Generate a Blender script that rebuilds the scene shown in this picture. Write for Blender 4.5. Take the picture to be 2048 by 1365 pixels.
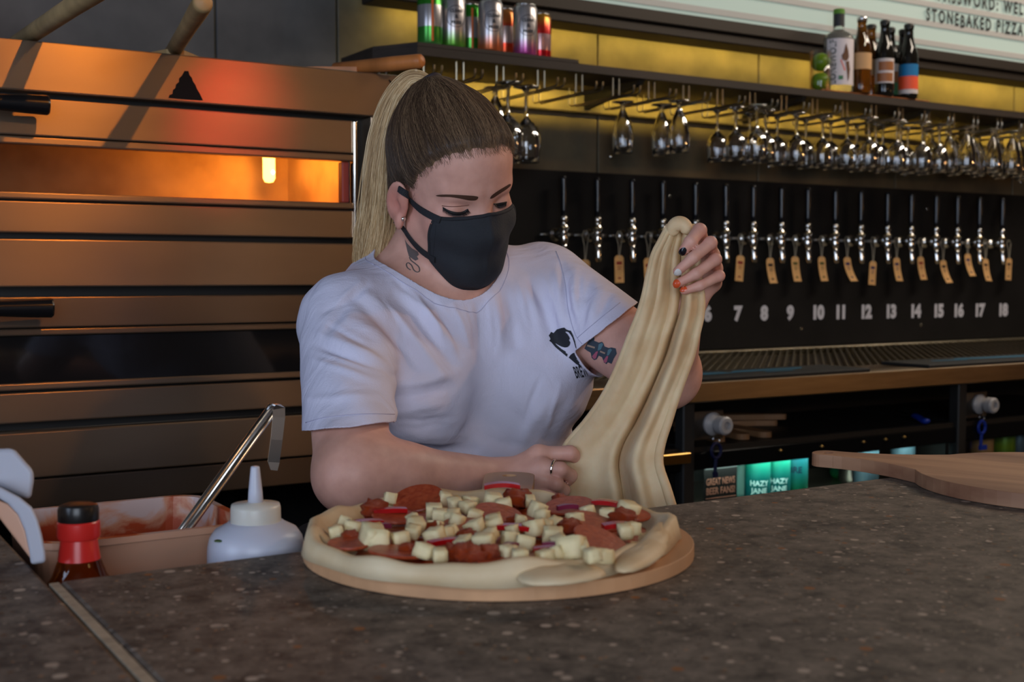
import bpy, bmesh, math, random
import numpy as np
from mathutils import Vector, Matrix, Euler
from mathutils.bvhtree import BVHTree
from mathutils import geometry as mgeo

for o in list(bpy.data.objects):
    bpy.data.objects.remove(o)
SC = bpy.context.scene
COL = SC.collection
R = math.radians
rnd = random.Random(7)

# ------------------------------------------------------------------ camera
F = 2450.0
YAW, PIT = R(31.6), R(3.1)
CAM = np.array([0.0, 0.0, 1.30])
fwd = np.array([math.sin(YAW)*math.cos(PIT), math.cos(YAW)*math.cos(PIT), -math.sin(PIT)])
rgt = np.array([math.cos(YAW), -math.sin(YAW), 0.0])
upv = np.cross(rgt, fwd)
cd = bpy.data.cameras.new('camera')
cd.sensor_width = 36.0
cd.lens = F/2048*36
cd.clip_start = 0.05
cd.dof.use_dof = True
cd.dof.focus_distance = 1.50
cd.dof.aperture_fstop = 8.0
cam = bpy.data.objects.new('camera', cd)
COL.objects.link(cam)
cam.location = CAM
cam.rotation_euler = (math.pi/2-PIT, 0, -YAW)
SC.camera = cam

# ------------------------------------------------------------------ colour management, world
SC.view_settings.view_transform = 'Standard'
SC.view_settings.look = 'None'
SC.view_settings.exposure = 0.0
SC.view_settings.gamma = 1.0
SC.view_settings.use_curve_mapping = False
w = bpy.data.worlds.new('world')
SC.world = w
w.use_nodes = True
w.node_tree.nodes['Background'].inputs[0].default_value = (0.55, 0.65, 0.9, 1)
w.node_tree.nodes['Background'].inputs[1].default_value = 0.6
SC.cycles.max_bounces = 10
SC.cycles.transmission_bounces = 10
SC.cycles.transparent_max_bounces = 12
SC.cycles.caustics_reflective = False
SC.cycles.caustics_refractive = False
SC.cycles.sample_clamp_indirect = 4.0

def look_at(o, tgt):
    d = Vector(tgt)-o.location
    o.rotation_euler = d.to_track_quat('-Z', 'Y').to_euler()

def area(name, loc, tgt, sx, sy, power, col):
    l = bpy.data.lights.new(name, 'AREA')
    l.shape = 'RECTANGLE'; l.size = sx; l.size_y = sy
    l.energy = power; l.color = col
    o = bpy.data.objects.new(name, l); COL.objects.link(o)
    o.location = loc; look_at(o, tgt)
    return o

def spot(name, loc, tgt, power, col, size=60, blend=0.6, rad=0.04):
    l = bpy.data.lights.new(name, 'SPOT')
    l.energy = power; l.color = col; l.spot_size = R(size); l.spot_blend = blend
    l.shadow_soft_size = rad
    o = bpy.data.objects.new(name, l); COL.objects.link(o)
    o.location = loc; look_at(o, tgt)
    return o

def point(name, loc, power, col, rad=0.05):
    l = bpy.data.lights.new(name, 'POINT')
    l.energy = power; l.color = col; l.shadow_soft_size = rad
    o = bpy.data.objects.new(name, l); COL.objects.link(o)
    o.location = loc
    return o

# daylight through the two front windows (windows sit in wall_front, Y = -2.6)
area('window_daylight', (-1.25, -2.5, 1.75), (0.6, 1.2, 1.1), 2.0, 1.9, 74, (0.78, 0.87, 1.0))
area('window_daylight.001', (-3.1, 0.3, 1.9), (1.0, 1.3, 1.2), 1.6, 1.6, 44, (0.60, 0.74, 1.0))
# warm lamps of the bar room, then added bulbs and fill
spot('oven_spot', (0.92, 0.25, 2.75), (0.36, 2.15, 1.74), 46, (1.0, 0.34, 0.04), 31, 1.0, 0.02)
spot('red_spot', (1.35, 0.35, 2.55), (0.735, 2.15, 1.56), 24, (1.0, 0.05, 0.03), 8, 1.0, 0.02)
spot('warm_spot_right', (3.3, 0.6, 2.7), (1.0, 1.25, 1.25), 45, (1.0, 0.5, 0.2), 50, 0.8, 0.06)

for i, (x_, y_, z_, e_) in enumerate(((1.15, -1.6, 2.25, 4), (1.9, -1.1, 2.25, 5), (2.7, -1.7, 2.3, 5), (4.7, -0.7, 1.75, 7), (5.5, -1.5, 1.75, 8), (6.2, -0.9, 1.75, 8))):
    point('added_warm_bulb' if i == 0 else 'added_warm_bulb.%03d' % i, (x_, y_, z_), e_, (1.0, 0.52, 0.20), 0.06)  # unseen bulbs, added for warm streaks in the brushed steel
area('tap_wall_fill', (4.1, 1.75, 3.1), (3.4, 2.98, 1.3), 3.0, 0.2, 44, (1.0, 0.86, 0.70))  # unseen, added to brighten tags and numbers on the tap wall

# ------------------------------------------------------------------ pixel -> point helpers (photo frame 2048 x 1365)
def ray(x, y): return fwd+rgt*(x-1024)/F-upv*(y-682.5)/F
def PD(x, y, d): return CAM+ray(x, y)*d
def PY(x, y, Y):
    r = ray(x, y); return CAM+r*(Y/r[1])
def PX(x, y, X):
    r = ray(x, y); return CAM+r*(X/r[0])
def PZ(x, y, Z):
    r = ray(x, y); return CAM+r*((Z-CAM[2])/r[2])
def proj(P):
    v = np.asarray(P, float)-CAM
    d = v@fwd
    return np.stack([1024+F*(v@rgt)/d, 682.5-F*(v@upv)/d, d], -1)

# ------------------------------------------------------------------ object helpers
def tag(o, label=None, cat=None, group=None, kind=None):
    if label: o['label'] = label
    if cat: o['category'] = cat
    if group: o['group'] = group
    if kind: o['kind'] = kind
    return o

def empty(name, loc=(0, 0, 0), rz=0.0, label=None, cat=None, group=None):
    o = bpy.data.objects.new(name, None)
    o.empty_display_size = 0.05
    COL.objects.link(o)
    o.location = loc; o.rotation_euler = (0, 0, rz)
    return tag(o, label, cat, group)

def link(name, me, mat=None, parent=None, smooth=False, kind=None, label=None, loc=None, rot=None):
    if mat is not None:
        if isinstance(mat, (list, tuple)):
            for m in mat: me.materials.append(m)
        else:
            me.materials.append(mat)
    if smooth:
        me.polygons.foreach_set('use_smooth', [True]*len(me.polygons))
    o = bpy.data.objects.new(name, me)
    COL.objects.link(o)
    if parent is not None: o.parent = parent
    if loc is not None: o.location = loc
    if rot is not None: o.rotation_euler = rot
    tag(o, label, None, None, kind)
    return o

def copy_tree(o, parent=None):
    kids = [c for c in o.children]
    c = o.copy(); COL.objects.link(c)
    if parent is not None: c.parent = parent
    for k in kids: copy_tree(k, c)
    return c

def set_tree(o, loc, rz=0.0, label=None, group=None):
    o.location = loc; o.rotation_euler = (0, 0, rz)
    if label: o['label'] = label
    if group: o['group'] = group
    return o

class MB:
    """collects simple solids into one mesh"""
    def __init__(s): s.v = []; s.f = []; s.mi = []; s.cm = 0
    def add(s, vs, fs):
        b = len(s.v)
        s.v += [tuple(map(float, p)) for p in vs]
        s.f += [tuple(b+i for i in f) for f in fs]
        s.mi += [s.cm]*len(fs)
        return s
    def box(s, a, b, M=None):
        x0, y0, z0 = a; x1, y1, z1 = b
        vs = [(x0,y0,z0),(x1,y0,z0),(x1,y1,z0),(x0,y1,z0),(x0,y0,z1),(x1,y0,z1),(x1,y1,z1),(x0,y1,z1)]
        if M is not None: vs = [M@Vector(p) for p in vs]
        return s.add(vs, [(3,2,1,0),(4,5,6,7),(0,1,5,4),(1,2,6,5),(2,3,7,6),(3,0,4,7)])
    def bbox(s, a, b, r=0.003, seg=2):
        bm = bmesh.new()
        bmesh.ops.create_cube(bm, size=1.0)
        for v in bm.verts:
            v.co = Vector([(a[i]+b[i])/2+v.co[i]*(b[i]-a[i]) for i in range(3)])
        bmesh.ops.bevel(bm, geom=bm.edges[:], offset=r, segments=seg, affect='EDGES', profile=0.5)
        bm.verts.index_update()
        s.add([v.co for v in bm.verts], [[v.index for v in f.verts] for f in bm.faces])
        bm.free(); return s
    def lathe(s, prof, n=24, c=(0,0,0), M=None, cap=True):
        vs = []; fs = []
        for r, z in prof:
            for k in range(n):
                a = 2*math.pi*k/n
                vs.append(Vector((r*math.cos(a), r*math.sin(a), z)))
        for i in range(len(prof)-1):
            for k in range(n):
                k2 = (k+1) % n
                fs.append((i*n+k, i*n+k2, (i+1)*n+k2, (i+1)*n+k))
        if cap:
            if prof[0][0] > 1e-5: fs.append(tuple(range(n))[::-1])
            if prof[-1][0] > 1e-5: fs.append(tuple((len(prof)-1)*n+k for k in range(n)))
        if M is not None: vs = [M@p for p in vs]
        vs = [(p[0]+c[0], p[1]+c[1], p[2]+c[2]) for p in vs]
        return s.add(vs, fs)
    def tube(s, pts, r, n=8, cap=True, flat=None):
        pts = [Vector(p) for p in pts]
        m = len(pts)
        rs = r if isinstance(r, (list, tuple)) else [r]*m
        vs = []; fs = []
        t0 = (pts[1]-pts[0]).normalized()
        ref = Vector((0, 0, 1)) if abs(t0.z) < 0.9 else Vector((1, 0, 0))
        x = t0.cross(ref).normalized()
        for i in range(m):
            t = (pts[min(i+1, m-1)]-pts[max(i-1, 0)]).normalized()
            x = (x-t*x.dot(t)).normalized()
            y = t.cross(x)
            for k in range(n):
                a = 2*math.pi*k/n
                fx, fy = (flat if flat else (1, 1))
                vs.append(pts[i]+x*math.cos(a)*rs[i]*fx+y*math.sin(a)*rs[i]*fy)
        for i in range(m-1):
            for k in range(n):
                k2 = (k+1) % n
                fs.append((i*n+k, i*n+k2, (i+1)*n+k2, (i+1)*n+k))
        if cap:
            fs.append(tuple(range(n))[::-1]); fs.append(tuple((m-1)*n+k for k in range(n)))
        return s.add(vs, fs)
    def prism(s, poly, z0, z1, M=None):
        n = len(poly)
        vs = [Vector((p[0], p[1], z0)) for p in poly]+[Vector((p[0], p[1], z1)) for p in poly]
        if M is not None: vs = [M@p for p in vs]
        fs = [tuple(range(n))[::-1], tuple(range(n, 2*n))]
        for k in range(n): fs.append((k, (k+1) % n, n+(k+1) % n, n+k))
        return s.add(vs, fs)
    def mesh(s, name):
        me = bpy.data.meshes.new(name)
        me.from_pydata(s.v, [], s.f); me.update()
        if max(s.mi, default=0) > 0: me.polygons.foreach_set('material_index', s.mi)
        return me
    def build(s, name, mat=None, parent=None, smooth=False, **k):
        return link(name, s.mesh(name), mat, parent, smooth, **k)

def auto_smooth(o, ang=35):
    me = o.data
    me.polygons.foreach_set('use_smooth', [True]*len(me.polygons))
    bm = bmesh.new(); bm.from_mesh(me)
    c = math.cos(R(ang))
    for e in bm.edges:
        if len(e.link_faces) == 2 and e.link_faces[0].normal.dot(e.link_faces[1].normal) < c: e.smooth = False
    bm.to_mesh(me); bm.free()
    return o

def arr_mesh(name, V, Fc):
    me = bpy.data.meshes.new(name)
    me.from_pydata(np.asarray(V).tolist(), [], [tuple(f) for f in np.asarray(Fc).tolist()] if len(Fc) else [])
    me.update()
    return me

_fontcache = {}
def text_geo(s, size=1.0, bold=0.0, ext=0.0, xs=1.0, align='LEFT', space=1.0):
    """text as plain 2D mesh geometry (x right, y up)"""
    key = (s, size, bold, ext, xs, align, space)
    if key in _fontcache: return _fontcache[key]
    cu = bpy.data.curves.new('lettering', 'FONT')
    cu.body = s; cu.size = size; cu.offset = bold; cu.extrude = ext
    cu.align_x = align; cu.resolution_u = 3; cu.space_character = space
    o = bpy.data.objects.new('lettering', cu)
    COL.objects.link(o)
    dg = bpy.context.evaluated_depsgraph_get()
    me = bpy.data.meshes.new_from_object(o.evaluated_get(dg))
    v = [(p.co[0]*xs, p.co[1], p.co[2]) for p in me.vertices]
    f = [tuple(p.vertices) for p in me.polygons]
    bpy.data.objects.remove(o); bpy.data.curves.remove(cu); bpy.data.meshes.remove(me)
    _fontcache[key] = (v, f)
    return v, f

def text_flat(mb, s, O, ex, ey, **k):
    v, f = text_geo(s, **k)
    O = Vector(O); ex = Vector(ex).normalized(); ey = Vector(ey).normalized(); n = ex.cross(ey)
    mb.add([O+ex*p[0]+ey*p[1]+n*p[2] for p in v], f)

def text_cyl(mb, s, rad, z, a0, up=True, **k):
    """text wrapped on a cylinder about +Z, centred at angle a0"""
    v, f = text_geo(s, align='CENTER', **k)
    out = []
    for p in v:
        x, y = (p[0], p[1]) if up else (-p[1], p[0])
        a = a0+x/rad
        out.append((rad*math.cos(a), rad*math.sin(a), z+y))
    mb.add(out, f)

def cyl_patch(mb, rad, z0, z1, a0, a1, n=16):
    vs = []; fs = []
    for i in range(n+1):
        a = a0+(a1-a0)*i/n
        vs += [(rad*math.cos(a), rad*math.sin(a), z0), (rad*math.cos(a), rad*math.sin(a), z1)]
    for i in range(n): fs.append((2*i, 2*i+2, 2*i+3, 2*i+1))
    mb.add(vs, fs)

# ------------------------------------------------------------------ materials
def srgb(r, g, b):
    def c(u):
        u /= 255.0
        return u/12.92 if u <= 0.04045 else ((u+0.055)/1.055)**2.4
    return (c(r), c(g), c(b), 1.0)

def thin_glass(name, tint=(1, 1, 1, 1), refl=0.10, rough=0.03):
    """a thin pane: mostly clear, a little mirror"""
    m = bpy.data.materials.new(name); m.use_nodes = True
    nt = m.node_tree; N, L = nt.nodes, nt.links
    N.remove(N['Principled BSDF'])
    t = N.new('ShaderNodeBsdfTransparent'); t.inputs['Color'].default_value = tint
    g = N.new('ShaderNodeBsdfGlossy'); g.inputs['Roughness'].default_value = rough
    fr = N.new('ShaderNodeLayerWeight'); fr.inputs['Blend'].default_value = 0.25
    mr = N.new('ShaderNodeMapRange'); mr.inputs['To Min'].default_value = refl*0.5; mr.inputs['To Max'].default_value = min(1, refl*6)
    L.new(fr.outputs['Fresnel'], mr.inputs['Value'])
    mx = N.new('ShaderNodeMixShader'); L.new(mr.outputs['Result'], mx.inputs[0]); L.new(t.outputs[0], mx.inputs[1]); L.new(g.outputs[0], mx.inputs[2])
    L.new(mx.outputs[0], N['Material Output'].inputs['Surface'])
    return m

def base_mat(name):
    m = bpy.data.materials.new(name); m.use_nodes = True
    nt = m.node_tree
    return m, nt, nt.nodes['Principled BSDF']

def mk(name, col, rough=0.5, metal=0.0, var=0.0, scale=30.0, bump=0.0, bscale=60.0, stretch=None, aniso=0.0,
       emit=None, estr=0.0, trans=0.0, ior=1.45, sss=0.0, coat=0.0, spec=0.5, col2=None, detail=6.0, rvar=0.0):
    m, nt, b = base_mat(name)
    N, L = nt.nodes, nt.links
    b.inputs['Base Color'].default_value = col
    b.inputs['Roughness'].default_value = rough
    b.inputs['Metallic'].default_value = metal
    b.inputs['Specular IOR Level'].default_value = spec
    b.inputs['IOR'].default_value = ior
    b.inputs['Transmission Weight'].default_value = trans
    b.inputs['Coat Weight'].default_value = coat
    if aniso:
        b.inputs['Anisotropic'].default_value = aniso
        b.inputs['Anisotropic Rotation'].default_value = 0.25
    if sss:
        b.inputs['Subsurface Weight'].default_value = sss
        b.inputs['Subsurface Radius'].default_value = (0.012, 0.005, 0.003)
        b.inputs['Subsurface Scale'].default_value = 0.5
    if emit is not None:
        b.inputs['Emission Color'].default_value = emit
        b.inputs['Emission Strength'].default_value = estr
    co = None
    if var or bump or rvar or col2 is not None:
        tc = N.new('ShaderNodeTexCoord'); mp = N.new('ShaderNodeMapping')
        L.new(tc.outputs['Object'], mp.inputs['Vector'])
        if stretch: mp.inputs['Scale'].default_value = stretch
        co = mp.outputs['Vector']
    if var or col2 is not None:
        nz = N.new('ShaderNodeTexNoise'); nz.inputs['Scale'].default_value = scale; nz.inputs['Detail'].default_value = detail
        L.new(co, nz.inputs['Vector'])
        rp = N.new('ShaderNodeValToRGB')
        c2 = col2 if col2 is not None else tuple(min(1, c*(1+var)) for c in col[:3])+(1,)
        c1 = col if col2 is not None else tuple(c*(1-var) for c in col[:3])+(1,)
        rp.color_ramp.elements[0].position = 0.32; rp.color_ramp.elements[0].color = c1
        rp.color_ramp.elements[1].position = 0.68; rp.color_ramp.elements[1].color = c2
        L.new(nz.outputs['Fac'], rp.inputs['Fac']); L.new(rp.outputs['Color'], b.inputs['Base Color'])
    if rvar:
        nz = N.new('ShaderNodeTexNoise'); nz.inputs['Scale'].default_value = scale*0.7; nz.inputs['Detail'].default_value = 5
        L.new(co, nz.inputs['Vector'])
        mr = N.new('ShaderNodeMapRange'); mr.inputs['From Min'].default_value = 0.3; mr.inputs['From Max'].default_value = 0.7
        mr.inputs['To Min'].default_value = max(0, rough-rvar); mr.inputs['To Max'].default_value = rough+rvar
        L.new(nz.outputs['Fac'], mr.inputs['Value']); L.new(mr.outputs['Result'], b.inputs['Roughness'])
    if bump:
        nz = N.new('ShaderNodeTexNoise'); nz.inputs['Scale'].default_value = bscale; nz.inputs['Detail'].default_value = 6
        L.new(co, nz.inputs['Vector'])
        bp = N.new('ShaderNodeBump'); bp.inputs['Strength'].default_value = bump; bp.inputs['Distance'].default_value = 0.002
        L.new(nz.outputs['Fac'], bp.inputs['Height']); L.new(bp.outputs['Normal'], b.inputs['Normal'])
    return m

BAR = 1.06            # height of the bar top
# ------------------------------------------------------------------ materials used by the setting
m_steel = mk('brushed_steel', (0.44, 0.33, 0.24, 1), 0.34, 0.88, var=0.05, scale=3, stretch=(1.0, 1.0, 4), aniso=0.8, rvar=0.06)  # brown base carries the orange lamplight tint of the stainless
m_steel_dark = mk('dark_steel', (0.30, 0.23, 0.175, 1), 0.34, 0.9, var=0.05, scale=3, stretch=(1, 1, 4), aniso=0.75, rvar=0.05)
m_black = mk('black_paint', (0.012, 0.011, 0.010, 1), 0.5)
m_black_gloss = mk('black_gloss', (0.006, 0.006, 0.006, 1), 0.12)
m_chrome = mk('chrome', (0.75, 0.73, 0.70, 1), 0.12, 1.0)
m_wall = mk('patina_metal', (0.10, 0.085, 0.06, 1), 0.55, 0.35, scale=5, bump=0.12, bscale=9, col2=(0.24, 0.19, 0.11, 1), rvar=0.1)
m_wall_grey = mk('grey_plaster', (0.070, 0.066, 0.066, 1), 0.75, 0.0, scale=5, col2=(0.14, 0.13, 0.125, 1), bump=0.2, bscale=14)
m_room = mk('dark_room_paint', (0.05, 0.04, 0.035, 1), 0.7, var=0.3, scale=2)
m_floor = mk('dark_floor', (0.05, 0.045, 0.04, 1), 0.5, var=0.4, scale=6)
m_shelf = mk('dark_timber', (0.030, 0.019, 0.013, 1), 0.6, var=0.4, scale=14, stretch=(0.15, 1, 1), bump=0.2, bscale=40)
m_copper = mk('copper', (0.62, 0.25, 0.10, 1), 0.35, 1.0, var=0.2, scale=20)

# ------------------------------------------------------------------ room shell
WY = 3.06
def room_box(name, a, b, mat):
    return tag(MB().box(a, b).build(name, mat), kind='structure')
room_box('floor', (-3.4, -2.8, -0.1), (7.4, 3.3, 0.0), m_floor)
room_box('ceiling', (-3.4, -2.8, 3.2), (7.4, 3.3, 3.3), m_room)
room_box('wall_right', (7.3, -2.8, 0), (7.4, 3.3, 3.2), m_room)
wb = room_box('wall_back', (-3.4, WY, 0), (7.4, WY+0.1, 3.2), m_wall)
# metal sheets of the back wall (joints between them)
xs = [-3.4, -0.35, 1.0, 1.33, 2.18, 2.83, 3.49, 4.15, 4.8, 5.6, 7.3]
for i in range(len(xs)-1):
    MB().bbox((xs[i]+0.003, WY-0.012, 0.0), (xs[i+1]-0.003, WY+0.001, 3.2), 0.002, 1).build('panel', m_wall_grey if xs[i+1] < 1.4 else m_wall, wb)
for x in xs[2:-2]:
    for z in (1.66, 1.79):
        MB().lathe([(0.008, 0), (0.007, 0.003), (0.003, 0.005), (0, 0.0055)], 10, M=Matrix.Translation((x+0.05, WY-0.0125, z))@Matrix.Rotation(R(90), 4, 'X')).build('rivet', m_chrome, wb, smooth=True)
# front wall with two tall windows and left wall with one, behind the camera
wf = empty('wall_front'); wf['kind'] = 'structure'
mb = MB()
mb.box((-3.4, -2.8, 0), (-2.3, -2.7, 3.2)); mb.box((-0.2, -2.8, 0), (7.4, -2.7, 3.2))
mb.box((-2.3, -2.8, 0), (-0.2, -2.7, 0.75)); mb.box((-2.3, -2.8, 2.75), (-0.2, -2.7, 3.2))
mb.build('wall_panel', m_room, wf)
wl = empty('wall_left'); wl['kind'] = 'structure'
mb = MB()
mb.box((-3.4, -2.8, 0), (-3.3, -0.55, 3.2)); mb.box((-3.4, 1.15, 0), (-3.3, 3.3, 3.2))
mb.box((-3.4, -0.55, 0), (-3.3, 1.15, 1.05)); mb.box((-3.4, -0.55, 2.75), (-3.3, 1.15, 3.2))
mb.build('wall_panel', m_room, wl)
for nm, a, b, ax in (('window_1', (-2.3, -2.76, 0.75), (-0.2, -2.72, 2.75), 0), ('window_2', (-3.36, -0.55, 1.05), (-3.32, 1.15, 2.75), 1)):
    wn = empty(nm); wn['kind'] = 'structure'
    mb = MB(); t = 0.05
    mb.box(a, (b[0] if ax == 0 else b[0], b[1] if ax == 1 else b[1], a[2]+t))
    mb.box((a[0], a[1], b[2]-t), b)
    for s in (0.0, 0.5, 1.0):
        if ax == 0:
            x = a[0]+(b[0]-a[0]-t)*s; mb.box((x, a[1], a[2]), (x+t, b[1], b[2]))
        else:
            y = a[1]+(b[1]-a[1]-t)*s; mb.box((a[0], y, a[2]), (b[0], y+t, b[2]))
    mb.build('window_frame', m_black, wn)

# ------------------------------------------------------------------ the bar
def terrazzo():
    m, nt, b = base_mat('exposed_aggregate_concrete')
    N, L = nt.nodes, nt.links
    tc = N.new('ShaderNodeTexCoord')
    nz = N.new('ShaderNodeTexNoise'); nz.inputs['Scale'].default_value = 42; nz.inputs['Detail'].default_value = 6; nz.inputs['Roughness'].default_value = 0.7
    L.new(tc.outputs['Object'], nz.inputs['Vector'])
    r0 = N.new('ShaderNodeValToRGB')
    e = r0.color_ramp.elements
    e[0].position = 0.33; e[0].color = srgb(58, 51, 48); e[1].position = 0.72; e[1].color = srgb(134, 123, 112)
    L.new(nz.outputs['Fac'], r0.inputs['Fac'])
    cur = r0.outputs['Color']
    for sc, th, w, ramp in ((210, 0.30, 0.10, [(0, srgb(150, 138, 124)), (0.35, srgb(70, 58, 50)), (0.6, srgb(60, 56, 54)), (0.85, srgb(160, 120, 84))]), (120, 0.30, 0.05, [(0, srgb(150, 140, 130)), (0.35, srgb(95, 70, 50)), (0.6, srgb(120, 108, 98)), (0.85, srgb(180, 165, 150))]),
                            (62, 0.27, 0.06, [(0, srgb(166, 150, 136)), (0.3, srgb(140, 92, 55)), (0.5, srgb(178, 163, 149)), (0.75, srgb(120, 110, 100))])):
        vo = N.new('ShaderNodeTexVoronoi'); vo.inputs['Scale'].default_value = sc
        L.new(tc.outputs['Object'], vo.inputs['Vector'])
        sp = N.new('ShaderNodeSeparateColor'); L.new(vo.outputs['Color'], sp.inputs['Color'])
        # stone size varies per cell and only part of the cells hold a bright stone
        rad = N.new('ShaderNodeMapRange'); rad.inputs['From Min'].default_value = 0.45; rad.inputs['From Max'].default_value = 1.0
        rad.inputs['To Min'].default_value = 0.02; rad.inputs['To Max'].default_value = th+0.07
        L.new(sp.outputs['Red'], rad.inputs['Value'])
        sub = N.new('ShaderNodeMath'); sub.operation = 'SUBTRACT'
        L.new(rad.outputs['Result'], sub.inputs[0]); L.new(vo.outputs['Distance'], sub.inputs[1])
        mr = N.new('ShaderNodeMapRange'); mr.inputs['From Min'].default_value = 0.0; mr.inputs['From Max'].default_value = w
        L.new(sub.outputs[0], mr.inputs['Value'])
        rc = N.new('ShaderNodeValToRGB'); rc.color_ramp.interpolation = 'CONSTANT'
        el = rc.color_ramp.elements
        el[0].position = ramp[0][0]; el[0].color = ramp[0][1]; el[1].position = ramp[1][0]; el[1].color = ramp[1][1]
        for p, c in ramp[2:]:
            q = el.new(p); q.color = c
        L.new(sp.outputs['Green'], rc.inputs['Fac'])
        mx = N.new('ShaderNodeMix'); mx.data_type = 'RGBA'
        L.new(mr.outputs['Result'], mx.inputs['Factor'])
        L.new(cur, mx.inputs[6]); L.new(rc.outputs['Color'], mx.inputs[7])
        cur = mx.outputs[2]
    L.new(cur, b.inputs['Base Color'])
    n2 = N.new('ShaderNodeTexNoise'); n2.inputs['Scale'].default_value = 160; n2.inputs['Detail'].default_value = 3
    L.new(tc.outputs['Object'], n2.inputs['Vector'])
    bp = N.new('ShaderNodeBump'); bp.inputs['Strength'].default_value = 0.12; bp.inputs['Distance'].default_value = 0.001
    L.new(n2.outputs['Fac'], bp.inputs['Height']); L.new(bp.outputs['Normal'], b.inputs['Normal'])
    b.inputs['Roughness'].default_value = 0.6
    b.inputs['Specular IOR Level'].default_value = 0.25
    return m
m_terr = terrazzo()
m_strip = mk('pale_joint', srgb(168, 154, 134), 0.6, 0.0, var=0.2, scale=80)
m_barfront = mk('bar_front_boards', (0.05, 0.04, 0.035, 1), 0.6, var=0.3, scale=20)

bar = empty('bar_counter', (0.6, 0.6, 0), label='long speckled concrete bar counter with an L shaped return on the left', cat='counter')
def local(p): return (p[0]-0.6, p[1]-0.6, p[2])
MB().bbox(local((0.1945, 0.10, BAR-0.05)), local((4.2, 0.995, BAR)), 0.004, 2).build('slab', m_terr, bar)
MB().bbox(local((-1.9, 0.10, BAR-0.05)), local((0.186, 1.95, BAR)), 0.004, 2).build('slab', m_terr, bar)
MB().box(local((0.187, 0.10, BAR-0.05)), local((0.194, 0.992, BAR-0.0004))).build('joint_strip', m_strip, bar)
MB().box(local((0.0, 0.28, 0.0)), local((4.1, 0.62, BAR-0.05))).build('bar_front', m_barfront, bar)
MB().box(local((-1.85, 0.28, 0.0)), local((0.0, 1.8, BAR-0.05))).build('bar_front', m_barfront, bar)
# prep shelf behind the bar on which the tubs and bottles stand
PREP = BAR-0.17
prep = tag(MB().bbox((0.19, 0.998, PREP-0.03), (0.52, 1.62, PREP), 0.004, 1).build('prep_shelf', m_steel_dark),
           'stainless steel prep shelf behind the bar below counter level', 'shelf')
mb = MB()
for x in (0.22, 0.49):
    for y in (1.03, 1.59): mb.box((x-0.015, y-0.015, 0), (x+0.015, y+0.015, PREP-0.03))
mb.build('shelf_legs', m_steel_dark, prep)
# ------------------------------------------------------------------ pizza oven
OY = 2.15
OX0, OX1 = -0.32, 1.062
def zl(y): return float(PY(300, y, OY)[2])
m_ovglass = thin_glass('oven_glass', (0.9, 0.85, 0.8, 1), 0.02)
m_ovglass_dark = mk('smoked_glass', (0.010, 0.009, 0.009, 1), 0.06, 0.0, spec=0.6)
m_chamber = mk('baked_chamber_steel', (0.62, 0.45, 0.28, 1), 0.6, 0.25, scale=7, col2=(0.34, 0.22, 0.13, 1), bump=0.2, bscale=30)
m_bulb = mk('lamp_glow', (1, 0.6, 0.2, 1), 0.3, emit=(1, 0.55, 0.10, 1), estr=9.0)
m_bulb_hot = mk('lamp_filament', (1, 0.8, 0.4, 1), 0.3, emit=(1, 0.8, 0.35, 1), estr=30.0)
m_red = mk('seal_red', srgb(170, 70, 60), 0.5)
m_handle = mk('black_plastic', (0.008, 0.008, 0.009, 1), 0.22)
m_mark = mk('black_print', (0.010, 0.009, 0.009, 1), 0.9, spec=0.1)

oven = empty('pizza_oven', (0.4, OY, 0), label='tall stainless double deck pizza oven glowing orange on the left', cat='oven')
def ol(x, y, z): return (x-0.4, y-OY, z)
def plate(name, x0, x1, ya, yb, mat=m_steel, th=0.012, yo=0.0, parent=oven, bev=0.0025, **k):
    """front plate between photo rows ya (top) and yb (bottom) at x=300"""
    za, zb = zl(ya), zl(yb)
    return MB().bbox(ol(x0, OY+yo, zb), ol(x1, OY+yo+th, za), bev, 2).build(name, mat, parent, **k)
ZT, ZB = zl(106), zl(1000)
ODX = float(PY(704, 300, OY)[0])          # right edge of the doors
OGX = float(PY(736, 240, OY)[0])          # right edge of the black gap
c1t, c1b = ZT-0.045, zl(398)
# body : back, sides, decks around an open chamber (upper) - lower deck closed
mb = MB()
mb.box(ol(OX0, OY+0.04, zl(480)), ol(OX1, OY+0.80, c1b-0.012))
mb.box(ol(OX0, OY+0.04, c1t+0.012), ol(OX1, OY+0.80, ZT-0.001))
mb.box(ol(OX0, OY+0.04, c1b-0.012), ol(OX0+0.14, OY+0.80, c1t+0.012))
mb.box(ol(OX1-0.03, OY+0.04, c1b-0.012), ol(OX1, OY+0.80, c1t+0.012))
mb.box(ol(OX0+0.14, OY+0.50, c1b-0.012), ol(OX1-0.03, OY+0.80, c1t+0.012))
mb.box(ol(OX0, OY+0.04, ZB), ol(OX1, OY+0.80, zl(480)))
mb.build('oven_body', m_black, oven)
ch = MB()
a, b = ol(OX0+0.14, OY+0.045, c1b-0.010), ol(OX1-0.031, OY+0.495, c1t+0.010)
x0, y0, z0 = a; x1, y1, z1 = b
ch.add([(x0,y0,z0),(x1,y0,z0),(x1,y1,z0),(x0,y1,z0),(x0,y0,z1),(x1,y0,z1),(x1,y1,z1),(x0,y1,z1)],
       [(0,1,2,3),(4,7,6,5),(1,5,6,2),(2,6,7,3),(3,7,4,0)])
ch.build('baking_chamber', m_chamber, oven)
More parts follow.
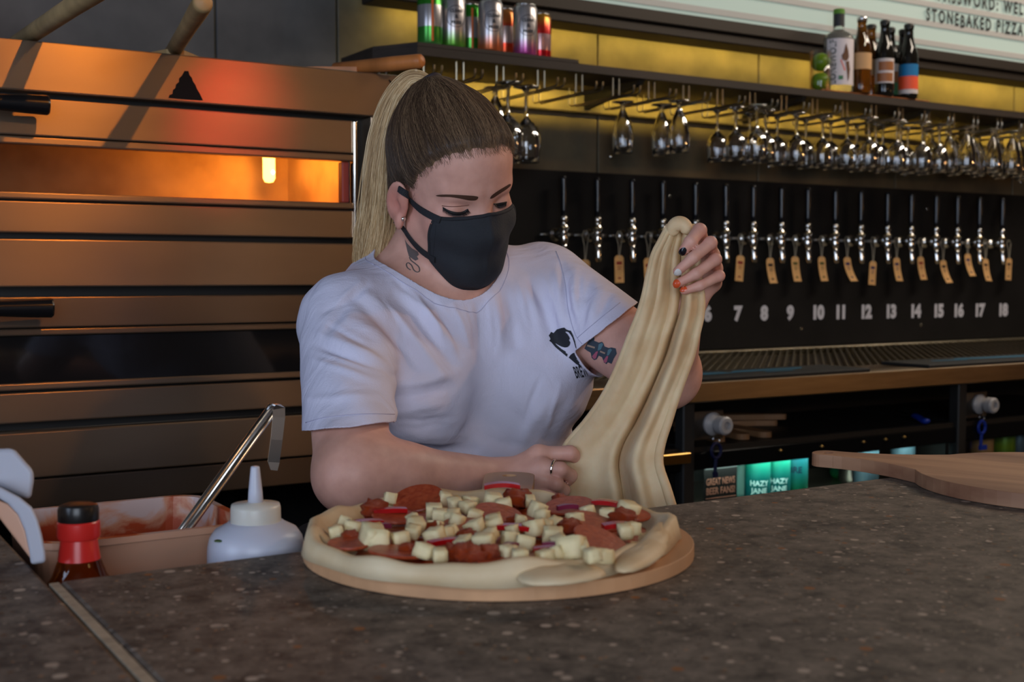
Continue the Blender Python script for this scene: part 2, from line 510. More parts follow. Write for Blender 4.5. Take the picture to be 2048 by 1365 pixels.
# oven lamp in the chamber : glass tube with filament
lp = PY(538, 340, OY+0.40)
lx, ly, lz = lp
lam = MB().lathe([(0.0, -0.028), (0.009, -0.026), (0.013, -0.018), (0.013, 0.024), (0.015, 0.03)], 16, c=ol(lx, ly, lz)).build('oven_lamp', m_bulb, oven, smooth=True)
MB().lathe([(0, -0.005), (0.004, 0), (0, 0.005)], 10, c=ol(lx+0.004, ly-0.014, lz-0.006)).build('filament', m_bulb_hot, lam, smooth=True)
point('chamber_light', (lx-0.02, ly-0.09, lz+0.01), 2.3, (1.0, 0.36, 0.04), 0.02)
# front of the upper deck
mb = MB()
mb.box(ol(ODX-0.004, OY+0.026, zl(480)), ol(OX1-0.001, OY+0.042, ZT-0.002))
mb.box(ol(OX0, OY+0.026, zl(297)), ol(ODX-0.004, OY+0.042, ZT-0.002))
mb.box(ol(OX0, OY+0.026, zl(480)), ol(ODX-0.004, OY+0.042, zl(399)))
mb.box(ol(OX0, OY+0.026, zl(399)), ol(OX0+0.14, OY+0.042, zl(297)))
mb.build('door_surround', m_black, oven)
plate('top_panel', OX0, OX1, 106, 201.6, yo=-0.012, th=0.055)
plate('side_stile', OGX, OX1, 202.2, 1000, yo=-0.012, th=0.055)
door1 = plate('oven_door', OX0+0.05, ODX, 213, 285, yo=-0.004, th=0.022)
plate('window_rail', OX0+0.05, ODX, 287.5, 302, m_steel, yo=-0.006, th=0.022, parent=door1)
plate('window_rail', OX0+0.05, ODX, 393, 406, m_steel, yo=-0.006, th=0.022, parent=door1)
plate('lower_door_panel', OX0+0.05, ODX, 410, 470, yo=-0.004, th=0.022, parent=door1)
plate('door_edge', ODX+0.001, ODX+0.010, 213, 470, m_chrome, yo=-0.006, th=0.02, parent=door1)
plate('seal_strip', ODX-0.019, ODX-0.004, 303, 392, m_red, yo=0.004, th=0.02, parent=door1)
plate('door_glass', OX0+0.06, ODX-0.002, 301, 394, m_ovglass, yo=0.006, th=0.004, parent=door1, bev=0.0006)
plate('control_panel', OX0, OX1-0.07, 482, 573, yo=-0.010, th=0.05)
# front of the lower deck
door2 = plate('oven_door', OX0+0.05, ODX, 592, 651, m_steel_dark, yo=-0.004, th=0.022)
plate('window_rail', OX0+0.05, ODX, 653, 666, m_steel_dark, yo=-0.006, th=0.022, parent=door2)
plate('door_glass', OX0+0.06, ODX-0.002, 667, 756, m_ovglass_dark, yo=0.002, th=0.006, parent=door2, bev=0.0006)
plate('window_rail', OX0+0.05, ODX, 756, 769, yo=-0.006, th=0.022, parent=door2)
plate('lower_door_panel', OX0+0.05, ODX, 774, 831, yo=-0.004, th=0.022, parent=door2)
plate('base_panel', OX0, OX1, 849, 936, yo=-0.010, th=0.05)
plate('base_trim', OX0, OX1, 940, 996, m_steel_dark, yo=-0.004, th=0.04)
mb = MB()
for x in (OX0+0.03, 0.43, OX1-0.07):
    for y in (OY+0.06, OY+0.70): mb.box(ol(x, y, 0), ol(x+0.045, y+0.045, ZB))
mb.box(ol(OX0+0.03, OY+0.06, 0.25), ol(OX1-0.03, OY+0.74, 0.28))
mb.build('oven_stand', m_black, oven)
# black handles on steel stand offs
for door, (xr, yc) in ((door1, (98, 211)), (door2, (106, 616))):
    p = PY(xr, yc, OY-0.055)
    xe = float(p[0]); z = float(p[2])
    mb = MB()
    q = 0.0125
    mb.tube([ol(xe-0.60, OY-0.055, z), ol(xe-0.14, OY-0.055, z), ol(xe-0.09, OY-0.055, z), ol(xe-0.035, OY-0.055, z), ol(xe-0.003, OY-0.055, z), ol(xe, OY-0.055, z)],
            [q, q, q*1.0, q*1.22, q*1.3, q*1.12], 20)
    h = mb.build('door_handle', m_handle, door, smooth=False); auto_smooth(h)
    s = MB()
    for x in (xe-0.52, xe-0.17): s.tube([ol(x, OY-0.003, z), ol(x, OY-0.05, z)], 0.007, 12)
    s.build('handle_bracket', m_chrome, h, smooth=True)
# the black triangle mark and the slanted marks at the corner
def face_pt(x, y, d=0.0128): 
    p = PY(x, y, OY-d); return ol(*p)
mb = MB()
edge = [(369, 142), (377, 142), (379, 150), (384, 156), (386, 163), (391, 170), (394, 178), (399, 186), (406, 201), (372, 199), (337, 196), (339, 190), (345, 188), (346, 180), (351, 176), (352, 169), (358, 164), (358, 157), (364, 151)]
fr = [face_pt(*p) for p in edge]; n = len(fr)
mb.add(fr+[(p[0], p[1]+0.0006, p[2]) for p in fr], [tuple(range(n))]+[(k, n+k, n+(k+1) % n, (k+1) % n) for k in range(n)])
mb.build('triangle_mark', m_mark, oven)
mb = MB()
for x0, y0, x1, y1 in ((778, 160, 790, 175), (777, 176, 787, 189), (777, 193, 783, 200), (790, 163, 797, 171)):
    a, b = Vector(face_pt(x0, y0)), Vector(face_pt(x1, y1)); w_ = Vector((0.0012, 0, 0.0009))
    mb.add([a-w_, a+w_, b+w_, b-w_], [(0, 1, 2, 3)])
mb.build('vent_mark', m_mark, oven)

# ------------------------------------------------------------------ wooden peels lying on the oven
m_peel = mk('worn_beech', srgb(168, 140, 96), 0.55, var=0.25, scale=18, stretch=(1, 1, 0.12), bump=0.1, bscale=50)
m_peel2 = mk('oiled_beech', srgb(196, 120, 62), 0.45, var=0.3, scale=18, stretch=(1, 1, 0.12), bump=0.1, bscale=50)
def peel(pe, pm, r, length, mat, label, w_=0.15):
    """pe: pixel of the near end, pm: pixel where the handle crosses the oven edge"""
    z = ZT+r+0.0015
    A = Vector(PZ(pe[0], pe[1], z)); B = Vector(PZ(pm[0], pm[1], z))
    d = (B-A).normalized()
    yaw = math.atan2(d.y, d.x)
    t = empty('pizza_peel', (A.x, A.y, z), 0, label=label, cat='peel', group='wooden peels on the oven')
    M = Matrix.Rotation(yaw, 4, 'Z')@Matrix.Rotation(R(90), 4, 'Y')
    prof = [(0.0, 0.0), (r*0.7, 0.001), (r*0.95, 0.005), (r, 0.012), (r*1.02, 0.06), (r*0.92, 0.2), (r*0.9, length), (0, length+0.002)]
    MB().lathe(prof, 18, M=M).build('peel_handle', mat, t, smooth=True)
    l_ = 0.30
    poly = [(length-0.06, -r), (length, -0.05), (length+0.05, -w_), (length+l_, -w_), (length+l_+0.02, -w_+0.03), (length+l_+0.02, w_-0.03), (length+l_, w_), (length+0.05, w_), (length, 0.05), (length-0.06, r)]
    MB().prism(poly, -r, -r+0.012, Matrix.Rotation(yaw, 4, 'Z')).build('peel_blade', mat, t)
    return t
peel((222, -38), (45, 80), 0.016, 0.62, m_peel, 'pale worn wooden peel handle jutting out over the top left of the oven', 0.12)
peel((407, 4), (345, 105), 0.0150, 0.45, m_peel, 'pale wooden peel handle with round end, above the black triangle on the oven', 0.055)
peel((846, 122), (700, 136), 0.0138, 0.20, m_peel2, 'orange brown wooden peel handle at the right end of the oven top', 0.07)
# ------------------------------------------------------------------ back counter
BY0 = 2.10                                  # front edge of the back counter
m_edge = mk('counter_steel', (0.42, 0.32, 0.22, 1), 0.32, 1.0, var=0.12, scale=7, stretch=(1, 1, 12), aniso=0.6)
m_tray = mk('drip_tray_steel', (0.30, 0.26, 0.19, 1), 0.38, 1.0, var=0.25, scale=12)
m_mat = mk('black_rubber', (0.010, 0.010, 0.011, 1), 0.6)
m_blue = mk('blue_print', srgb(28, 92, 122), 0.6)
m_panel = mk('black_tap_panel', (0.0075, 0.0065, 0.006, 1), 0.7, var=0.3, scale=6, spec=0.25)
m_num = mk('white_paint', srgb(200, 198, 204), 0.6, var=0.08, scale=60)
m_kraft = mk('kraft_paper', srgb(216, 166, 106), 0.8, var=0.10, scale=60)
m_string = mk('white_string', srgb(170, 160, 140), 0.8)
m_ink = [mk('dark_ink', srgb(60, 42, 34), 0.8), mk('red_ink', srgb(140, 50, 38), 0.8), mk('violet_ink', srgb(66, 52, 84), 0.8), mk('olive_ink', srgb(86, 84, 40), 0.8)]
bc = empty('back_counter', (3.0, BY0, 0), label='dark back bar counter with steel top under the beer taps', cat='counter')
def bl(x, y, z): return (x-3.0, y-BY0, z)
CT = BAR
CB = CT-0.046
BX0, BX1 = 1.09, 6.2
MB().bbox(bl(BX0, BY0, CB), bl(BX1, BY0+0.17, CT), 0.003, 2).build('counter_edge', m_edge, bc)
MB().box(bl(BX0, BY0+0.17, CB), bl(BX1, 2.985, CT-0.022)).build('counter_top', m_steel_dark, bc)
MB().bbox(bl(BX0, 2.935, CT-0.022), bl(BX1, 2.985, CT), 0.003, 1).build('back_strip', m_tray, bc)
# carcass behind the open niches
mb = MB()
mb.box(bl(BX0, 2.55, 0.0), bl(BX1, 2.60, CB))
mb.build('carcass_back', m_black, bc)
mb = MB(); mb.box(bl(BX0, BY0+0.03, 0.0), bl(BX1, 2.55, 0.10)); mb.build('plinth', m_black, bc)
# drip tray : diagonal bars in a recessed tray
tray = empty('drip_tray', (3.0, 2.6, CT-0.02), label='long steel drip tray with slanted bars under the beer taps', cat='tray')
ty0, ty1 = BY0+0.172, 2.933
MB().box((BX0-3.0, ty0-2.6, -0.0015), (BX1-3.0, ty1-2.6, 0.0)).build('tray_pan', m_tray, tray)
seg = None
for i in range(150):
    x0 = BX0+0.02+i*0.0295
    x1 = x0+(ty1-ty0)*math.tan(R(45))
    if x1 > BX1: break
    if seg is None:
        d = Vector((x1-x0, ty1-ty0, 0)); L_ = d.length
        seg = MB().bbox((0, -0.0022, 0.0), (L_, 0.0022, 0.016), 0.001, 1).mesh('slat')
        seg.materials.append(m_tray)
    o = bpy.data.objects.new('slat', seg); COL.objects.link(o); o.parent = tray
    o.location = (x0-3.0, ty0-2.6, 0.001); o.rotation_euler = (0, 0, R(45))
# rubber bar mats on the front edge
def bar_mat(xa, xb, label, prints):
    y0, y1 = BY0+0.006, BY0+0.165
    t = tag(MB().bbox((xa, y0, CT+0.0005), (xb, y1, CT+0.009), 0.003, 2).build('bar_mat', m_mat), label, 'mat', 'rubber bar mats')
    mb = MB()
    z = CT+0.0097
    for poly in prints:
        mb.add([(xa+(xb-xa)*u, y0+(y1-y0)*v, z) for u, v in poly], [tuple(range(len(poly)))])
    mb.build('mat_print', m_blue, t)
    return t
xa = float(PY(1366, 768, BY0)[0])
xm = float(PY(1745, 746, BY0)[0])
xn = float(PY(1862, 738, BY0)[0])
bar_mat(xa, xm, 'black rubber bar mat with blue print beside the raised dough', [[(0.08, 0.52), (0.20, 0.35), (0.36, 0.4), (0.34, 0.62), (0.12, 0.72)], [(0.34, 0.45), (0.74, 0.5), (0.80, 0.72), (0.42, 0.70)], [(0.5, 0.28), (0.66, 0.30), (0.66, 0.40), (0.5, 0.38)]])
bar_mat(xn, xn+0.62, 'black rubber bar mat with blue print at the right end of the counter', [[(0.18, 0.5), (0.38, 0.42), (0.42, 0.58), (0.2, 0.62)], [(0.34, 0.55), (0.95, 0.35), (0.97, 0.7), (0.4, 0.78)]])

# ------------------------------------------------------------------ tap panel with numbers
NW = dict(zip(range(1, 19), 'one two three four five six seven eight nine ten eleven twelve thirteen fourteen fifteen sixteen seventeen eighteen'.split()))
TX = lambda n: 2.025+0.1253*(n-2)          # x of tap number n
PANY = 2.985
panel = empty('tap_panel', (3.0, PANY, 0), label='long black panel with white numbers holding the row of beer taps', cat='panel')
MB().bbox((1.10-3.0, 0.0, BAR+0.0005), (6.2-3.0, WY-0.013-PANY, 1.603), 0.003, 2).build('tap_board', m_panel, panel)
def num_geo(mb, s, h):
    v, f = text_geo(s, size=h/0.69, bold=0.0040, align='CENTER', xs=0.98, space=0.92)
    mb.add([(p[0], -0.0012, p[1]) for p in v], f)
for n in range(2, 19):
    px = {6: 1415, 7: 1475, 8: 1528, 9: 1580, 10: 1635, 11: 1681, 12: 1731, 13: 1781, 14: 1830, 15: 1876, 16: 1916, 17: 1958, 18: 2005}.get(n)
    if px is None:
        X, Z = TX(n)+0.03, 1.155
    else:
        q = PY(px, 628-(px-1415)*0.017+13, PANY); X, Z = float(q[0]), float(q[2])
    mb = MB(); num_geo(mb, str(n), 0.042)
    o = mb.build('number', m_num, panel); o.location = (X-3.0, 0, Z)
for px, py in ((1603, 657), (1842, 650), (1855, 418), (1340, 393)):
    q = PY(px, py, PANY)
    MB().lathe([(0.006, 0), (0.005, 0.0008), (0, 0.001)], 10, M=Matrix.Translation((float(q[0])-3.0, -0.0002, float(q[2])))@Matrix.Rotation(R(90), 4, 'X')).build('screw', m_chrome, panel, smooth=True)

# ------------------------------------------------------------------ beer taps
m_taphandle = mk('black_tap_lever', (0.010, 0.011, 0.014, 1), 0.16)
m_post_ = mk('steel_line', (0.25, 0.25, 0.25, 1), 0.35, 1.0)
m_brass = mk('brass_fitting', (0.80, 0.62, 0.30, 1), 0.18, 1.0)
def make_tap():
    t = empty('beer_tap', cat='tap', group='beer taps on the black panel')
    # x along the wall, -y towards the room, origin on the panel
    MB().lathe([(0.022, 0), (0.022, 0.004), (0.017, 0.010), (0.010, 0.013), (0.010, 0.035)], 18, M=Matrix.Rotation(R(90), 4, 'X')).build('shank', m_chrome, t, smooth=True)
    b = MB()
    b.tube([(0, -0.012, 0), (0, -0.030, 0.004), (0, -0.046, -0.001)], [0.0115, 0.0135, 0.011], 14)
    b.lathe([(0.011, -0.030), (0.0135, -0.02), (0.0145, -0.004), (0.012, 0.004), (0.0115, 0.012), (0.015, 0.018), (0.015, 0.024), (0.0105, 0.028), (0.0105, 0.036), (0.013, 0.040), (0.013, 0.050), (0.009, 0.054)], 18, c=(0, -0.050, 0))
    b.build('tap_body', m_chrome, t, smooth=True)
    b = MB(); b.lathe([(0.0125, 0.018), (0.0158, 0.0195), (0.0158, 0.0225), (0.0125, 0.024)], 18, c=(0, -0.050, 0)); b.build('collar', m_brass, t, smooth=True)
    MB().tube([(0, -0.049, -0.016), (0, -0.053, -0.04), (0, -0.056, -0.066), (0, -0.0565, -0.078)], [0.0085, 0.0105, 0.0098, 0.0080], 14).build('spout', m_chrome, t, smooth=True)
    MB().lathe([(0.0075, 0.054), (0.0085, 0.07), (0.0088, 0.10), (0.0098, 0.158), (0.0092, 0.166), (0.006, 0.169), (0, 0.170)], 16, c=(0, -0.050, 0)).build('tap_lever', m_taphandle, t, smooth=True)
    for s_ in (-1, 1): MB().tube([(s_*0.024, -0.012, 0), (s_*0.058, -0.012, 0)], 0.0042, 8).build('beer_line', m_post_, t, smooth=True)
    return t
proto = make_tap()
TAPZ = 1.416
TAPPX = {2: 1128, 3: 1196, 4: 1264, 5: 1327, 6: 1391, 7: 1452, 8: 1508, 9: 1563, 10: 1617, 11: 1671, 12: 1723, 13: 1776, 14: 1823, 15: 1872, 16: 1916, 17: 1960, 18: 2005}
tapx = {}
for n in range(2, 19):
    o = proto if n == 2 else copy_tree(proto)
    q = PY(TAPPX[n], 430, PANY-0.050); tapx[n] = float(q[0])
    o.location = (tapx[n], PANY, TAPZ)
    o['label'] = ('chrome beer tap with black lever above the painted number %s' % NW[n]) if n >= 6 else 'chrome beer tap with black lever, %s from the left on the black panel' % {2: 'first', 3: 'second', 4: 'third', 5: 'fourth'}[n]
    o.rotation_euler = (0, 0, R(rnd.uniform(-3, 3)))

# paper tags on loops of string
def make_tag(n, px, py, tilt, curl, ink, lines):
    """px,py: photo position of the hole at the tag's top"""
    q = PY(px, py, PANY-0.035)
    t = empty('paper_tag', tuple(map(float, q)), cat='tag', group='paper tags hanging from the taps',
              label='brown paper tag at the far right, past the tap above number eighteen' if n == 19 else ('brown paper tag on white string just left of the tap above number %s' % NW[n]) if n >= 6 else 'brown paper tag on white string just left of the %s tap from the left' % {2: 'first', 3: 'second', 4: 'third', 5: 'fourth'}[n])
    W_, H_ = 0.034, 0.082
    # curled card
    def pt(u, v, off=0.0):
        x = (u-0.5)*W_; z = 0.006-v*H_
        y = -curl*(v**2)*0.03-off
        c, s = math.cos(tilt), math.sin(tilt)
        xx = x+curl*0.012*v*v
        return (xx*c-z*s, y, xx*s+z*c)
    mb = MB(); nu, nv = 2, 9
    vs = []; fs = []
    for j in range(nv+1):
        for i in range(nu+1):
            u, v = i/nu, j/nv
            if v == 0: u = 0.22+0.56*u
            vs.append(pt(u, max(v, 0.0) if j != 1 else 0.09))
    for j in range(nv):
        for i in range(nu):
            k = j*(nu+1)+i; fs.append((k, k+1, k+nu+2, k+nu+1))
    mb.add(vs, fs)
    o = mb.build('card', m_kraft, t)
    md = o.modifiers.new('thick', 'SOLIDIFY'); md.thickness = 0.0007
    pm = MB()
    for v0, v1, u0, u1 in lines:
        pm.add([pt(u0, v1, 0.0009), pt(u1, v1, 0.0009), pt(u1, v0, 0.0009), pt(u0, v0, 0.0009)], [(0, 1, 2, 3)])
    pm.build('tag_print', m_ink[ink], t)
    # string loop up to the tap body
    X, Z = 0.006, TAPZ-float(q[2])
    y = PANY-0.028-float(q[1])
    sx = 0.012
    st = MB()
    st.tube([(0, 0, -0.004), (X-sx*0.5, y*0.5, Z*0.6), (X-sx, y, Z), (X-sx*0.4, y, Z+0.013), (X+sx*0.4, y, Z+0.013), (X+sx, y, Z), (X+sx*0.3, y*0.5, Z*0.6), (0, -0.0008, -0.004)], 0.0011, 5)
    st.build('string', m_string, t)
    return t
ln = [(0.22, 0.34, 0.2, 0.8), (0.40, 0.43, 0.25, 0.75), (0.48, 0.51, 0.3, 0.7), (0.80, 0.86, 0.35, 0.65)]
TAGS = [(3, 1170, 524, 0.05, 0.1, 1), (4, 1238, 515, 0.03, 0.0, 1), (5, 1296, 520, 0.04, 0.1, 1), (8, 1481, 515, -0.08, 0.0, 1), (9, 1540, 520, 0.02, 0.4, 0), (10, 1590, 517, 0.0, 0.35, 3), (11, 1643, 517, 0.02, 0.35, 3),
        (12, 1694, 518, 0.02, 0.8, 2), (13, 1746, 526, -0.06, 0.0, 2), (14, 1793, 519, 0.0, 0.4, 2), (15, 1841, 517, 0.02, 0.4, 1), (16, 1886, 524, 0.05, 0.7, 0), (17, 1935, 511, 0.03, 0.6, 2), (18, 1971, 521, -0.04, 0.5, 0), (19, 2018, 520, -0.04, 0.0, 0)]
for n, px, py, ti, cu, ink in TAGS: make_tag(n, px, py, ti, cu, ink, ln)


# ------------------------------------------------------------------ bottle coolers below the back counter
m_post = mk('grey_post', (0.035, 0.034, 0.033, 1), 0.5, 0.5)
m_lockplate = mk('steel_lock_plate', (0.14, 0.125, 0.11, 1), 0.4, 0.9, var=0.2, scale=30)
m_whiteplastic = mk('white_plastic', srgb(165, 160, 158), 0.4)
m_cable = mk('blue_plastic', srgb(22, 52, 150), 0.4)
m_cable_dk = mk('navy_plastic', srgb(18, 24, 60), 0.4)
m_gold = mk('gilt_rail', (0.55, 0.33, 0.10, 1), 0.3, 1.0)
m_coolglass = thin_glass('cooler_glass', (0.95, 0.97, 0.97, 1), 0.03)
FY = BY0+0.035                              # plane of the cooler fronts
def fx(px, py): return float(PY(px, py, FY)[0])
def fz(px, py): return float(PY(px, py, FY)[2])
NZ = fz(1500, 912)                          # shelf line : bottom of the open niche
NICHE_B = fz(1500, 895)
DZ = fz(1430, 937)                          # lower edge of the cooler's head rail
pxs = [(1375, 1345), (1918, 1905)]
coolers = []
edges = [1.12, fx(1375, 900), fx(1920, 850), 3.5]
names = ['black bottle cooler left of the cooler with the teal cans', 'black bottle cooler holding teal cans under the counter', 'black bottle cooler at the far right under the counter']
for i in range(3):
    xa, xb = edges[i]+0.012, edges[i+1]-0.012
    c = empty('bottle_cooler', (xa, FY, 0), label=names[i], cat='cooler', group='bottle coolers under the back counter')
    w_ = xb-xa
    mb = MB()
    mb.box((0, 0.40, 0.10), (w_, 0.412, NICHE_B)); mb.box((0, 0.02, 0.10), (0.02, 0.40, NICHE_B)); mb.box((w_-0.02, 0.02, 0.10), (w_, 0.40, NICHE_B))
    mb.box((0.02, 0.02, 0.10), (w_-0.02, 0.40, 0.12)); mb.box((0.0, 0.0, NICHE_B), (w_, 0.412, NICHE_B+0.012))
    mb.build('cooler_body', m_black, c)
    MB().bbox((0, -0.004, DZ), (w_, 0.018, NICHE_B), 0.003, 1).build('head_rail', m_black_gloss, c)
    MB().box((0.004, 0.0, 0.11), (w_-0.004, 0.004, DZ-0.001)).build('door_glass', m_coolglass, c)
    MB().box((0.02, 0.05, 0.735), (w_-0.02, 0.40, 0.742)).build('bottle_shelf', m_steel_dark, c)
    coolers.append(c)
# posts between the coolers with lock plates, cable glands and keys
for i, (px, py, nm) in enumerate(((1385, 830, 'left'), (1925, 780, 'right'))):
    x = edges[i+1]
    MB().bbox(bl(x-0.022, FY-0.012, 0.0), bl(x+0.012, FY+0.02, CB-0.0005), 0.003, 1).build('post', m_post, bc)
    pt_ = empty('lock_plate', (x+0.016, FY-0.016, 0), label='steel lock plate with white plastic knob on the %s' % ('post nearest the raised dough' if i == 0 else 'post above the wooden paddle board'), cat='lock', group='lock plates on the cooler posts')
    z1 = fz(px+25, 822 if i == 0 else 784); z0 = fz(px+25, 879 if i == 0 else 835)
    MB().bbox((-0.003, 0.010, z0), (0.085, 0.016, z1), 0.0015, 1).build('plate', m_lockplate, pt_)
    zc = fz(px+30, 848 if i == 0 else 808)
    mb = MB(); Mx = Matrix.Translation((0.050, 0.010, zc))@Matrix.Rotation(R(90), 4, 'X')
    mb.lathe([(0.0, 0), (0.026, 0), (0.027, 0.006), (0.022, 0.012), (0.014, 0.016), (0.0125, 0.026), (0.021, 0.030), (0.021, 0.048), (0.017, 0.052), (0.010, 0.052), (0.009, 0.045), (0, 0.045)], 20, M=Mx)
    k = mb.build('knob', m_whiteplastic, pt_); auto_smooth(k, 40)
    # key ring and key
    kx, kz = x+0.016+0.060, z0+0.004
    kt = empty('key', (kx, FY-0.010, kz), label='%s plastic key on a ring hanging from the lock plate' % ('dark navy' if i == 0 else 'bright blue'), cat='key', group='keys hanging from the locks')
    ring = [(0.010*math.cos(a), 0, 0.010*math.sin(a)-0.006) for a in np.linspace(0, 2*math.pi, 17)]
    MB().tube(ring, 0.0012, 6, cap=False).build('ring', m_chrome, kt, smooth=True)
    mc = m_cable_dk if i == 0 else m_cable
    mb = MB()
    mb.tube([(0.014*math.cos(a), 0, 0.017*math.sin(a)-0.031) for a in np.linspace(0, 2*math.pi, 17)], 0.004, 8, cap=False)
    mb.tube([(0, 0, -0.046), (-0.002, 0, -0.065), (-0.003, 0, -0.082)], 0.0042, 8)
    mb.box((-0.008, -0.003, -0.092), (0.020 if i else 0.004, 0.003, -0.080))
    mb.build('key_body', mc, kt, smooth=False)
# gilt rail of the left hand cooler
q0, q1 = fx(1318, 915), fx(1366, 912)
MB().bbox((edges[0]-1.132+0.02, -0.03, fz(1340, 926)), (q1-1.132-0.0, -0.004, fz(1340, 905)), 0.002, 1).build('gilt_rail', m_gold, coolers[0])
# gilt studs on the middle cooler
for px, py in ((1558, 901), (1724, 884), (1768, 879), (1805, 874), (1640, 893)):
    MB().lathe([(0, -0.004), (0.006, 0), (0, 0.004)], 8, c=(fx(px, py)-edges[1]-0.012, -0.006, fz(px, py))).build('stud', m_gold, coolers[1], smooth=True)

# wooden serving paddles, handles out, in the open niche above the middle cooler
m_wood_dk = mk('paddle_timber', srgb(150, 112, 78), 0.6, var=0.2, scale=25, stretch=(0.2, 1, 1))
NT = NICHE_B+0.0125
def paddle_poly(L_, hw, r):
    pts = []
    for a in np.linspace(90, 270, 9): pts.append((hw+hw*math.cos(R(a)), hw*math.sin(R(a))))
    pts += [(L_-0.05, -hw), (L_, -hw*1.6), (L_+0.06, -r)]
    for a in np.linspace(-80, 80, 12): pts.append((L_+0.08+r*(0.6+math.cos(R(a))*1.0), r*math.sin(R(a))))
    pts += [(L_+0.06, r), (L_, hw*1.6), (L_-0.05, hw)]
    return pts
for (px, py, rot, lev, hw, lab) in ((1460, 855, 75, 0, 0.016, 'lower wooden serving paddle of the pair beside the white knob'), (1460, 843, 78, 1, 0.016, 'upper wooden serving paddle of the pair beside the white knob'),
                                   (1510, 851, 80, 0, 0.018, 'wooden serving paddle second from the left in the dark niche'), (1556, 846, 88, 0, 0.018, 'wooden serving paddle third from the left in the dark niche'),
                                   (1670, 848, 150, 0, 0.014, 'pale wooden serving paddle lying askew in the niche, lower of two'), (1688, 838, 150, 1, 0.014, 'pale wooden serving paddle lying askew in the niche, upper of two')):
    x = fx(px, py); z = NT+0.0005+lev*0.0145
    y = FY+0.03+(0.17 if rot > 100 else 0)
    o = MB().prism(paddle_poly(0.11, hw, 0.026), 0, 0.0135).build('serving_paddle', m_wood_dk)
    o.location = (x, y, z); o.rotation_euler = (0, 0, R(rot))
    tag(o, lab, 'paddle', 'serving paddles in the niche')
# blue handled knife and a steel rod in the niches
kn = empty('knife', (fx(1865, 832), FY+0.04, NT+0.012), R(62), label='knife with a bright blue handle lying in the niche left of the post', cat='knife')
MB().tube([(-0.048, 0, -0.001), (-0.03, 0, -0.004), (0.0, 0, 0.0), (0.03, 0, 0.003), (0.05, 0, 0.001)], [0.008, 0.0105, 0.0105, 0.0105, 0.007], 10, flat=(1, 0.75)).build('knife_handle', m_cable, kn, smooth=True)
MB().prism([(0.045, -0.009), (0.19, -0.011), (0.21, 0.004), (0.045, 0.009)], 0, 0.0016).build('blade', m_chrome, kn)
rx = fx(1995, 823)
st = empty('sharpening_steel', (rx, FY+0.10, fz(1995, 826)+0.0), R(8), label='slim steel rod with grey fitting lying in the right hand niche', cat='tool')
MB().tube([(0, 0, 0), (0.16, 0, 0.0)], 0.006, 10).build('rod', m_chrome, st, smooth=True)
MB().lathe([(0.016, 0), (0.018, 0.010), (0.010, 0.024), (0.0, 0.025)], 14, M=Matrix.Rotation(R(90), 4, 'Y')@Matrix.Translation((0, 0, -0.012))).build('fitting', m_whiteplastic, st, smooth=True)
st.location.z = NT+0.019

# cans standing in the coolers and the black card
def can_mat(name, stops, rough=0.3, metal=0.6):
    m, nt, b = base_mat(name)
    N, L = nt.nodes, nt.links
    tc = N.new('ShaderNodeTexCoord'); sp = N.new('ShaderNodeSeparateXYZ'); L.new(tc.outputs['Object'], sp.inputs[0])
    mr = N.new('ShaderNodeMapRange'); mr.inputs['From Min'].default_value = 0; mr.inputs['From Max'].default_value = 0.14
    L.new(sp.outputs['Z'], mr.inputs['Value'])
    rp = N.new('ShaderNodeValToRGB'); e = rp.color_ramp.elements
    e[0].position, e[0].color = stops[0]; e[1].position, e[1].color = stops[-1]
    for p, c in stops[1:-1]:
        q = e.new(p); q.color = c
    L.new(mr.outputs['Result'], rp.inputs['Fac']); L.new(rp.outputs['Color'], b.inputs['Base Color'])
    b.inputs['Roughness'].default_value = rough; b.inputs['Metallic'].default_value = metal
    return m
m_alu = mk('aluminium', (0.72, 0.72, 0.72, 1), 0.25, 1.0)
CANP = [(0.024, 0.0), (0.027, 0.002), (0.030, 0.008), (0.0325, 0.013), (0.0325, 0.128), (0.030, 0.134), (0.0275, 0.138)]
CANT = [(0.0275, 0.138), (0.0285, 0.1385), (0.0285, 0.141), (0.0265, 0.1412), (0.0262, 0.137), (0.0, 0.1365)]
def make_can(name, mat, sc=1.0, ink=None, words=None, ring=False, ang=0.0, upside=True):
    t = empty(name, cat='can')
    MB().lathe([(r*sc, z*sc) for r, z in CANP], 28).build('can_body', mat, t, smooth=True)
    MB().lathe([(r*sc, z*sc) for r, z in CANT], 28, cap=False).build('can_lid', m_alu, t, smooth=True)
    if words:
        mb = MB()
        for s, z, size in words:
            text_cyl(mb, s, 0.0331*sc, z*sc, ang, size=size*sc, bold=0.0006)
        if ring:
            n = 40; rr = 0.0255; zc = ring
            vs = []; fs = []
            for k in range(n+1):
                a = 2*math.pi*k/n
                for q in (rr, rr+0.0016):
                    x, z = q*math.cos(a), q*math.sin(a)*1.02
                    aa = ang+x/0.0331
                    vs.append((0.0331*sc*math.cos(aa), 0.0331*sc*math.sin(aa), (zc+z)*sc))
            for k in range(n): fs.append((2*k, 2*k+1, 2*k+3, 2*k+2))
            mb.add(vs, fs)
        mb.build('can_print', ink, t)
    return t
m_teal = can_mat('teal_can', [(0, srgb(8, 92, 100)), (0.45, srgb(14, 122, 112)), (0.75, srgb(30, 165, 130)), (1, srgb(40, 170, 110))], 0.45, 0.2)
m_tealgreen = can_mat('teal_green_can', [(0, srgb(20, 120, 50)), (0.4, srgb(16, 110, 100)), (1, srgb(24, 110, 130))], 0.45, 0.2)
m_palecan = can_mat('pale_mint_can', [(0, srgb(140, 190, 175)), (0.5, srgb(150, 195, 180)), (1, srgb(60, 140, 90))], 0.45, 0.2)
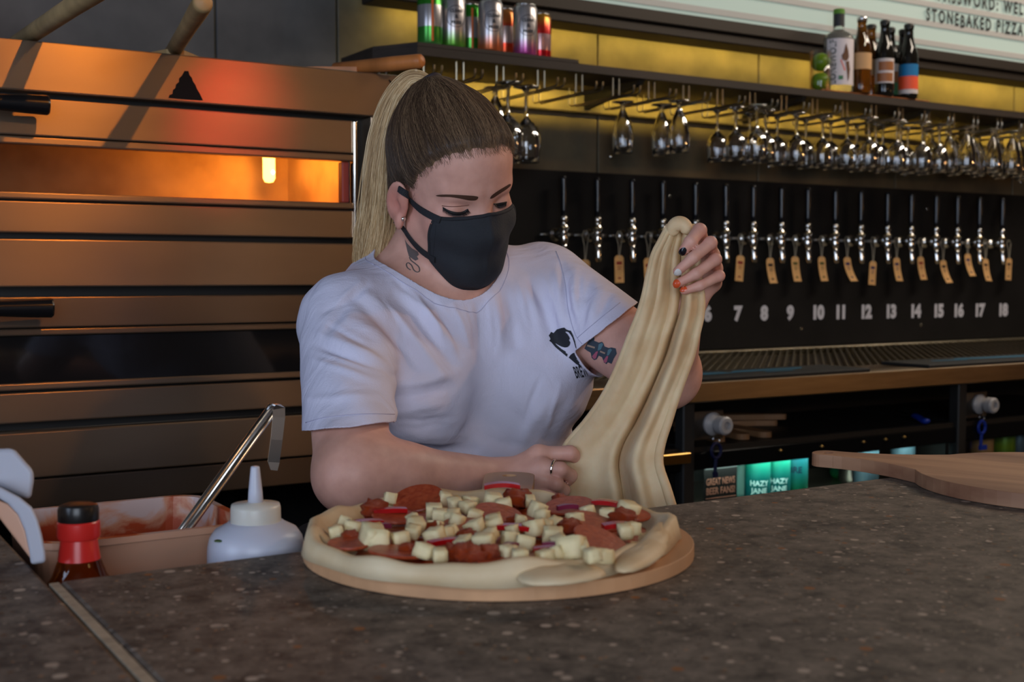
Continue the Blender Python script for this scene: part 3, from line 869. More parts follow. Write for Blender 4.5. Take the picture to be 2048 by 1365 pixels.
m_greycan = can_mat('grey_blue_can', [(0, srgb(90, 110, 120)), (0.5, srgb(110, 130, 140)), (1, srgb(60, 100, 115))], 0.4, 0.3)
m_limecan = can_mat('lime_can', [(0, srgb(20, 130, 110)), (0.5, srgb(150, 190, 40)), (1, srgb(20, 130, 100))], 0.4, 0.3)
m_palecolour = mk('pale_print', srgb(190, 225, 215), 0.5)
m_navyink = mk('navy_print', srgb(14, 40, 60), 0.5)
SHZ = 0.7425
cy = FY+0.085
facing = math.atan2(-CAM[1]-cy, -2.0)        # towards the camera
m_ink_dk = mk('dark_green_print', srgb(12, 60, 44), 0.5)
specs = [(1487, 'pale', 'pale mint beer can beside the black card'), (1515, 'hazy', 'teal beer can with HAZY JANE lettering, left of the two'), (1555, 'hazy', 'teal beer can with HAZY JANE lettering, right of the two'),
         (1590, 'bre', 'teal and green beer can with dark lettering right of the lettered pair'), (1682, 'tealb', 'dark teal can left of the pale can under the wooden paddle'), (1701, 'palex', 'pale grey can under the handle of the wooden paddle'),
         (1732, 'greyw', 'grey blue can with pale lettering under the wooden paddle'), (1805, 'greyw', 'grey blue can half hidden by the head of the wooden paddle'), (1962, 'kraft', 'tan can just above the wooden paddle at the right'), (1985, 'tealb', 'dark green can above the wooden paddle at the right'),
         (2006, 'lime', 'lime and teal can above the wooden paddle at the right'), (2035, 'greyw', 'grey can at the right edge above the wooden paddle')]
for i, (px, kind, lab) in enumerate(specs):
    q = PY(px, 960, cy)
    x = float(q[0])
    ang = math.atan2(0-cy, 0-x)
    sc = 0.97
    zt1 = (float(PY(1515, 974, cy-0.03)[2])-SHZ)/sc; zt2 = (float(PY(1515, 989, cy-0.03)[2])-SHZ)/sc
    if kind == 'hazy':
        c = make_can('beer_can', m_teal, sc, m_palecolour, [('HAZY', zt1, 0.0185), ('JANE', zt2, 0.0185)], ang=ang+0.15)
    elif kind == 'bre':
        c = make_can('beer_can', m_tealgreen, sc, m_navyink, [('BRE', zt1+0.022, 0.022)], ang=ang)
    elif kind == 'pale':
        c = make_can('beer_can', m_palecan, sc)
    elif kind == 'greyw':
        c = make_can('beer_can', m_greycan, sc)
    elif kind == 'lime': c = make_can('beer_can', m_limecan, sc)
    elif kind == 'kraft': c = make_can('beer_can', m_kraft, sc)
    elif kind == 'palex': c = make_can('beer_can', m_alu, sc)
    else: c = make_can('beer_can', m_tealgreen, sc)
    dy = {'pale': 0.075, 'palex': 0.075, 'tealb': 0.15}.get(kind, 0.0)
    c.location = (float(PY(px, 960, cy+dy)[0]), cy+dy, SHZ)
    tag(c, lab, 'can', 'cans in the bottle coolers')
# black card with pink lettering standing in the middle cooler
m_card = mk('black_card', (0.012, 0.009, 0.008, 1), 0.6)
m_pink = mk('salmon_print', srgb(200, 130, 105), 0.6)
qa, qb = PY(1412, 960, FY+0.03), PY(1472, 955, FY+0.03)
cd_ = empty('notice_card', (float(qa[0]), FY+0.03, SHZ), label='black card with salmon lettering GREAT NEWS BEER FANS in the cooler', cat='card')
W_ = float(qb[0]-qa[0])
zt = fz(1440, 959)-SHZ+0.012
MB().bbox((-0.004, 0, 0), (W_+0.004, 0.004, zt+0.008), 0.001, 1).build('card', m_card, cd_)
mb = MB()
def card_line(s, zz, h):
    v, f = text_geo(s, size=h, bold=0.0006)
    wv = max(p[0] for p in v)
    k = (W_*0.96)/wv
    mb.add([(p[0]*k, -0.0008, zz+p[1]) for p in v], f)
card_line('GREAT NEWS', zt-0.030, 0.022); card_line('BEER FANS!', zt-0.052, 0.022)
mb.box((0, -0.0009, zt-0.0620), (W_, -0.0004, zt-0.0605))
for k, (u0, u1) in enumerate(((0.15, 0.85), (0.05, 0.9), (0.1, 0.95), (0.02, 0.6))):
    mb.box((W_*u0, -0.0009, zt-0.0735-k*0.0085), (W_*u1, -0.0004, zt-0.0695-k*0.0085))
mb.build('card_print', m_pink, cd_)
# ------------------------------------------------------------------ long shelf with glass rack
SY0, SY1 = 2.72, 3.03
SZ = float(PY(1157, 127, SY0)[2]); SZB = SZ-0.0215
sx0 = float(PY(835, 96, SY0)[0]); sx1 = 6.0
shelf = empty('wall_shelf', (sx0, SY0, SZB), label='long dark timber shelf on the yellow lit back wall', cat='shelf')
def sl(x, y, z): return (x-sx0, y-SY0, z-SZB)
bq = PZ(745, 101, SZ)
mb = MB()
mb.prism([(0, 0), (sx1-sx0, 0), (sx1-sx0, SY1-SY0), (float(bq[0])-sx0, SY1-SY0), (float(bq[0])-sx0, float(bq[1])-SY0)], 0, SZ-SZB)
mb.build('shelf_board', m_shelf, shelf)
stepx = float(PY(1157, 122, SY0)[0])
mb = MB(); mb.prism([(0, -0.001), (stepx-sx0, -0.001), (stepx-sx0, SY1-SY0), (float(bq[0])-sx0, SY1-SY0), (float(bq[0])-sx0, float(bq[1])-SY0)], SZ-SZB+0.0003, SZ-SZB+0.0095)
mb.build('shelf_board', m_shelf, shelf)
for px in (1275, 1600, 1850, 2040):
    x = float(PY(px, 175, SY0+0.04)[0])
    o = MB().prism([(0.02, 0), (SY1-SY0+0.058, 0), (SY1-SY0+0.058, -0.085), (SY1-SY0+0.02, -0.06), (0.03, -0.012)], -0.010, 0.010, Matrix.Rotation(R(90), 4, 'Z')@Matrix.Rotation(R(90), 4, 'X')).build('bracket', m_black, shelf)
    o.location = (x-sx0, 0, -0.0005)
# the rack: hanging wire rails, one pair per channel
m_wire = mk('rack_wire', (0.42, 0.36, 0.26, 1), 0.3, 1.0)
led = tag(MB().bbox((1.5, 3.005, SZB-0.062), (6.0, WY-0.0125, SZB-0.001), 0.003, 1).build('trim_1', m_wall), kind='structure')
rack = empty('stemware_rack', (sx0, SY0, SZB), label='wire stemware rack screwed beneath the long shelf', cat='rack')
STZ = float(PY(1358, 207, 2.74)[2])           # height of the top of the stems = underside of the feet
RZ = STZ+0.001
hook = [840, 920, 1000, 1082, 1158, 1232, 1303, 1372, 1440, 1505, 1568, 1630, 1690, 1748, 1802, 1855, 1905, 1953, 2000, 2044]
railmesh = None
def rail_mesh():
    mb = MB()
    dz = SZB-RZ
    for s in (-1, 1):
        x = s*0.0105
        mb.tube([(x, 0.030, -0.001), (x, 0.030, -dz*0.55), (x, 0.030, -dz+0.006), (x, 0.038, -dz), (x, 0.10, -dz), (x, 0.235, -dz), (x, 0.243, -dz+0.006), (x, 0.243, -0.001)], 0.0026, 7)
        mb.tube([(x, 0.032, -dz), (x, -0.05, -dz), (x, -0.062, -dz+0.003), (x, -0.066, -dz+0.012), (x, -0.066, -dz+0.022)], 0.0026, 7)
    return mb.mesh('rail')
railmesh = rail_mesh(); railmesh.materials.append(m_wire)
for px in hook:
    q = PY(px, 175, SY0+0.03)
    o = bpy.data.objects.new('rail', railmesh); COL.objects.link(o); o.parent = rack
    o.location = (float(q[0])-sx0, 0, 0)

# ------------------------------------------------------------------ hanging glasses
m_glass = mk('clear_glass', (1, 1, 1, 1), 0.015, 0.0, trans=1.0, ior=1.45)
def lathe_shell(prof_o, prof_i, n=24):
    mb = MB(); mb.lathe(prof_o+prof_i[::-1], n, cap=False); return mb
# profiles run from the foot (z=0, above) down to the rim (negative z)
def glass_mesh(kind):
    if kind == 'tulip':
        o = [(0.0, 0.005), (0.030, 0.004), (0.031, 0.002), (0.030, 0.0005), (0.010, -0.002), (0.006, -0.008), (0.0065, -0.018), (0.010, -0.026), (0.019, -0.045), (0.027, -0.070), (0.0305, -0.095), (0.0300, -0.120), (0.0275, -0.142)]
        i = [(0.0, -0.026), (0.006, -0.029), (0.0165, -0.047), (0.0250, -0.072), (0.0288, -0.096), (0.0285, -0.120), (0.0263, -0.142)]
    elif kind == 'wine':
        o = [(0.0, 0.005), (0.030, 0.004), (0.031, 0.002), (0.030, 0.0005), (0.010, -0.003), (0.0042, -0.012), (0.0038, -0.045), (0.0045, -0.060), (0.012, -0.068), (0.024, -0.080), (0.031, -0.098), (0.0325, -0.115), (0.0300, -0.138), (0.0285, -0.152)]
        i = [(0.0, -0.065), (0.010, -0.070), (0.0225, -0.082), (0.0295, -0.099), (0.0310, -0.115), (0.0286, -0.138), (0.0273, -0.152)]
    else:
        o = [(0.0, 0.005), (0.034, 0.004), (0.035, 0.002), (0.034, 0.0005), (0.010, -0.004), (0.0046, -0.014), (0.0042, -0.060), (0.0055, -0.078), (0.016, -0.088), (0.031, -0.104), (0.039, -0.128), (0.040, -0.150), (0.036, -0.180), (0.034, -0.195)]
        i = [(0.0, -0.084), (0.013, -0.090), (0.029, -0.106), (0.0372, -0.129), (0.0382, -0.150), (0.0343, -0.180), (0.0326, -0.195)]
    me = lathe_shell(o, i).mesh(kind+'_glass')
    me.polygons.foreach_set('use_smooth', [True]*len(me.polygons)); me.materials.append(m_glass)
    return me
gm = {k: glass_mesh(k) for k in ('tulip', 'wine', 'large')}
G = [(1016, 171, 'large'), (1047, 178, 'large'), (1010, 180, 'tulip'), (1245.5, 209, 'tulip'), (1323, 214.5, 'tulip'), (1358, 207, 'tulip'), (1434, 224, 'wine'), (1460, 221, 'wine'), (1491.6, 218, 'wine'), (1499, 231, 'wine'), (1525.6, 227, 'wine'), (1554, 235, 'wine'), (1584.6, 232, 'wine'), (1611, 243, 'wine'), (1635, 240, 'wine'),
     (1661, 246, 'wine'), (1691, 242, 'wine'), (1713, 252, 'wine'), (1726, 241, 'wine'), (1746, 249, 'wine'), (1765, 255, 'wine'), (1779, 247, 'wine'), (1801, 251, 'wine'), (1815, 259, 'wine'), (1838, 250, 'wine'), (1848, 261, 'wine'), (1862, 266, 'tulip'), (1878, 254, 'wine'), (1895, 263, 'tulip'), (1909, 271, 'tulip'),
     (1933, 259, 'tulip'), (1944, 267, 'tulip'), (1957, 275, 'tulip'), (1986, 263, 'tulip'), (1994, 272, 'tulip'), (2002, 280, 'tulip'), (2024, 267, 'tulip'), (2036, 276, 'tulip'), (2046, 284, 'tulip')]
ORD = 'first second third fourth fifth sixth seventh eighth ninth tenth eleventh twelfth thirteenth fourteenth fifteenth sixteenth seventeenth eighteenth nineteenth twentieth twenty-first twenty-second twenty-third twenty-fourth'.split()
cnt = {}
placed = []
for gi_, (px, py, k) in enumerate(G):
    q = PZ(px, py, STZ); X, Y = float(q[0]), float(q[1])
    Y = min(max(Y, 2.66), 2.955)
    p = PY(px, 300, Y); X = float(p[0])
    for it in range(40):                       # keep feet apart
        mv = False
        for (a, b) in placed:
            d = math.hypot(X-a, Y-b)
            if d < (0.083 if gi_ < 3 else 0.0655):
                ux, uy = ((X-a)/d, (Y-b)/d) if d > 1e-6 else (1, 0)
                X += ux*((0.084 if gi_ < 3 else 0.0665)-d); Y += uy*((0.084 if gi_ < 3 else 0.0665)-d); mv = True
        if not mv: break
    placed.append((X, Y))
    cnt[k] = cnt.get(k, 0)+1
    o = bpy.data.objects.new({'tulip': 'tulip_glass', 'wine': 'wine_glass', 'large': 'wine_glass'}[k], gm[k]); COL.objects.link(o)
    o.location = (X, Y, RZ+0.0028)
    if k == 'large': lab = 'large clear wine glass hanging just right of the woman\'s hair, %s one' % ('nearer' if cnt[k] == 1 else 'farther')
    elif k == 'wine': lab = '%s clear long stemmed wine glass from the left, hanging upside down in the rack' % ORD[cnt[k]-1]
    else: lab = '%s clear short stemmed tulip glass from the left, hanging upside down in the rack' % ORD[cnt[k]-1]
    tag(o, lab, 'glass', 'stemmed glasses hanging in the rack')

# ------------------------------------------------------------------ cans on the shelf
CZ = SZ+0.0098
m_grn = can_mat('green_can', [(0, srgb(120, 170, 110)), (0.10, srgb(70, 150, 60)), (0.36, srgb(60, 140, 50)), (0.37, srgb(170, 165, 165)), (0.75, srgb(170, 165, 165)), (0.76, srgb(50, 140, 40)), (1, srgb(60, 150, 40))], 0.25, 0.6)
m_silg = can_mat('silver_can_green_base', [(0, srgb(90, 190, 40)), (0.15, srgb(120, 170, 80)), (0.36, srgb(180, 172, 172)), (1, srgb(180, 174, 174))], 0.28, 0.7)
m_silo = can_mat('silver_can_orange_base', [(0, srgb(235, 110, 50)), (0.15, srgb(215, 120, 80)), (0.36, srgb(180, 172, 172)), (1, srgb(180, 174, 174))], 0.28, 0.7)
m_silp = can_mat('silver_can_pink_base', [(0, srgb(215, 70, 160)), (0.15, srgb(190, 100, 160)), (0.36, srgb(180, 172, 172)), (1, srgb(180, 174, 174))], 0.28, 0.7)
m_org = can_mat('orange_can', [(0, srgb(200, 120, 60)), (0.12, srgb(215, 90, 40)), (0.33, srgb(220, 60, 30)), (0.36, srgb(190, 165, 160)), (0.66, srgb(190, 165, 160)), (0.67, srgb(200, 50, 30)), (0.75, srgb(215, 110, 50)), (1, srgb(190, 130, 70))], 0.25, 0.6)
m_redc = can_mat('red_can', [(0, srgb(200, 110, 120)), (0.12, srgb(190, 40, 50)), (0.28, srgb(200, 20, 35)), (0.30, srgb(190, 150, 155)), (0.60, srgb(190, 150, 155)), (0.61, srgb(190, 20, 30)), (0.75, srgb(190, 60, 40)), (1, srgb(205, 165, 60))], 0.25, 0.6)
m_canink = mk('can_print_ink', srgb(48, 46, 50), 0.5)
words = [('CLEAN', 0.0925, 0.011), ('&', 0.0775, 0.014), ('PRESS', 0.063, 0.011)]
CANS = [(860, 2.785, m_grn, None, 'green drinks can with a grey band, leftmost on the shelf'), (906, 2.785, m_silg, words, 'silver drinks can with round emblem and green base'), (940, 2.865, m_grn, None, 'green can with orange stripe standing behind the silver can'),
        (981, 2.785, m_silo, words, 'silver drinks can with round emblem and orange base'), (1008, 2.865, m_org, None, 'orange can behind the silver can with orange base'), (1050, 2.785, m_silp, words, 'silver drinks can with round emblem and pink base'), (1079, 2.865, m_redc, None, 'red can standing rightmost of the cans on the shelf')]
m_stripe = mk('orange_stripe', srgb(225, 110, 50), 0.3, 0.4)
for px, Y, m, wd, lab in CANS:
    X = float(PY(px, 60, Y)[0])
    ang = math.atan2(-Y, -X)
    c = make_can('drinks_can', m, 1.0, m_canink, wd, 0.0825 if wd else False, ang+0.28)
    if not wd and m is m_grn:
        mb = MB(); cyl_patch(mb, 0.0328, 0.014, 0.128, ang+0.12, ang+0.28, 3); mb.build('stripe', m_stripe, c)
    c.location = (X, Y, CZ)
    tag(c, lab, 'can', 'drinks cans on the shelf')

# ------------------------------------------------------------------ bottles, limes and copper tray on the shelf
tx0 = float(PY(1643, 175, SY0+0.01)[0]); tx1 = float(PY(1856, 195, SY0+0.01)[0])
mb = MB(); mb.bbox((0, 0, 0), (tx1-tx0, 0.22, 0.0045), 0.0015, 1)
tr = tag(mb.build('copper_tray', m_copper), 'thin copper tray under the bottles on the long shelf', 'tray'); tr.location = (tx0, SY0+0.004, SZ+0.0003)
BZ = SZ+0.0052
m_amber = mk('amber_glass', (0.20, 0.075, 0.012, 1), 0.06, 0.0, trans=0.75, ior=1.5)
m_dkglass = mk('dark_glass', (0.010, 0.009, 0.007, 1), 0.08, 0.0, spec=0.6)
m_tan = mk('tan_label', srgb(196, 152, 104), 0.6)
m_cream = mk('cream_label', srgb(200, 190, 188), 0.6)
m_lblue = mk('blue_label', srgb(0, 110, 165), 0.5)
m_lor = mk('coral_label', srgb(232, 84, 48), 0.5)
m_lgr = mk('green_label', srgb(60, 120, 80), 0.5)
m_capd = mk('dark_cap', srgb(44, 44, 42), 0.4, 0.3)
m_goldl = mk('bronze_label', srgb(150, 92, 50), 0.45)
BP = [(0.0, 0.0), (0.027, 0.0), (0.030, 0.004), (0.0305, 0.02), (0.0305, 0.130), (0.029, 0.145), (0.024, 0.163), (0.0175, 0.182), (0.0145, 0.20), (0.0132, 0.222), (0.0150, 0.224), (0.0150, 0.231), (0.0132, 0.233)]
CAPP = [(0.0152, 0.230), (0.0162, 0.231), (0.0160, 0.239), (0.013, 0.242), (0, 0.2425)]
def bottle(px, Y, mat, capm, labels, lab):
    X = float(PY(px, 120, Y)[0]); ang = math.atan2(-Y, -X)
    t = empty('beer_bottle', (X, Y, BZ), label=lab, cat='bottle', group='beer bottles on the shelf')
    MB().lathe(BP, 28).build('bottle_body', mat, t, smooth=True)
    MB().lathe(CAPP, 24, cap=False).build('crown_cap', capm, t, smooth=True)
    for (z0, z1, h0, h1, lm) in labels:
        mb = MB(); cyl_patch(mb, 0.0309, z0, z1, ang+h0, ang+h1, 20); mb.build('label', lm, t, smooth=True)
    return t
tanl = [(0.075, 0.126, -1.5, 1.5, m_tan)]
brl = [(0.040, 0.118, -1.2, 1.3, m_cream), (0.045, 0.072, -0.9, 1.0, m_goldl), (0.08, 0.108, -0.6, 1.1, m_goldl)]
brl[1] = (0.045, 0.072, -0.8, 1.0, m_goldl)
blue = [(0.072, 0.110, -1.5, 1.5, m_lblue), (0.030, 0.0715, -1.5, 1.5, m_lor), (0.016, 0.0295, -1.5, 1.5, m_cream)]
grn = [(0.095, 0.12, -1.5, 1.5, m_cream), (0.06, 0.0945, -1.5, 1.5, m_goldl), (0.02, 0.0595, -1.5, 1.5, m_lgr)]
bottle(1723, 2.745, m_amber, m_alu, tanl, 'amber beer bottle with tan label, front one beside the tall white label bottle')
bottle(1742, 2.815, m_amber, m_capd, tanl, 'amber beer bottle with tan label standing behind its twin')
bt = bottle(1769, 2.745, m_dkglass, m_capd, [brl[0]], 'dark beer bottle with a framed cream and bronze label')
for z0, z1, h0, h1, lm in brl[1:]:
    mb = MB(); cyl_patch(mb, 0.0312, z0, z1, math.atan2(-2.745, -bt.location.x)+h0, math.atan2(-2.745, -bt.location.x)+h1, 14); mb.build('label', lm, bt, smooth=True)
bottle(1780, 2.815, m_dkglass, m_capd, grn, 'dark beer bottle with a green and bronze label, standing behind another')
bb = bottle(1817, 2.745, m_dkglass, m_capd, blue, 'dark beer bottle with bright blue and coral label')
bottle(1806, 2.815, m_dkglass, m_capd, [(0.03, 0.11, -1.5, 1.5, m_lblue)], 'dark beer bottle with a blue label standing behind the blue and coral one')
# gin bottle
gx = float(PY(1677, 100, 2.775)[0]); ga = math.atan2(-2.775, -gx)
gin = empty('gin_bottle', (gx, 2.775, BZ), label='clear spirit bottle with white label LONEWOLF and green topped black cap', cat='bottle')
m_ginglass = mk('pale_bottle_glass', (0.93, 0.96, 0.90, 1), 0.04, 0.0, trans=0.9, ior=1.2)
m_white = mk('white_label', srgb(212, 202, 206), 0.6)
m_lgrn = mk('lime_green_cap', srgb(78, 130, 20), 0.5)
m_lblack = mk('black_cap', srgb(30, 32, 36), 0.5)
MB().lathe([(0.0, 0.0), (0.043, 0.0), (0.046, 0.004), (0.046, 0.165), (0.044, 0.176), (0.034, 0.187), (0.020, 0.194), (0.017, 0.200), (0.0165, 0.214)], 32).build('bottle_body', m_ginglass, gin, smooth=True)
MB().lathe([(0.0172, 0.209), (0.0175, 0.210), (0.0175, 0.246), (0.0172, 0.2465)], 24).build('cap', m_lblack, gin, smooth=False)
MB().lathe([(0.0176, 0.2466), (0.0178, 0.247), (0.0178, 0.2600), (0.0165, 0.262), (0, 0.2622)], 24).build('cap_top', m_lgrn, gin)
mb = MB(); cyl_patch(mb, 0.0465, 0.022, 0.165, ga-0.85, ga+1.45, 24); lb = mb.build('label', m_white, gin, smooth=True)
mb = MB(); text_cyl(mb, 'LONEWOLF', 0.0469, 0.093, ga-0.15, up=False, size=0.031, bold=0.0004, xs=0.82); mb.build('label_print', m_lblack, lb)
# ragged brown leaf-like figure and a coral dash beside the lettering
m_brown = mk('brown_print', srgb(96, 62, 40), 0.6)
def patch2d(mbx, poly, rad, a0, z0):
    n = len(poly)
    mbx.add([(rad*math.cos(a0+x/rad), rad*math.sin(a0+x/rad), z0+z) for x, z in poly], [tuple(range(n))])
mb = MB()
patch2d(mb, [(0.004, 0.150), (0.012, 0.128), (0.015, 0.108), (0.010, 0.098), (0.002, 0.094), (-0.008, 0.100), (-0.010, 0.112), (-0.003, 0.122), (0.0, 0.136)], 0.0479, ga+0.42, 0)
patch2d(mb, [(0.000, 0.092), (0.012, 0.096), (0.017, 0.070), (0.014, 0.045), (0.009, 0.032), (0.006, 0.058)], 0.0479, ga+0.48, 0)
mb.build('label_print', m_brown, lb)
mb = MB(); patch2d(mb, [(-0.011, 0.098), (-0.009, 0.100), (0.006, 0.066), (0.003, 0.065)], 0.0481, ga+0.36, 0); mb.build('label_print', m_lor, lb)
mb = MB(); patch2d(mb, [(-0.008, 0.038), (0.006, 0.038), (0.006, 0.050), (-0.008, 0.050)], 0.0479, ga+0.20, 0); mb.build('label_print', m_lgr, lb)
# limes stacked in a tumbler
lx_ = float(PY(1641, 130, 2.765)[0])
m_thin = thin_glass('tumbler_glass', (0.97, 0.98, 0.97, 1), 0.07)
mb = lathe_shell([(0.0, 0.0), (0.031, 0.0), (0.0325, 0.003), (0.0335, 0.128)], [(0.0, 0.004), (0.0305, 0.005), (0.0322, 0.128)], 28)
tu = tag(mb.build('tumbler', m_thin, smooth=True), 'straight clear tumbler holding two limes on the shelf', 'glass'); tu.location = (lx_, 2.765, SZ+0.0004)
m_lime = mk('lime_skin', srgb(108, 140, 20), 0.35, var=0.15, scale=60, bump=0.15, bscale=180)
for i, z in enumerate((0.035, 0.094)):
    me = MB().lathe([(0, -0.031), (0.004, -0.0305), (0.013, -0.027), (0.022, -0.019), (0.027, -0.008), (0.028, 0.002), (0.026, 0.012), (0.020, 0.021), (0.011, 0.027), (0.005, 0.0295), (0.003, 0.032), (0, 0.0325)], 24).mesh('lime')
    o = link('lime', me, m_lime, None, True); o.location = (lx_, 2.765, SZ+z); o.rotation_euler = (R(20+50*i), R(70), 0)
    tag(o, ('lower' if i == 0 else 'upper')+' lime of the two stacked in the tumbler', 'lime', 'limes in the tumbler')

# ------------------------------------------------------------------ lit menu sign with rails
GY = 2.86
q0 = PY(1151, 0, GY); q1 = PY(2048, 126, GY)
SGZ = float((q0[2]+q1[2])/2)
m_face = mk('lit_acrylic', (0.3, 0.34, 0.31, 1), 0.4, emit=(0.36, 0.47, 0.40, 1), estr=0.52)
m_rail = mk('acrylic_rail', (0.30, 0.28, 0.26, 1), 0.4, emit=(0.30, 0.29, 0.25, 1), estr=0.42)
m_frame = mk('dark_bronze_frame', (0.030, 0.022, 0.016, 1), 0.5, 0.3)
m_letter = mk('black_letter', (0.02, 0.022, 0.022, 1), 0.4)
sign = empty('menu_sign', (3.4, GY, SGZ), label='long lit white letter board with black lettering above the shelf', cat='sign')
gx0, gx1 = 1.36-3.4, 2.6
FH = 0.066
MB().bbox((gx0, 0.0, -FH), (gx1, 0.10, -0.038), 0.003, 1).build('frame_rail', m_frame, sign)
MB().bbox((gx0, -0.012, -0.036), (gx1, 0.10, -0.0003), 0.003, 1).build('frame_rail', m_frame, sign)
MB().box((gx0, 0.0, 0.0), (gx1, 0.10, 0.62)).build('light_face', m_face, sign)
MB().bbox((gx0, -0.012, 0.6203), (gx1, 0.10, 0.66), 0.003, 1).build('frame_rail', m_frame, sign)
pitch = 0.0655
for k in range(9):
    z = 0.0115+k*pitch
    MB().bbox((gx0, -0.006, z), (gx1, -0.0005, z+0.020), 0.0015, 1).build('letter_rail', m_rail, sign)
def sign_text(s, px0, py0, px1, py1, h):
    a = PY(px0, py0, GY-0.007); b = PY(px1, py1, GY-0.007)
    v, f = text_geo(s, size=h/0.69, bold=0.0022, space=1.42)
    x0_ = min(p[0] for p in v); x1_ = max(p[0] for p in v)
    k = (float(b[0])-float(a[0]))/(x1_-x0_)
    A = float(a[0])-3.4
    za = float(a[2]+b[2])/2-SGZ
    # every letter is a loose tile: one object each
    par = list(range(len(v)))
    def fd(i):
        while par[i] != i: par[i] = par[par[i]]; i = par[i]
        return i
    for t in f:
        for q in t[1:]: par[fd(q)] = fd(t[0])
    isl = {}
    for t in f: isl.setdefault(fd(t[0]), []).append(t)
    isl = sorted(isl.values(), key=lambda L_: min(v[i][0] for t in L_ for i in t))
    for n_, L_ in enumerate(isl):
        ids = sorted({i for t in L_ for i in t}); mp = {q: j for j, q in enumerate(ids)}
        dz = -0.0045 if (s.startswith('STONE') and n_ == 5) else rnd.uniform(-0.0012, 0.0012)
        MB().add([(A+(v[i][0]-x0_)*k, -0.008, za+v[i][1]+dz) for i in ids], [tuple(mp[i] for i in t) for t in L_]).build('letter', m_letter, sign)
sign_text('STONEBAKED PIZZA', 1852, 42, 2046, 70, 0.040)
sign_text('PASSWORD: WEL', 1876, 2, 2046, 29, 0.040)
# yellow light strip under the sign
m_led = mk('yellow_led', (1, 0.8, 0.3, 1), 0.4, emit=(1, 0.72, 0.14, 1), estr=6.0)
ls = tag(MB().box((0, 0, 0), (4.5, 0.012, 0.006)).build('light_strip', m_led), 'thin yellow light strip fixed under the lit letter board', 'lamp')
ls.location = (1.48, GY+0.102, SGZ-0.030)
la = area('strip_light', (3.75, GY+0.117, SGZ-0.034), (3.75, WY-0.02, SGZ-FH-0.30), 4.5, 0.02, 6.8, (1.0, 0.70, 0.12))
la2 = area('under_shelf_fill', (3.75, 2.86, SZB-0.020), (3.75, WY, SZB-0.030), 4.5, 0.012, 3.0, (1.0, 0.70, 0.12))  # no strip here: added to yellow the band under the shelf
la2.data.spread = R(50)
# cooler lamps
area('cooler_lamp', (2.2, FY+0.022, DZ+0.02), (2.2, FY+0.09, 0.6), 0.80, 0.01, 1.5, (0.7, 1.0, 0.95))
# ------------------------------------------------------------------ serving boards
m_board = mk('pale_bamboo', srgb(196, 150, 110), 0.5, var=0.22, scale=16, stretch=(1, 0.08, 1), bump=0.08, bscale=30)
m_board2 = mk('acacia_board', srgb(190, 148, 114), 0.5, scale=17, stretch=(1, 0.12, 1), col2=srgb(128, 88, 66), bump=0.06, bscale=30)
m_board_side = mk('board_edge', srgb(192, 140, 96), 0.5, var=0.15, scale=30, stretch=(0.2, 0.2, 3))
def board_outline(r, hl, hw, end, kf=1.35, fl=0.045):
    """round board at the origin with a handle along +Y"""
    pts = []
    a_h = math.asin(min(0.99, (hw*kf)/r))
    n = 60
    for k in range(n+1):
        a = math.pi/2+a_h+(2*math.pi-2*a_h)*k/n
        pts.append((r*math.cos(a), r*math.sin(a)))
    y0 = r*math.cos(a_h)
    for t in (0.15, 0.3, 0.45, 0.6, 0.8, 1.0):
        pts.append((hw*0.92+(hw*kf-hw*0.92)*(1-t)**2, y0+fl*t))
    pts.append((hw, r+hl*0.75))
    for a in np.linspace(0, 180, 13):
        pts.append((hw*1.0*math.cos(R(a)), r+hl-end+end*math.sin(R(a))))
    pts.append((-hw, r+hl*0.75))
    for t in (1.0, 0.8, 0.6, 0.45, 0.3, 0.15):
        pts.append((-(hw*0.92+(hw*kf-hw*0.92)*(1-t)**2), y0+fl*t))
    return pts
def board(name, r, hl, hw, th, mat, loc, rz, label, hole=0.008, kf=1.35, fl=0.045):
    t = empty(name, loc, rz, label=label, cat='board')
    P = board_outline(r, hl, hw, hw*0.75, kf, fl)
    bm = bmesh.new()
    vs = [bm.verts.new((x, y, 0)) for x, y in P]
    es = [bm.edges.new((vs[i], vs[(i+1) % len(vs)])) for i in range(len(vs))]
    hv = []
    if hole:
        hc = (0, r+hl-hw*0.95)
        hv = [bm.verts.new((hc[0]+hole*math.cos(a), hc[1]+hole*math.sin(a), 0)) for a in np.linspace(0, 2*math.pi, 17)[:-1]]
        es += [bm.edges.new((hv[i], hv[(i+1) % 16])) for i in range(16)]
    bmesh.ops.triangle_fill(bm, use_beauty=True, use_dissolve=False, edges=es)
    ret = bmesh.ops.extrude_face_region(bm, geom=bm.faces[:])
    for v in [g for g in ret['geom'] if isinstance(g, bmesh.types.BMVert)]: v.co.z = th
    bmesh.ops.recalc_face_normals(bm, faces=bm.faces[:])
    me = bpy.data.meshes.new('board_slab'); bm.to_mesh(me); bm.free()
    o = link('board_slab', me, mat, t)
    md = o.modifiers.new('round', 'BEVEL'); md.width = 0.002; md.segments = 2; md.limit_method = 'ANGLE'; md.angle_limit = R(50)
    return t
BT = 0.0115
pc = Vector((0.5285+0.0135, 0.8805+0.0225, BAR+0.0006))
_he = PZ(1020, 946, BAR+BT); _dh = Vector((float(_he[0])-pc.x, float(_he[1])-pc.y))
pb = board('serving_board', 0.168, _dh.length-0.168+0.004, 0.0285, BT, m_board, pc, math.atan2(_dh.y, _dh.x)-math.pi/2, 'round wooden paddle board under the pizza with its handle pointing away')
rbq = PZ(2135, 948, BAR+0.016)
rb_o = Vector((float(rbq[0]), float(rbq[1]), BAR+0.0006))
he = PZ(1645, 906, BAR+0.016)
dv = Vector((float(he[0])-rb_o.x, float(he[1])-rb_o.y))
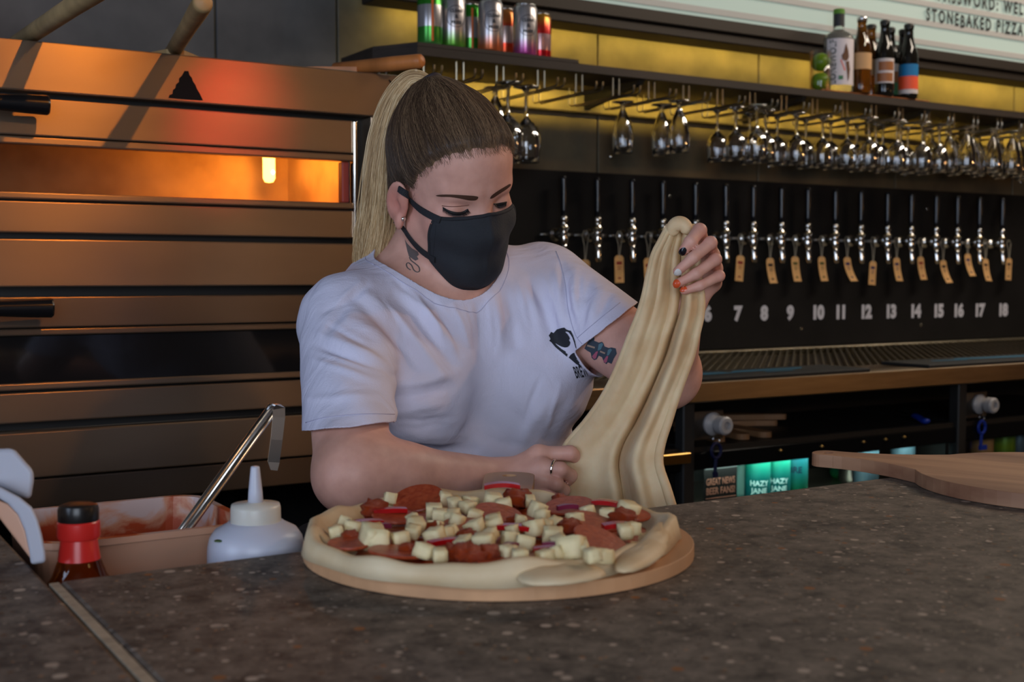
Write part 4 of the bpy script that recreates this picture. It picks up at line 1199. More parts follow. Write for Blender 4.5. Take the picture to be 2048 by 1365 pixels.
rb = board('serving_board', 0.165, dv.length-0.165+0.012, 0.0205, 0.016, m_board2, rb_o, math.atan2(dv.y, dv.x)-math.pi/2, 'reddish brown wooden paddle board lying at the right end of the bar', 0.006, 3.4, 0.13)

# ------------------------------------------------------------------ the pizza
m_dough = mk('raw_dough', srgb(226, 206, 170), 0.6, scale=22, col2=srgb(210, 182, 140), bump=0.2, bscale=90, sss=0.05)
m_sauce = mk('tomato_sauce', srgb(150, 44, 22), 0.3, scale=70, col2=srgb(176, 92, 48), bump=0.5, bscale=140)
m_pep = mk('pepperoni', srgb(150, 56, 30), 0.38, scale=190, col2=srgb(176, 80, 46), bump=0.2, bscale=220, detail=2)
m_cheese = mk('mozzarella', srgb(234, 220, 176), 0.45, scale=90, col2=srgb(222, 202, 150), bump=0.2, bscale=150, sss=0.08)
m_redpep = mk('red_pepper', srgb(170, 16, 20), 0.2, var=0.2, scale=60)
m_nduja = mk('orange_sausage', srgb(176, 70, 22), 0.35, scale=130, col2=srgb(136, 40, 14), bump=0.6, bscale=160)
m_onion = mk('red_onion', srgb(128, 40, 70), 0.3, var=0.2, scale=50)
PZC = Vector((float(PZ(977, 1085, BAR+BT)[0]), float(PZ(977, 1085, BAR+BT)[1]), pc.z+BT))
pz = empty('pizza', PZC, 0, label='uncooked pizza topped with pepperoni, cheese cubes and red peppers on the board', cat='pizza')
def vnoise(x, y, s=1.0): return math.sin(x*3.1+1.3*s)*math.cos(y*2.7-0.7*s)+0.5*math.sin(x*7.3+y*5.1+s)
camdir = Vector((pc.x, pc.y, 0)).normalized(); camright = Vector((camdir.y, -camdir.x, 0))
def pr(a):                                             # outline radius; a measured from camera right, ccw seen from above
    return 0.1615+0.0035*math.sin(3*a+0.6)+0.0025*math.sin(5*a+2)+0.002*math.sin(11*a)-0.006*math.exp(-((a-5.9)/0.35)**2)
def ph(s, a):                                          # height over the board
    w_ = 0.0120+0.0025*math.sin(4*a+1)+0.0018*math.sin(9*a+2)+0.0012*math.sin(17*a)
    if s < 0.88: return 0.0055+0.0012*vnoise(s*8*math.cos(a), s*8*math.sin(a))
    t = (s-0.88)/0.12
    return 0.0055+(w_)*math.sin(math.pi*min(1, t*0.92))**0.8 if t < 0.98 else 0.002
nr, na = 36, 160
vs = [(0, 0, 0.006)]; fs = []
for i in range(1, nr+1):
    s = i/nr
    for k in range(na):
        a = 2*math.pi*k/na
        rr = pr(a)*s
        p = camright*(rr*math.cos(a))+camdir*(rr*math.sin(a))
        vs.append((p.x, p.y, max(0.0008, ph(s, a))))
for k in range(na): fs.append((0, 1+k, 1+(k+1) % na))
for i in range(nr-1):
    for k in range(na):
        b0 = 1+i*na; k2 = (k+1) % na
        fs.append((b0+k, b0+na+k, b0+na+k2, b0+k2))
fs.append(tuple(1+(nr-1)*na+k for k in range(na))[::-1])
base = MB().add(vs, fs).build('pizza_base', m_dough, pz, smooth=True)
def ppos(px, py, z):                                   # photo point on the pizza -> local
    q = PZ(px, py, pc.z+BT+z); return Vector((float(q[0])-PZC.x, float(q[1])-PZC.y, z))
def onrim(px, py, z):                                  # lift a topping that lies on the rim
    q = ppos(px, py, z); x, y = q.dot(camright), q.dot(camdir)
    a = math.atan2(y, x) % (2*math.pi); s = math.hypot(x, y)/pr(a)
    if s > 0.97: return z
    return max(z, ph(s, a)+z-0.0105) if s > 0.87 else z
# folded lobes of the rim at the front and the right
def lobe(pts, z0, th, seed):
    P = [ppos(x, y, z0) for x, y in pts]
    c = sum(P, Vector())/len(P)
    n = len(P); rings = 7
    vs = [c+Vector((0, 0, th))]; fs = []
    for i in range(1, rings+1):
        s = i/rings
        for k in range(n):
            p = c+(P[k]-c)*s
            h = th*(1-s**3.0)+0.0018*vnoise(p.x*60+seed, p.y*60)*(1-s)
            vs.append(Vector((p.x, p.y, max(z0-0.006, z0+h-0.004*(s > 0.99)))))
    for k in range(n): fs.append((0, 1+k, 1+(k+1) % n))
    for i in range(rings-1):
        for k in range(n):
            b0 = 1+i*n; k2 = (k+1) % n
            fs.append((b0+k, b0+n+k, b0+n+k2, b0+k2))
    fs.append(tuple(1+(rings-1)*n+k for k in range(n))[::-1])
    o = MB().add(vs, fs).build('rim_fold', m_dough, pz, smooth=True)
    md = o.modifiers.new('sub', 'SUBSURF'); md.levels = 1; md.render_levels = 1
lobe([(1010, 1160), (1040, 1132), (1090, 1116), (1150, 1118), (1210, 1138), (1236, 1150), (1190, 1163), (1120, 1172), (1050, 1175)], 0.010, 0.006, 1)
lobe([(1222, 1152), (1216, 1130), (1245, 1106), (1300, 1080), (1330, 1072), (1345, 1085), (1338, 1108), (1300, 1135), (1262, 1150)], 0.010, 0.008, 5)
lobe([(1255, 1110), (1290, 1075), (1318, 1040), (1340, 1050), (1347, 1075), (1335, 1098), (1300, 1112)], 0.012, 0.007, 9)
# sauce
vs = []; fs = []; n = 90
for i in range(11):
    s = i/10
    for k in range(n):
        a = 2*math.pi*k/n
        rr = (0.131+0.006*math.sin(5*a+1)+0.005*math.sin(8*a+0.4)+0.003*math.sin(17*a))*s
        p = camright*(rr*math.cos(a))+camdir*(rr*math.sin(a))
        vs.append((p.x, p.y, 0.0085+0.0012*vnoise(p.x*70, p.y*70)-(0.0045 if s == 1 else 0)))
for i in range(10):
    for k in range(n):
        k2 = (k+1) % n; fs.append((i*n+k, (i+1)*n+k, (i+1)*n+k2, i*n+k2))
MB().add(vs, fs).build('sauce', m_sauce, pz, smooth=True)
# pepperoni slices
PEP = [(836, 997, 0.0245, 20, -8), (790, 1033, 0.021, 6, 6), (998, 1027, 0.022, 10, 12), (1138, 1012, 0.0235, 9, -6), (1190, 1044, 0.022, 8, 14), (1203, 1083, 0.024, 12, 22), (800, 1104, 0.025, -2, 4), (700, 1087, 0.018, 4, 0), (885, 1092, 0.019, 3, -6), (1085, 1060, 0.021, 5, 8), (932, 1050, 0.020, 4, 3), (1270, 1030, 0.014, 10, 5), (1000, 1122, 0.018, 0, 0)]
for i, (px, py, r, tx, ty) in enumerate(PEP):
    z = 0.0135+abs(tx)*0.00018
    o = MB().lathe([(0, -0.0012), (r*0.97, -0.0012), (r, 0.0), (r*0.97, 0.0012), (0, 0.0013)], 30).build('pepperoni', m_pep, pz)
    auto_smooth(o)
    o.location = ppos(px, py, onrim(px, py, z))
    o.rotation_euler = (Matrix.Rotation(-YAW, 3, 'Z')@Euler((R(tx), R(ty), 0)).to_matrix()).to_euler()
# mozzarella cubes : photo positions first, then a loose scatter
cubemeshes = []
for k in range(6):
    bm = bmesh.new(); bmesh.ops.create_cube(bm, size=1.0)
    bmesh.ops.subdivide_edges(bm, edges=bm.edges[:], cuts=2, use_grid_fill=True)
    rr = random.Random(k)
    for v in bm.verts: v.co += Vector((rr.uniform(-.07, .07), rr.uniform(-.07, .07), rr.uniform(-.07, .07)))
    bmesh.ops.smooth_vert(bm, verts=bm.verts[:], factor=0.35, use_axis_x=True, use_axis_y=True, use_axis_z=True)
    me = bpy.data.meshes.new('cheese_cube'); bm.to_mesh(me); bm.free()
    me.polygons.foreach_set('use_smooth', [True]*len(me.polygons)); me.materials.append(m_cheese)
    cubemeshes.append(me)
CU = [(706, 1055, .016), (745, 1070, .022), (760, 1076, .018), (672, 1062, .013), (800, 1074, .016), (832, 1050, .017), (826, 1062, .015), (868, 1020, .018), (880, 1028, .015), (910, 1005, .015), (935, 1012, .016), (940, 1002, .014), (986, 1000, .017), (950, 1052, .017), (990, 1045, .020), (1008, 1008, .015), (1075, 1018, .017), (1085, 1030, .015),
      (1068, 1055, .018), (1105, 1070, .016), (1090, 1050, .014), (1145, 1095, .022), (1160, 1100, .018), (1120, 1085, .015), (928, 1085, .015), (967, 1085, .018), (1020, 1078, .015), (1050, 1085, .016), (870, 1070, .016), (890, 1065, .014), (900, 1062, .014), (850, 1100, .015), (880, 1108, .014), (1040, 1112, .016), (1015, 1102, .014), (1258, 1018, .021), (1215, 1026, .014),
      (1175, 1020, .013), (1150, 1038, .015), (1265, 1055, .014), (1250, 1060, .013), (905, 1030, .015), (915, 1040, .014), (780, 995, .013), (890, 995, .014), (1205, 1110, .016), (1090, 1110, .014), (950, 1030, .013), (1060, 1000, .013), (870, 1050, .013), (1040, 1040, .013), (690, 1040, .012), (1110, 1045, .013), (980, 1068, .014), (1025, 1060, .012), (825, 1035, .012), (1110, 1105, .013), (1185, 1108, .013), (1020, 985, .010)]
for i, (px, py, s) in enumerate(CU):
    o = bpy.data.objects.new('cheese_cube', cubemeshes[i % 6]); COL.objects.link(o); o.parent = pz
    s *= 0.84
    o.scale = (s*rnd.uniform(0.85, 1.15), s*rnd.uniform(0.85, 1.15), s*rnd.uniform(0.8, 1.05))
    o.rotation_euler = (rnd.uniform(-.35, .35), rnd.uniform(-.35, .35), rnd.uniform(0, 3))
    o.location = ppos(px, py+3, onrim(px, py+3, 0.0135+s*0.32))
# peppers, sausage crumbs, onion
def strip(px, py, L_, w_, rot, arch, mat, name, z=0.016):
    vs = []; fs = []; n = 8
    for i in range(n+1):
        t = i/n-0.5
        for s, dz in ((-1, 0), (1, 0), (1, 0.004), (-1, 0.004)):
            vs.append((t*L_, s*w_/2, 0.28*arch*(1-4*t*t)+dz))
    for i in range(n):
        b0 = i*4
        for k in range(4): fs.append((b0+k, b0+4+k, b0+4+(k+1) % 4, b0+(k+1) % 4))
    fs += [(0, 1, 2, 3), (n*4+3, n*4+2, n*4+1, n*4)]
    o = MB().add(vs, fs).build(name, mat, pz); auto_smooth(o, 50)
    o.location = ppos(px, py, onrim(px, py, z)); o.rotation_euler = (0, 0, -YAW+R(rot))
for a in [(1004, 978, .034, .012, 4, .008, m_redpep, 'pepper_strip', 0.024), (735, 1052, .026, .010, 25, .004, m_redpep, 'pepper_strip'), (780, 1027, .03, .009, 15, .003, m_redpep, 'pepper_strip'), (1035, 1062, .034, .010, -20, .004, m_redpep, 'pepper_strip'), (1236, 1058, .026, .011, 10, .005, m_redpep, 'pepper_strip'),
          (1105, 1105, .03, .008, 10, .003, m_redpep, 'pepper_strip'), (890, 1090, .028, .008, 30, .003, m_redpep, 'pepper_strip'), (1210, 1012, .024, .008, -25, .004, m_redpep, 'pepper_strip'), (1019, 1100, .018, .007, 60, .005, m_onion, 'onion_slice'), (1135, 1020, .02, .005, 20, .004, m_onion, 'onion_slice'), (1110, 1098, .02, .005, -30, .004, m_onion, 'onion_slice'), (760, 1060, .02, .005, 40, .004, m_onion, 'onion_slice')]: strip(*a)
crumb = []
for k in range(3):
    bm = bmesh.new(); bmesh.ops.create_icosphere(bm, subdivisions=3, radius=1.0)
    rr = random.Random(40+k)
    ph_ = [rr.uniform(0, 6) for _ in range(6)]
    for v in bm.verts:
        c = v.co.copy()
        v.co *= 1+0.16*math.sin(5*c.x+ph_[0])*math.sin(4*c.y+ph_[1])+0.12*math.sin(9*c.z+ph_[2]+4*c.x)+0.08*math.sin(15*c.y+ph_[3])
    me = bpy.data.meshes.new('sausage_crumb'); bm.to_mesh(me); bm.free()
    me.polygons.foreach_set('use_smooth', [True]*len(me.polygons)); me.materials.append(m_nduja); crumb.append(me)
for i, (px, py, s) in enumerate([(750, 1020, .016), (1032, 1000, .017), (1025, 992, .012), (928, 1108, .015), (945, 1112, .014), (975, 1108, .014), (1140, 1055, .013), (1246, 1036, .014), (905, 1108, .012), (700, 1075, .010), (870, 1058, .011), (1045, 990, .011), (1120, 1000, .010), (935, 1072, .010), (1180, 1075, .011), (815, 1100, .009), (1030, 1045, .010)]):
    o = bpy.data.objects.new('sausage_crumb', crumb[i % 3]); COL.objects.link(o); o.parent = pz
    s *= 0.72
    o.scale = (s*1.2, s, s*0.8); o.rotation_euler = (0, 0, rnd.uniform(0, 6)); o.location = ppos(px, py, onrim(px, py, 0.012+s*0.4))

# ------------------------------------------------------------------ tubs, ladle and bottles at the prep shelf on the left
def plastic(name, col, tr=0.25, rough=0.35, **k): return mk(name, col, rough, 0.0, sss=0.15, **k)
m_tub = plastic('cloudy_plastic', srgb(206, 196, 196))
def stained():
    m, nt, b = base_mat('tub_with_sauce_smears')
    N, L = nt.nodes, nt.links
    tc = N.new('ShaderNodeTexCoord')
    nz = N.new('ShaderNodeTexNoise'); nz.inputs['Scale'].default_value = 14; nz.inputs['Detail'].default_value = 7; nz.inputs['Distortion'].default_value = 0.6
    L.new(tc.outputs['Object'], nz.inputs['Vector'])
    sp = N.new('ShaderNodeSeparateXYZ'); L.new(tc.outputs['Object'], sp.inputs[0])
    mr = N.new('ShaderNodeMapRange'); mr.inputs['From Min'].default_value = 0.02; mr.inputs['From Max'].default_value = 0.20; mr.inputs['To Min'].default_value = 0.22; mr.inputs['To Max'].default_value = 0.035
    L.new(sp.outputs['Z'], mr.inputs['Value'])
    ad = N.new('ShaderNodeMath'); ad.operation = 'ADD'; L.new(nz.outputs['Fac'], ad.inputs[0]); L.new(mr.outputs['Result'], ad.inputs[1])
    rp = N.new('ShaderNodeValToRGB'); e = rp.color_ramp.elements
    e[0].position = 0.50; e[0].color = srgb(196, 176, 172); e[1].position = 0.62; e[1].color = srgb(168, 66, 30)
    q = e.new(0.56); q.color = srgb(196, 140, 110)
    L.new(ad.outputs[0], rp.inputs['Fac']); L.new(rp.outputs['Color'], b.inputs['Base Color'])
    b.inputs['Roughness'].default_value = 0.35
    return m
m_stain = stained()
m_saucebase = mk('tomato_sauce_in_tub', srgb(150, 46, 20), 0.25, scale=30, col2=srgb(180, 74, 34), bump=0.3, bscale=40)
m_tubout = plastic('tub_outside', srgb(196, 150, 124))
# sauce tub : rounded rectangular open tub
def rrect(x0, y0, x1, y1, r, n=6):
    P = []
    for cx, cy, a0 in ((x1-r, y1-r, 0), (x0+r, y1-r, 90), (x0+r, y0+r, 180), (x1-r, y0+r, 270)):
        for k in range(n+1):
            a = R(a0+90*k/n); P.append((cx+r*math.cos(a), cy+r*math.sin(a)))
    return P
def tub(name, x0, y0, x1, y1, z0, h, flare, rim, mat_in, mat_out, label, fill=None, r=0.03, lip=True):
    cx, cy = (x0+x1)/2, (y0+y1)/2
    t = empty(name, (cx, cy, z0), label=label, cat='tub')
    Pt = rrect(x0-cx, y0-cy, x1-cx, y1-cy, r)
    Pb = [(x*(1-flare), y*(1-flare)) for x, y in Pt]
    n = len(Pt)
    def ring(P, z, s=0.0): 
        out = []
        for x, y in P:
            L_ = math.hypot(x, y); out.append((x+x/L_*s, y+y/L_*s, z))
        return out
    def shell(rings, flip=False):
        vs = []; fs = []
        for rg in rings: vs += rg
        for i in range(len(rings)-1):
            for k in range(n):
                k2 = (k+1) % n; f = (i*n+k, i*n+k2, (i+1)*n+k2, (i+1)*n+k)
                fs.append(f[::-1] if flip else f)
        return vs, fs
    v, f = shell([ring(Pb, 0), ring(Pt, h-0.006), ring(Pt, h-0.006, rim), ring(Pt, h, rim)])
    f.append(tuple(range(n))[::-1])
    MB().add(v, f).build('tub_wall', mat_out, t, smooth=False)
    v, f = shell([ring(Pb, 0.004, -0.003), ring(Pt, h, -0.003), ring(Pt, h, rim)], True)
    f.append(tuple(range(n)))
    MB().add(v, f).build('tub_lining', mat_in, t)
    if fill:
        zz = h*fill
        P = [(Pb[k][0]+(Pt[k][0]-Pb[k][0])*fill, Pb[k][1]+(Pt[k][1]-Pb[k][1])*fill) for k in range(n)]
        MB().add(ring(P, zz, -0.0035), [tuple(range(n))]).build('sauce', m_saucebase, t)
    return t
TBZ = PREP+0.0005
TH = 0.1715
b0 = PZ(112, 1024, TBZ+TH); b1 = PZ(405, 990, TBZ+TH)
f0 = PZ(470, 1030, TBZ+TH)
ttub = tub('sauce_tub', 0.205, 1.128, 0.398, 1.305, TBZ, TH, 0.12, 0.006, m_stain, m_tubout, 'open cloudy plastic tub smeared with orange tomato sauce', 0.35)
# ladle standing in the tub
ltop = PY(546, 815, 1.235); lbot = PY(372, 1056, 1.205)
m_ladle = mk('ladle_steel', (0.62, 0.60, 0.57, 1), 0.3, 1.0)
lt = Vector(ltop); lb_ = Vector(lbot); ld = (lb_-lt).normalized()
lend = lb_+ld*0.035
la_ = empty('ladle', tuple(lend), label='long steel ladle with hooked handle leaning in the sauce tub', cat='ladle')
def L_(p): return tuple(Vector(p)-lend)
wv = Vector(rgt)*0.0085
camd = Vector(fwd)
def ribbon(mbx, pts, w_, th):
    vs = []; fs = []
    m = len(pts)
    for i, p in enumerate(pts):
        t = (pts[min(i+1, m-1)]-pts[max(i-1, 0)]).normalized()
        side = t.cross(camd); side.normalize(); nn = side.cross(t)
        for a, b in ((-1, -1), (1, -1), (1, 1), (-1, 1)): vs.append(p+side*w_*a+nn*th*b)
    for i in range(m-1):
        for k in range(4): fs.append((i*4+k, i*4+4+k, i*4+4+(k+1) % 4, i*4+(k+1) % 4))
    fs += [(3, 2, 1, 0), ((m-1)*4, (m-1)*4+1, (m-1)*4+2, (m-1)*4+3)]
    mbx.add(vs, fs)
mb = MB()
# V-channel handle
perp = ld.cross(camd).normalized()
for s in (-1, 1):
    a0 = lt+perp*0.0036*s; 
    mb.tube([L_(a0+camd*0.003), L_(a0+ld*0.15+camd*0.003), L_(lend+perp*0.003*s)], 0.0030, 10)
ribbon(mb, [Vector(L_(lt+camd*0.004)), Vector(L_(lt+ld*0.15+camd*0.004)), Vector(L_(lend+camd*0.002))], 0.006, 0.001)
mb.build('ladle_handle', m_ladle, la_, smooth=True)
# hook : strip bent over at the top and hanging down
mb = MB()
def P_(x, y, d): return Vector(PD(x, y, d))-lend
hd_ = float((Vector(PY(546, 815, 1.235))-Vector(CAM)).dot(Vector(fwd)))
hk = [P_(541, 824, hd_+0.002), P_(548, 814, hd_), P_(556, 809.5, hd_-0.002), P_(563, 811, hd_-0.003), P_(567, 818, hd_-0.004), P_(567, 835, hd_-0.003), P_(562, 880, hd_-0.002), P_(556, 925, hd_), P_(553, 941, hd_)]
vs = []; fs = []
wd = [8, 8, 9, 10, 12.5, 12.5, 12, 12, 7]
for i, p in enumerate(hk):
    t = (hk[min(i+1, 8)]-hk[max(i-1, 0)]).normalized()
    side = Vector(rgt)*(0.9)+Vector(fwd)*0.43
    side = (side-t*side.dot(t)).normalized() if i > 3 else (Vector(fwd)*0.9+Vector(rgt)*0.3).normalized()
    nn = side.cross(t).normalized()
    w_ = wd[i]*1.29/F
    for a, b in ((-1, -1), (1, -1), (1, 1), (-1, 1)): vs.append(p-Vector(rgt)*w_*0.75+side*w_*a+nn*0.0009*b)
for i in range(8):
    for k in range(4): fs.append((i*4+k, i*4+4+k, i*4+4+(k+1) % 4, i*4+(k+1) % 4))
fs += [(3, 2, 1, 0), (32, 33, 34, 35)]
mb.add(vs, fs); mb.build('hook', m_ladle, la_)
bowl = MB(); bp = [(0.030*math.sin(a), -0.030*math.cos(a)) for a in np.linspace(0, math.pi/2, 8)]
bowl.lathe(bp+[(r*0.95, z*0.95+0.0) for r, z in bp[::-1]], 20, c=(0.005, 0.0, -0.0), cap=False)
bo = bowl.build('ladle_bowl', m_ladle, la_, smooth=True); bo.location = (0.02, 0.0, 0.004)

# white squeeze bottle, seen from the shoulder up
sq = PZ(512, 1100, BAR)
m_sq = plastic('milky_plastic', srgb(190, 192, 206))
m_cap = plastic('milky_cap', srgb(200, 196, 186))
sqd = 1.105
sc_ = sqd/F
sp_ = PD(512, 1080, sqd)
SQZ = float(PD(512, 1060, sqd)[2])            # top of the shoulder
sqo = empty('squeeze_bottle', (float(sp_[0]), float(sp_[1]), TBZ), label='white squeeze bottle with pointed nozzle beside the pizza board', cat='bottle')
hsh = SQZ-TBZ
r_ = 96*sc_
prof = [(0, 0), (r_*0.94, 0), (r_, 0.006), (r_, hsh-0.022), (r_*0.99, hsh-0.014), (r_*0.95, hsh-0.006), (r_*0.84, hsh+0.001), (r_*0.62, hsh+0.006), (r_*0.56, hsh+0.008)]
MB().lathe(prof, 40).build('bottle_body', m_sq, sqo, smooth=True)
rc = 50*sc_
MB().lathe([(rc*0.98, hsh+0.004), (rc, hsh+0.006), (rc*0.985, hsh+0.020), (rc*0.95, hsh+0.0235), (rc*0.40, hsh+0.0245), (rc*0.36, hsh+0.0255)], 36).build('screw_cap', m_cap, sqo, smooth=True)
MB().lathe([(15.5*sc_, hsh+0.024), (14*sc_, hsh+0.034), (9*sc_, hsh+0.056), (8*sc_, hsh+0.0575), (3.5*sc_, hsh+0.0580), (0, hsh+0.0575)], 24).build('nozzle', m_sq, sqo, smooth=True)
m_leaf = mk('herb_green', srgb(60, 84, 30), 0.6)
q = Vector(PD(438, 1072, sqd-0.03)); 
MB().lathe([(0, 0.0015), (0.004, 0.001), (0.0045, 0), (0, 0)], 7, c=(float(q.x-sp_[0]), float(q.y-sp_[1]), hsh-0.004)).build('herb_speck', m_leaf, sqo)

# red capped sauce bottle in front on the left
rd = 1.025
rp_ = PD(158, 1090, rd); sc_ = rd/F
RZ0 = TBZ
m_redp = mk('red_plastic', srgb(206, 44, 40), 0.3)
m_blk = mk('black_cap_plastic', srgb(28, 26, 26), 0.3)
m_clearb = thin_glass('amber_bottle_glass', (0.80, 0.50, 0.24, 1), 0.08)
ro = empty('sauce_bottle', (float(rp_[0]), float(rp_[1]), RZ0), label='glass bottle with a red collar and black cap at the left', cat='bottle')
def zz(y): return float(PD(158, y, rd)[2])-RZ0
MB().lathe([(0, 0), (0.026, 0), (0.028, 0.004), (0.028, zz(1195)), (0.0265, zz(1170)), (52*sc_, zz(1150)), (42*sc_, zz(1122)), (38*sc_, zz(1110))], 32).build('bottle_body', m_clearb, ro, smooth=True)
mb = MB().lathe([(40*sc_, zz(1120)), (41*sc_, zz(1119)), (36*sc_, zz(1082)), (35*sc_, zz(1078)), (40*sc_, zz(1076)), (42*sc_, zz(1071)), (41*sc_, zz(1044)), (39*sc_, zz(1041)), (0, zz(1041))], 32)
c_ = mb.build('red_collar', m_redp, ro); auto_smooth(c_, 30)
c_ = MB().lathe([(38.5*sc_, zz(1042)), (39.5*sc_, zz(1040)), (39.5*sc_, zz(1018)), (37*sc_, zz(1010)), (30*sc_, zz(1007)), (0, zz(1006))], 32).build('cap', m_blk, ro); auto_smooth(c_, 30)

# pale plastic tubs stacked at the left edge, seen edge on
m_lid = plastic('white_plastic_lid', srgb(176, 176, 186))
def slab_px(mb, poly, d0, d1):
    n = len(poly)
    a = [PD(x, y, d0) for x, y in poly]; b = [PD(x, y, d1) for x, y in poly]
    mb.add(a+b, [tuple(range(n)), tuple(range(2*n-1, n-1, -1))]+[(k, n+k, n+(k+1) % n, (k+1) % n) for k in range(n)])
lidx = 0.192
def tubprof(pts, x0, x1):
    """profile in the vertical plane X = x0 read from the photo, swept along X towards the left"""
    P = [PX(px, py, x0) for px, py in pts]
    n = len(P)
    return P, n
t2 = empty('storage_tub', (0.15, 1.06, BAR+0.001), label='pale plastic tub with rounded lip at the far left edge', cat='tub')
# upright rounded lip seen edge on: swept outline, thickness along X
for (pts, xa, xb, nm) in (([(2, 975), (40, 995), (64, 1015), (76, 1040), (84, 1070), (91, 1105), (92, 1126), (62, 1130), (58, 1100), (50, 1062), (36, 1030), (16, 1008), (-14, 990), (-60, 975), (-60, 962)], 0, 0, 'tub_lip'),
                          ([(-24, 992), (16, 1008), (38, 1030), (52, 1062), (60, 1100), (68, 1127), (0, 1038)], 0, 0, 'tub_side'), ([(8, 898), (24, 896), (32, 902), (52, 925), (68, 942), (68, 962), (62, 1000), (30, 990), (-5, 972), (-60, 955), (-60, 900)], 0, 0, 'tub_lid')):
    mb = MB()
    n = len(pts)
    d0, d1 = {'tub_lip': (0.985, 1.03), 'tub_side': (1.000, 1.012), 'tub_lid': (1.012, 1.05)}[nm]
    a = [Vector(PD(x, y, d0)) for x, y in pts]; b = [Vector(PD(x, y, d1)) for x, y in pts]
    o3 = Vector((0.15, 1.06, BAR+0.001))
    mb.add([p-o3 for p in a]+[p-o3 for p in b], [tuple(range(n)), tuple(range(2*n-1, n-1, -1))]+[(k, n+k, n+(k+1) % n, (k+1) % n) for k in range(n)])
    o = mb.build(nm, m_tubout if nm == 'tub_side' else m_lid, t2)
    md = o.modifiers.new('round', 'BEVEL'); md.width = 0.006; md.segments = 3; md.limit_method = 'ANGLE'; md.angle_limit = R(40)
    auto_smooth(o, 30)
# ------------------------------------------------------------------ signed-distance modelling of the figure
def seg_d(P, a, b, ra, rb):
    a = np.asarray(a, np.float32); b = np.asarray(b, np.float32)
    ab = b-a; L2 = float(ab@ab)+1e-12
    t = np.clip(((P-a)@ab)/L2, 0, 1)
    return np.linalg.norm(P-(a+t[:, None]*ab), axis=1)-(ra+t*(rb-ra))
def ell_d(P, c, r, M=None):
    q = P-np.asarray(c, np.float32)
    if M is not None: q = q@np.asarray(M, np.float32)
    r = np.asarray(r, np.float32)
    k0 = np.linalg.norm(q/r, axis=1); k1 = np.linalg.norm(q/(r*r), axis=1)
    return k0*(k0-1)/np.maximum(k1, 1e-9)
def smin(a, b, k):
    h = np.maximum(k-np.abs(a-b), 0)/k
    return np.minimum(a, b)-h*h*k*0.25
def smax(a, b, k): return -smin(-a, -b, k)
def surf_net(f, lo, hi, h, B=8):
    lo = np.asarray(lo, float); hi = np.asarray(hi, float)
    nb = np.ceil((hi-lo)/(h*B)).astype(int)
    n = nb*B
    ii = np.stack(np.meshgrid(*[np.arange(k) for k in nb], indexing='ij'), -1).reshape(-1, 3)
    cen = (lo+(ii+0.5)*B*h).astype(np.float32)
    dc = f(cen)
    act = np.abs(dc) < B*h*1.15+0.004
    V = np.zeros(n+0, np.float32)
    V4 = V.reshape(nb[0], B, nb[1], B, nb[2], B)
    V4 += np.where(dc > 0, 1, -1).reshape(nb[0], 1, nb[1], 1, nb[2], 1)*h*4
    off = np.stack(np.meshgrid(*[np.arange(B)]*3, indexing='ij'), -1).reshape(-1, 3)
    ai = ii[act]
    for s in range(0, len(ai), 400):
        blk = ai[s:s+400]
        P = (lo+((blk[:, None]*B+off[None])+0.5)*h).reshape(-1, 3).astype(np.float32)
        d = f(P).reshape(len(blk), B, B, B)
        for q, (a, b, c) in zip(d, blk): V4[a, :, b, :, c, :] = q
    S = V < 0
    # cells with a sign change
    c8 = [S[i:n[0]-1+i, j:n[1]-1+j, k:n[2]-1+k] for i in (0, 1) for j in (0, 1) for k in (0, 1)]
    cnt_ = sum(c.astype(np.int8) for c in c8)
    mask = (cnt_ > 0) & (cnt_ < 8)
    idx = -np.ones(mask.shape, np.int64); ci = np.argwhere(mask); idx[mask] = np.arange(len(ci))
    acc = np.zeros((len(ci), 3)); num = np.zeros(len(ci))
    corners = [(i, j, k) for i in (0, 1) for j in (0, 1) for k in (0, 1)]
    vals = [V[ci[:, 0]+i, ci[:, 1]+j, ci[:, 2]+k] for i, j, k in corners]
    for a in range(8):
        for b in range(a+1, 8):
            ca, cb = np.array(corners[a]), np.array(corners[b])
            if np.abs(ca-cb).sum() != 1: continue
            va, vb = vals[a], vals[b]
            m = (va < 0) != (vb < 0)
            t = va[m]/(va[m]-vb[m])
            acc[m] += ca+t[:, None]*(cb-ca); num[m] += 1
    verts = lo+(ci+acc/num[:, None]+0.5)*h
    quads = []
    for ax in range(3):
        d1, d2 = [(1, 2), (2, 0), (0, 1)][ax]
        sl0 = [slice(1, n[k]-1) for k in range(3)]; sl0[ax] = slice(0, n[ax]-1)
        sl1 = list(sl0); sl1[ax] = slice(1, n[ax])
        s0, s1 = S[tuple(sl0)], S[tuple(sl1)]
        e = np.argwhere(s0 != s1)
        fl = s0[tuple(e.T)]
        base = e.copy()
        for k in range(3):
            if k != ax: base[:, k] += 1
        def cell(o1, o2):
            q = base.copy(); q[:, d1] -= o1; q[:, d2] -= o2
            return idx[tuple(q.T)]
        q = np.stack([cell(1, 1), cell(0, 1), cell(0, 0), cell(1, 0)], 1)
        q[~fl] = q[~fl][:, ::-1]
        quads.append(q)
    return verts, np.concatenate(quads)
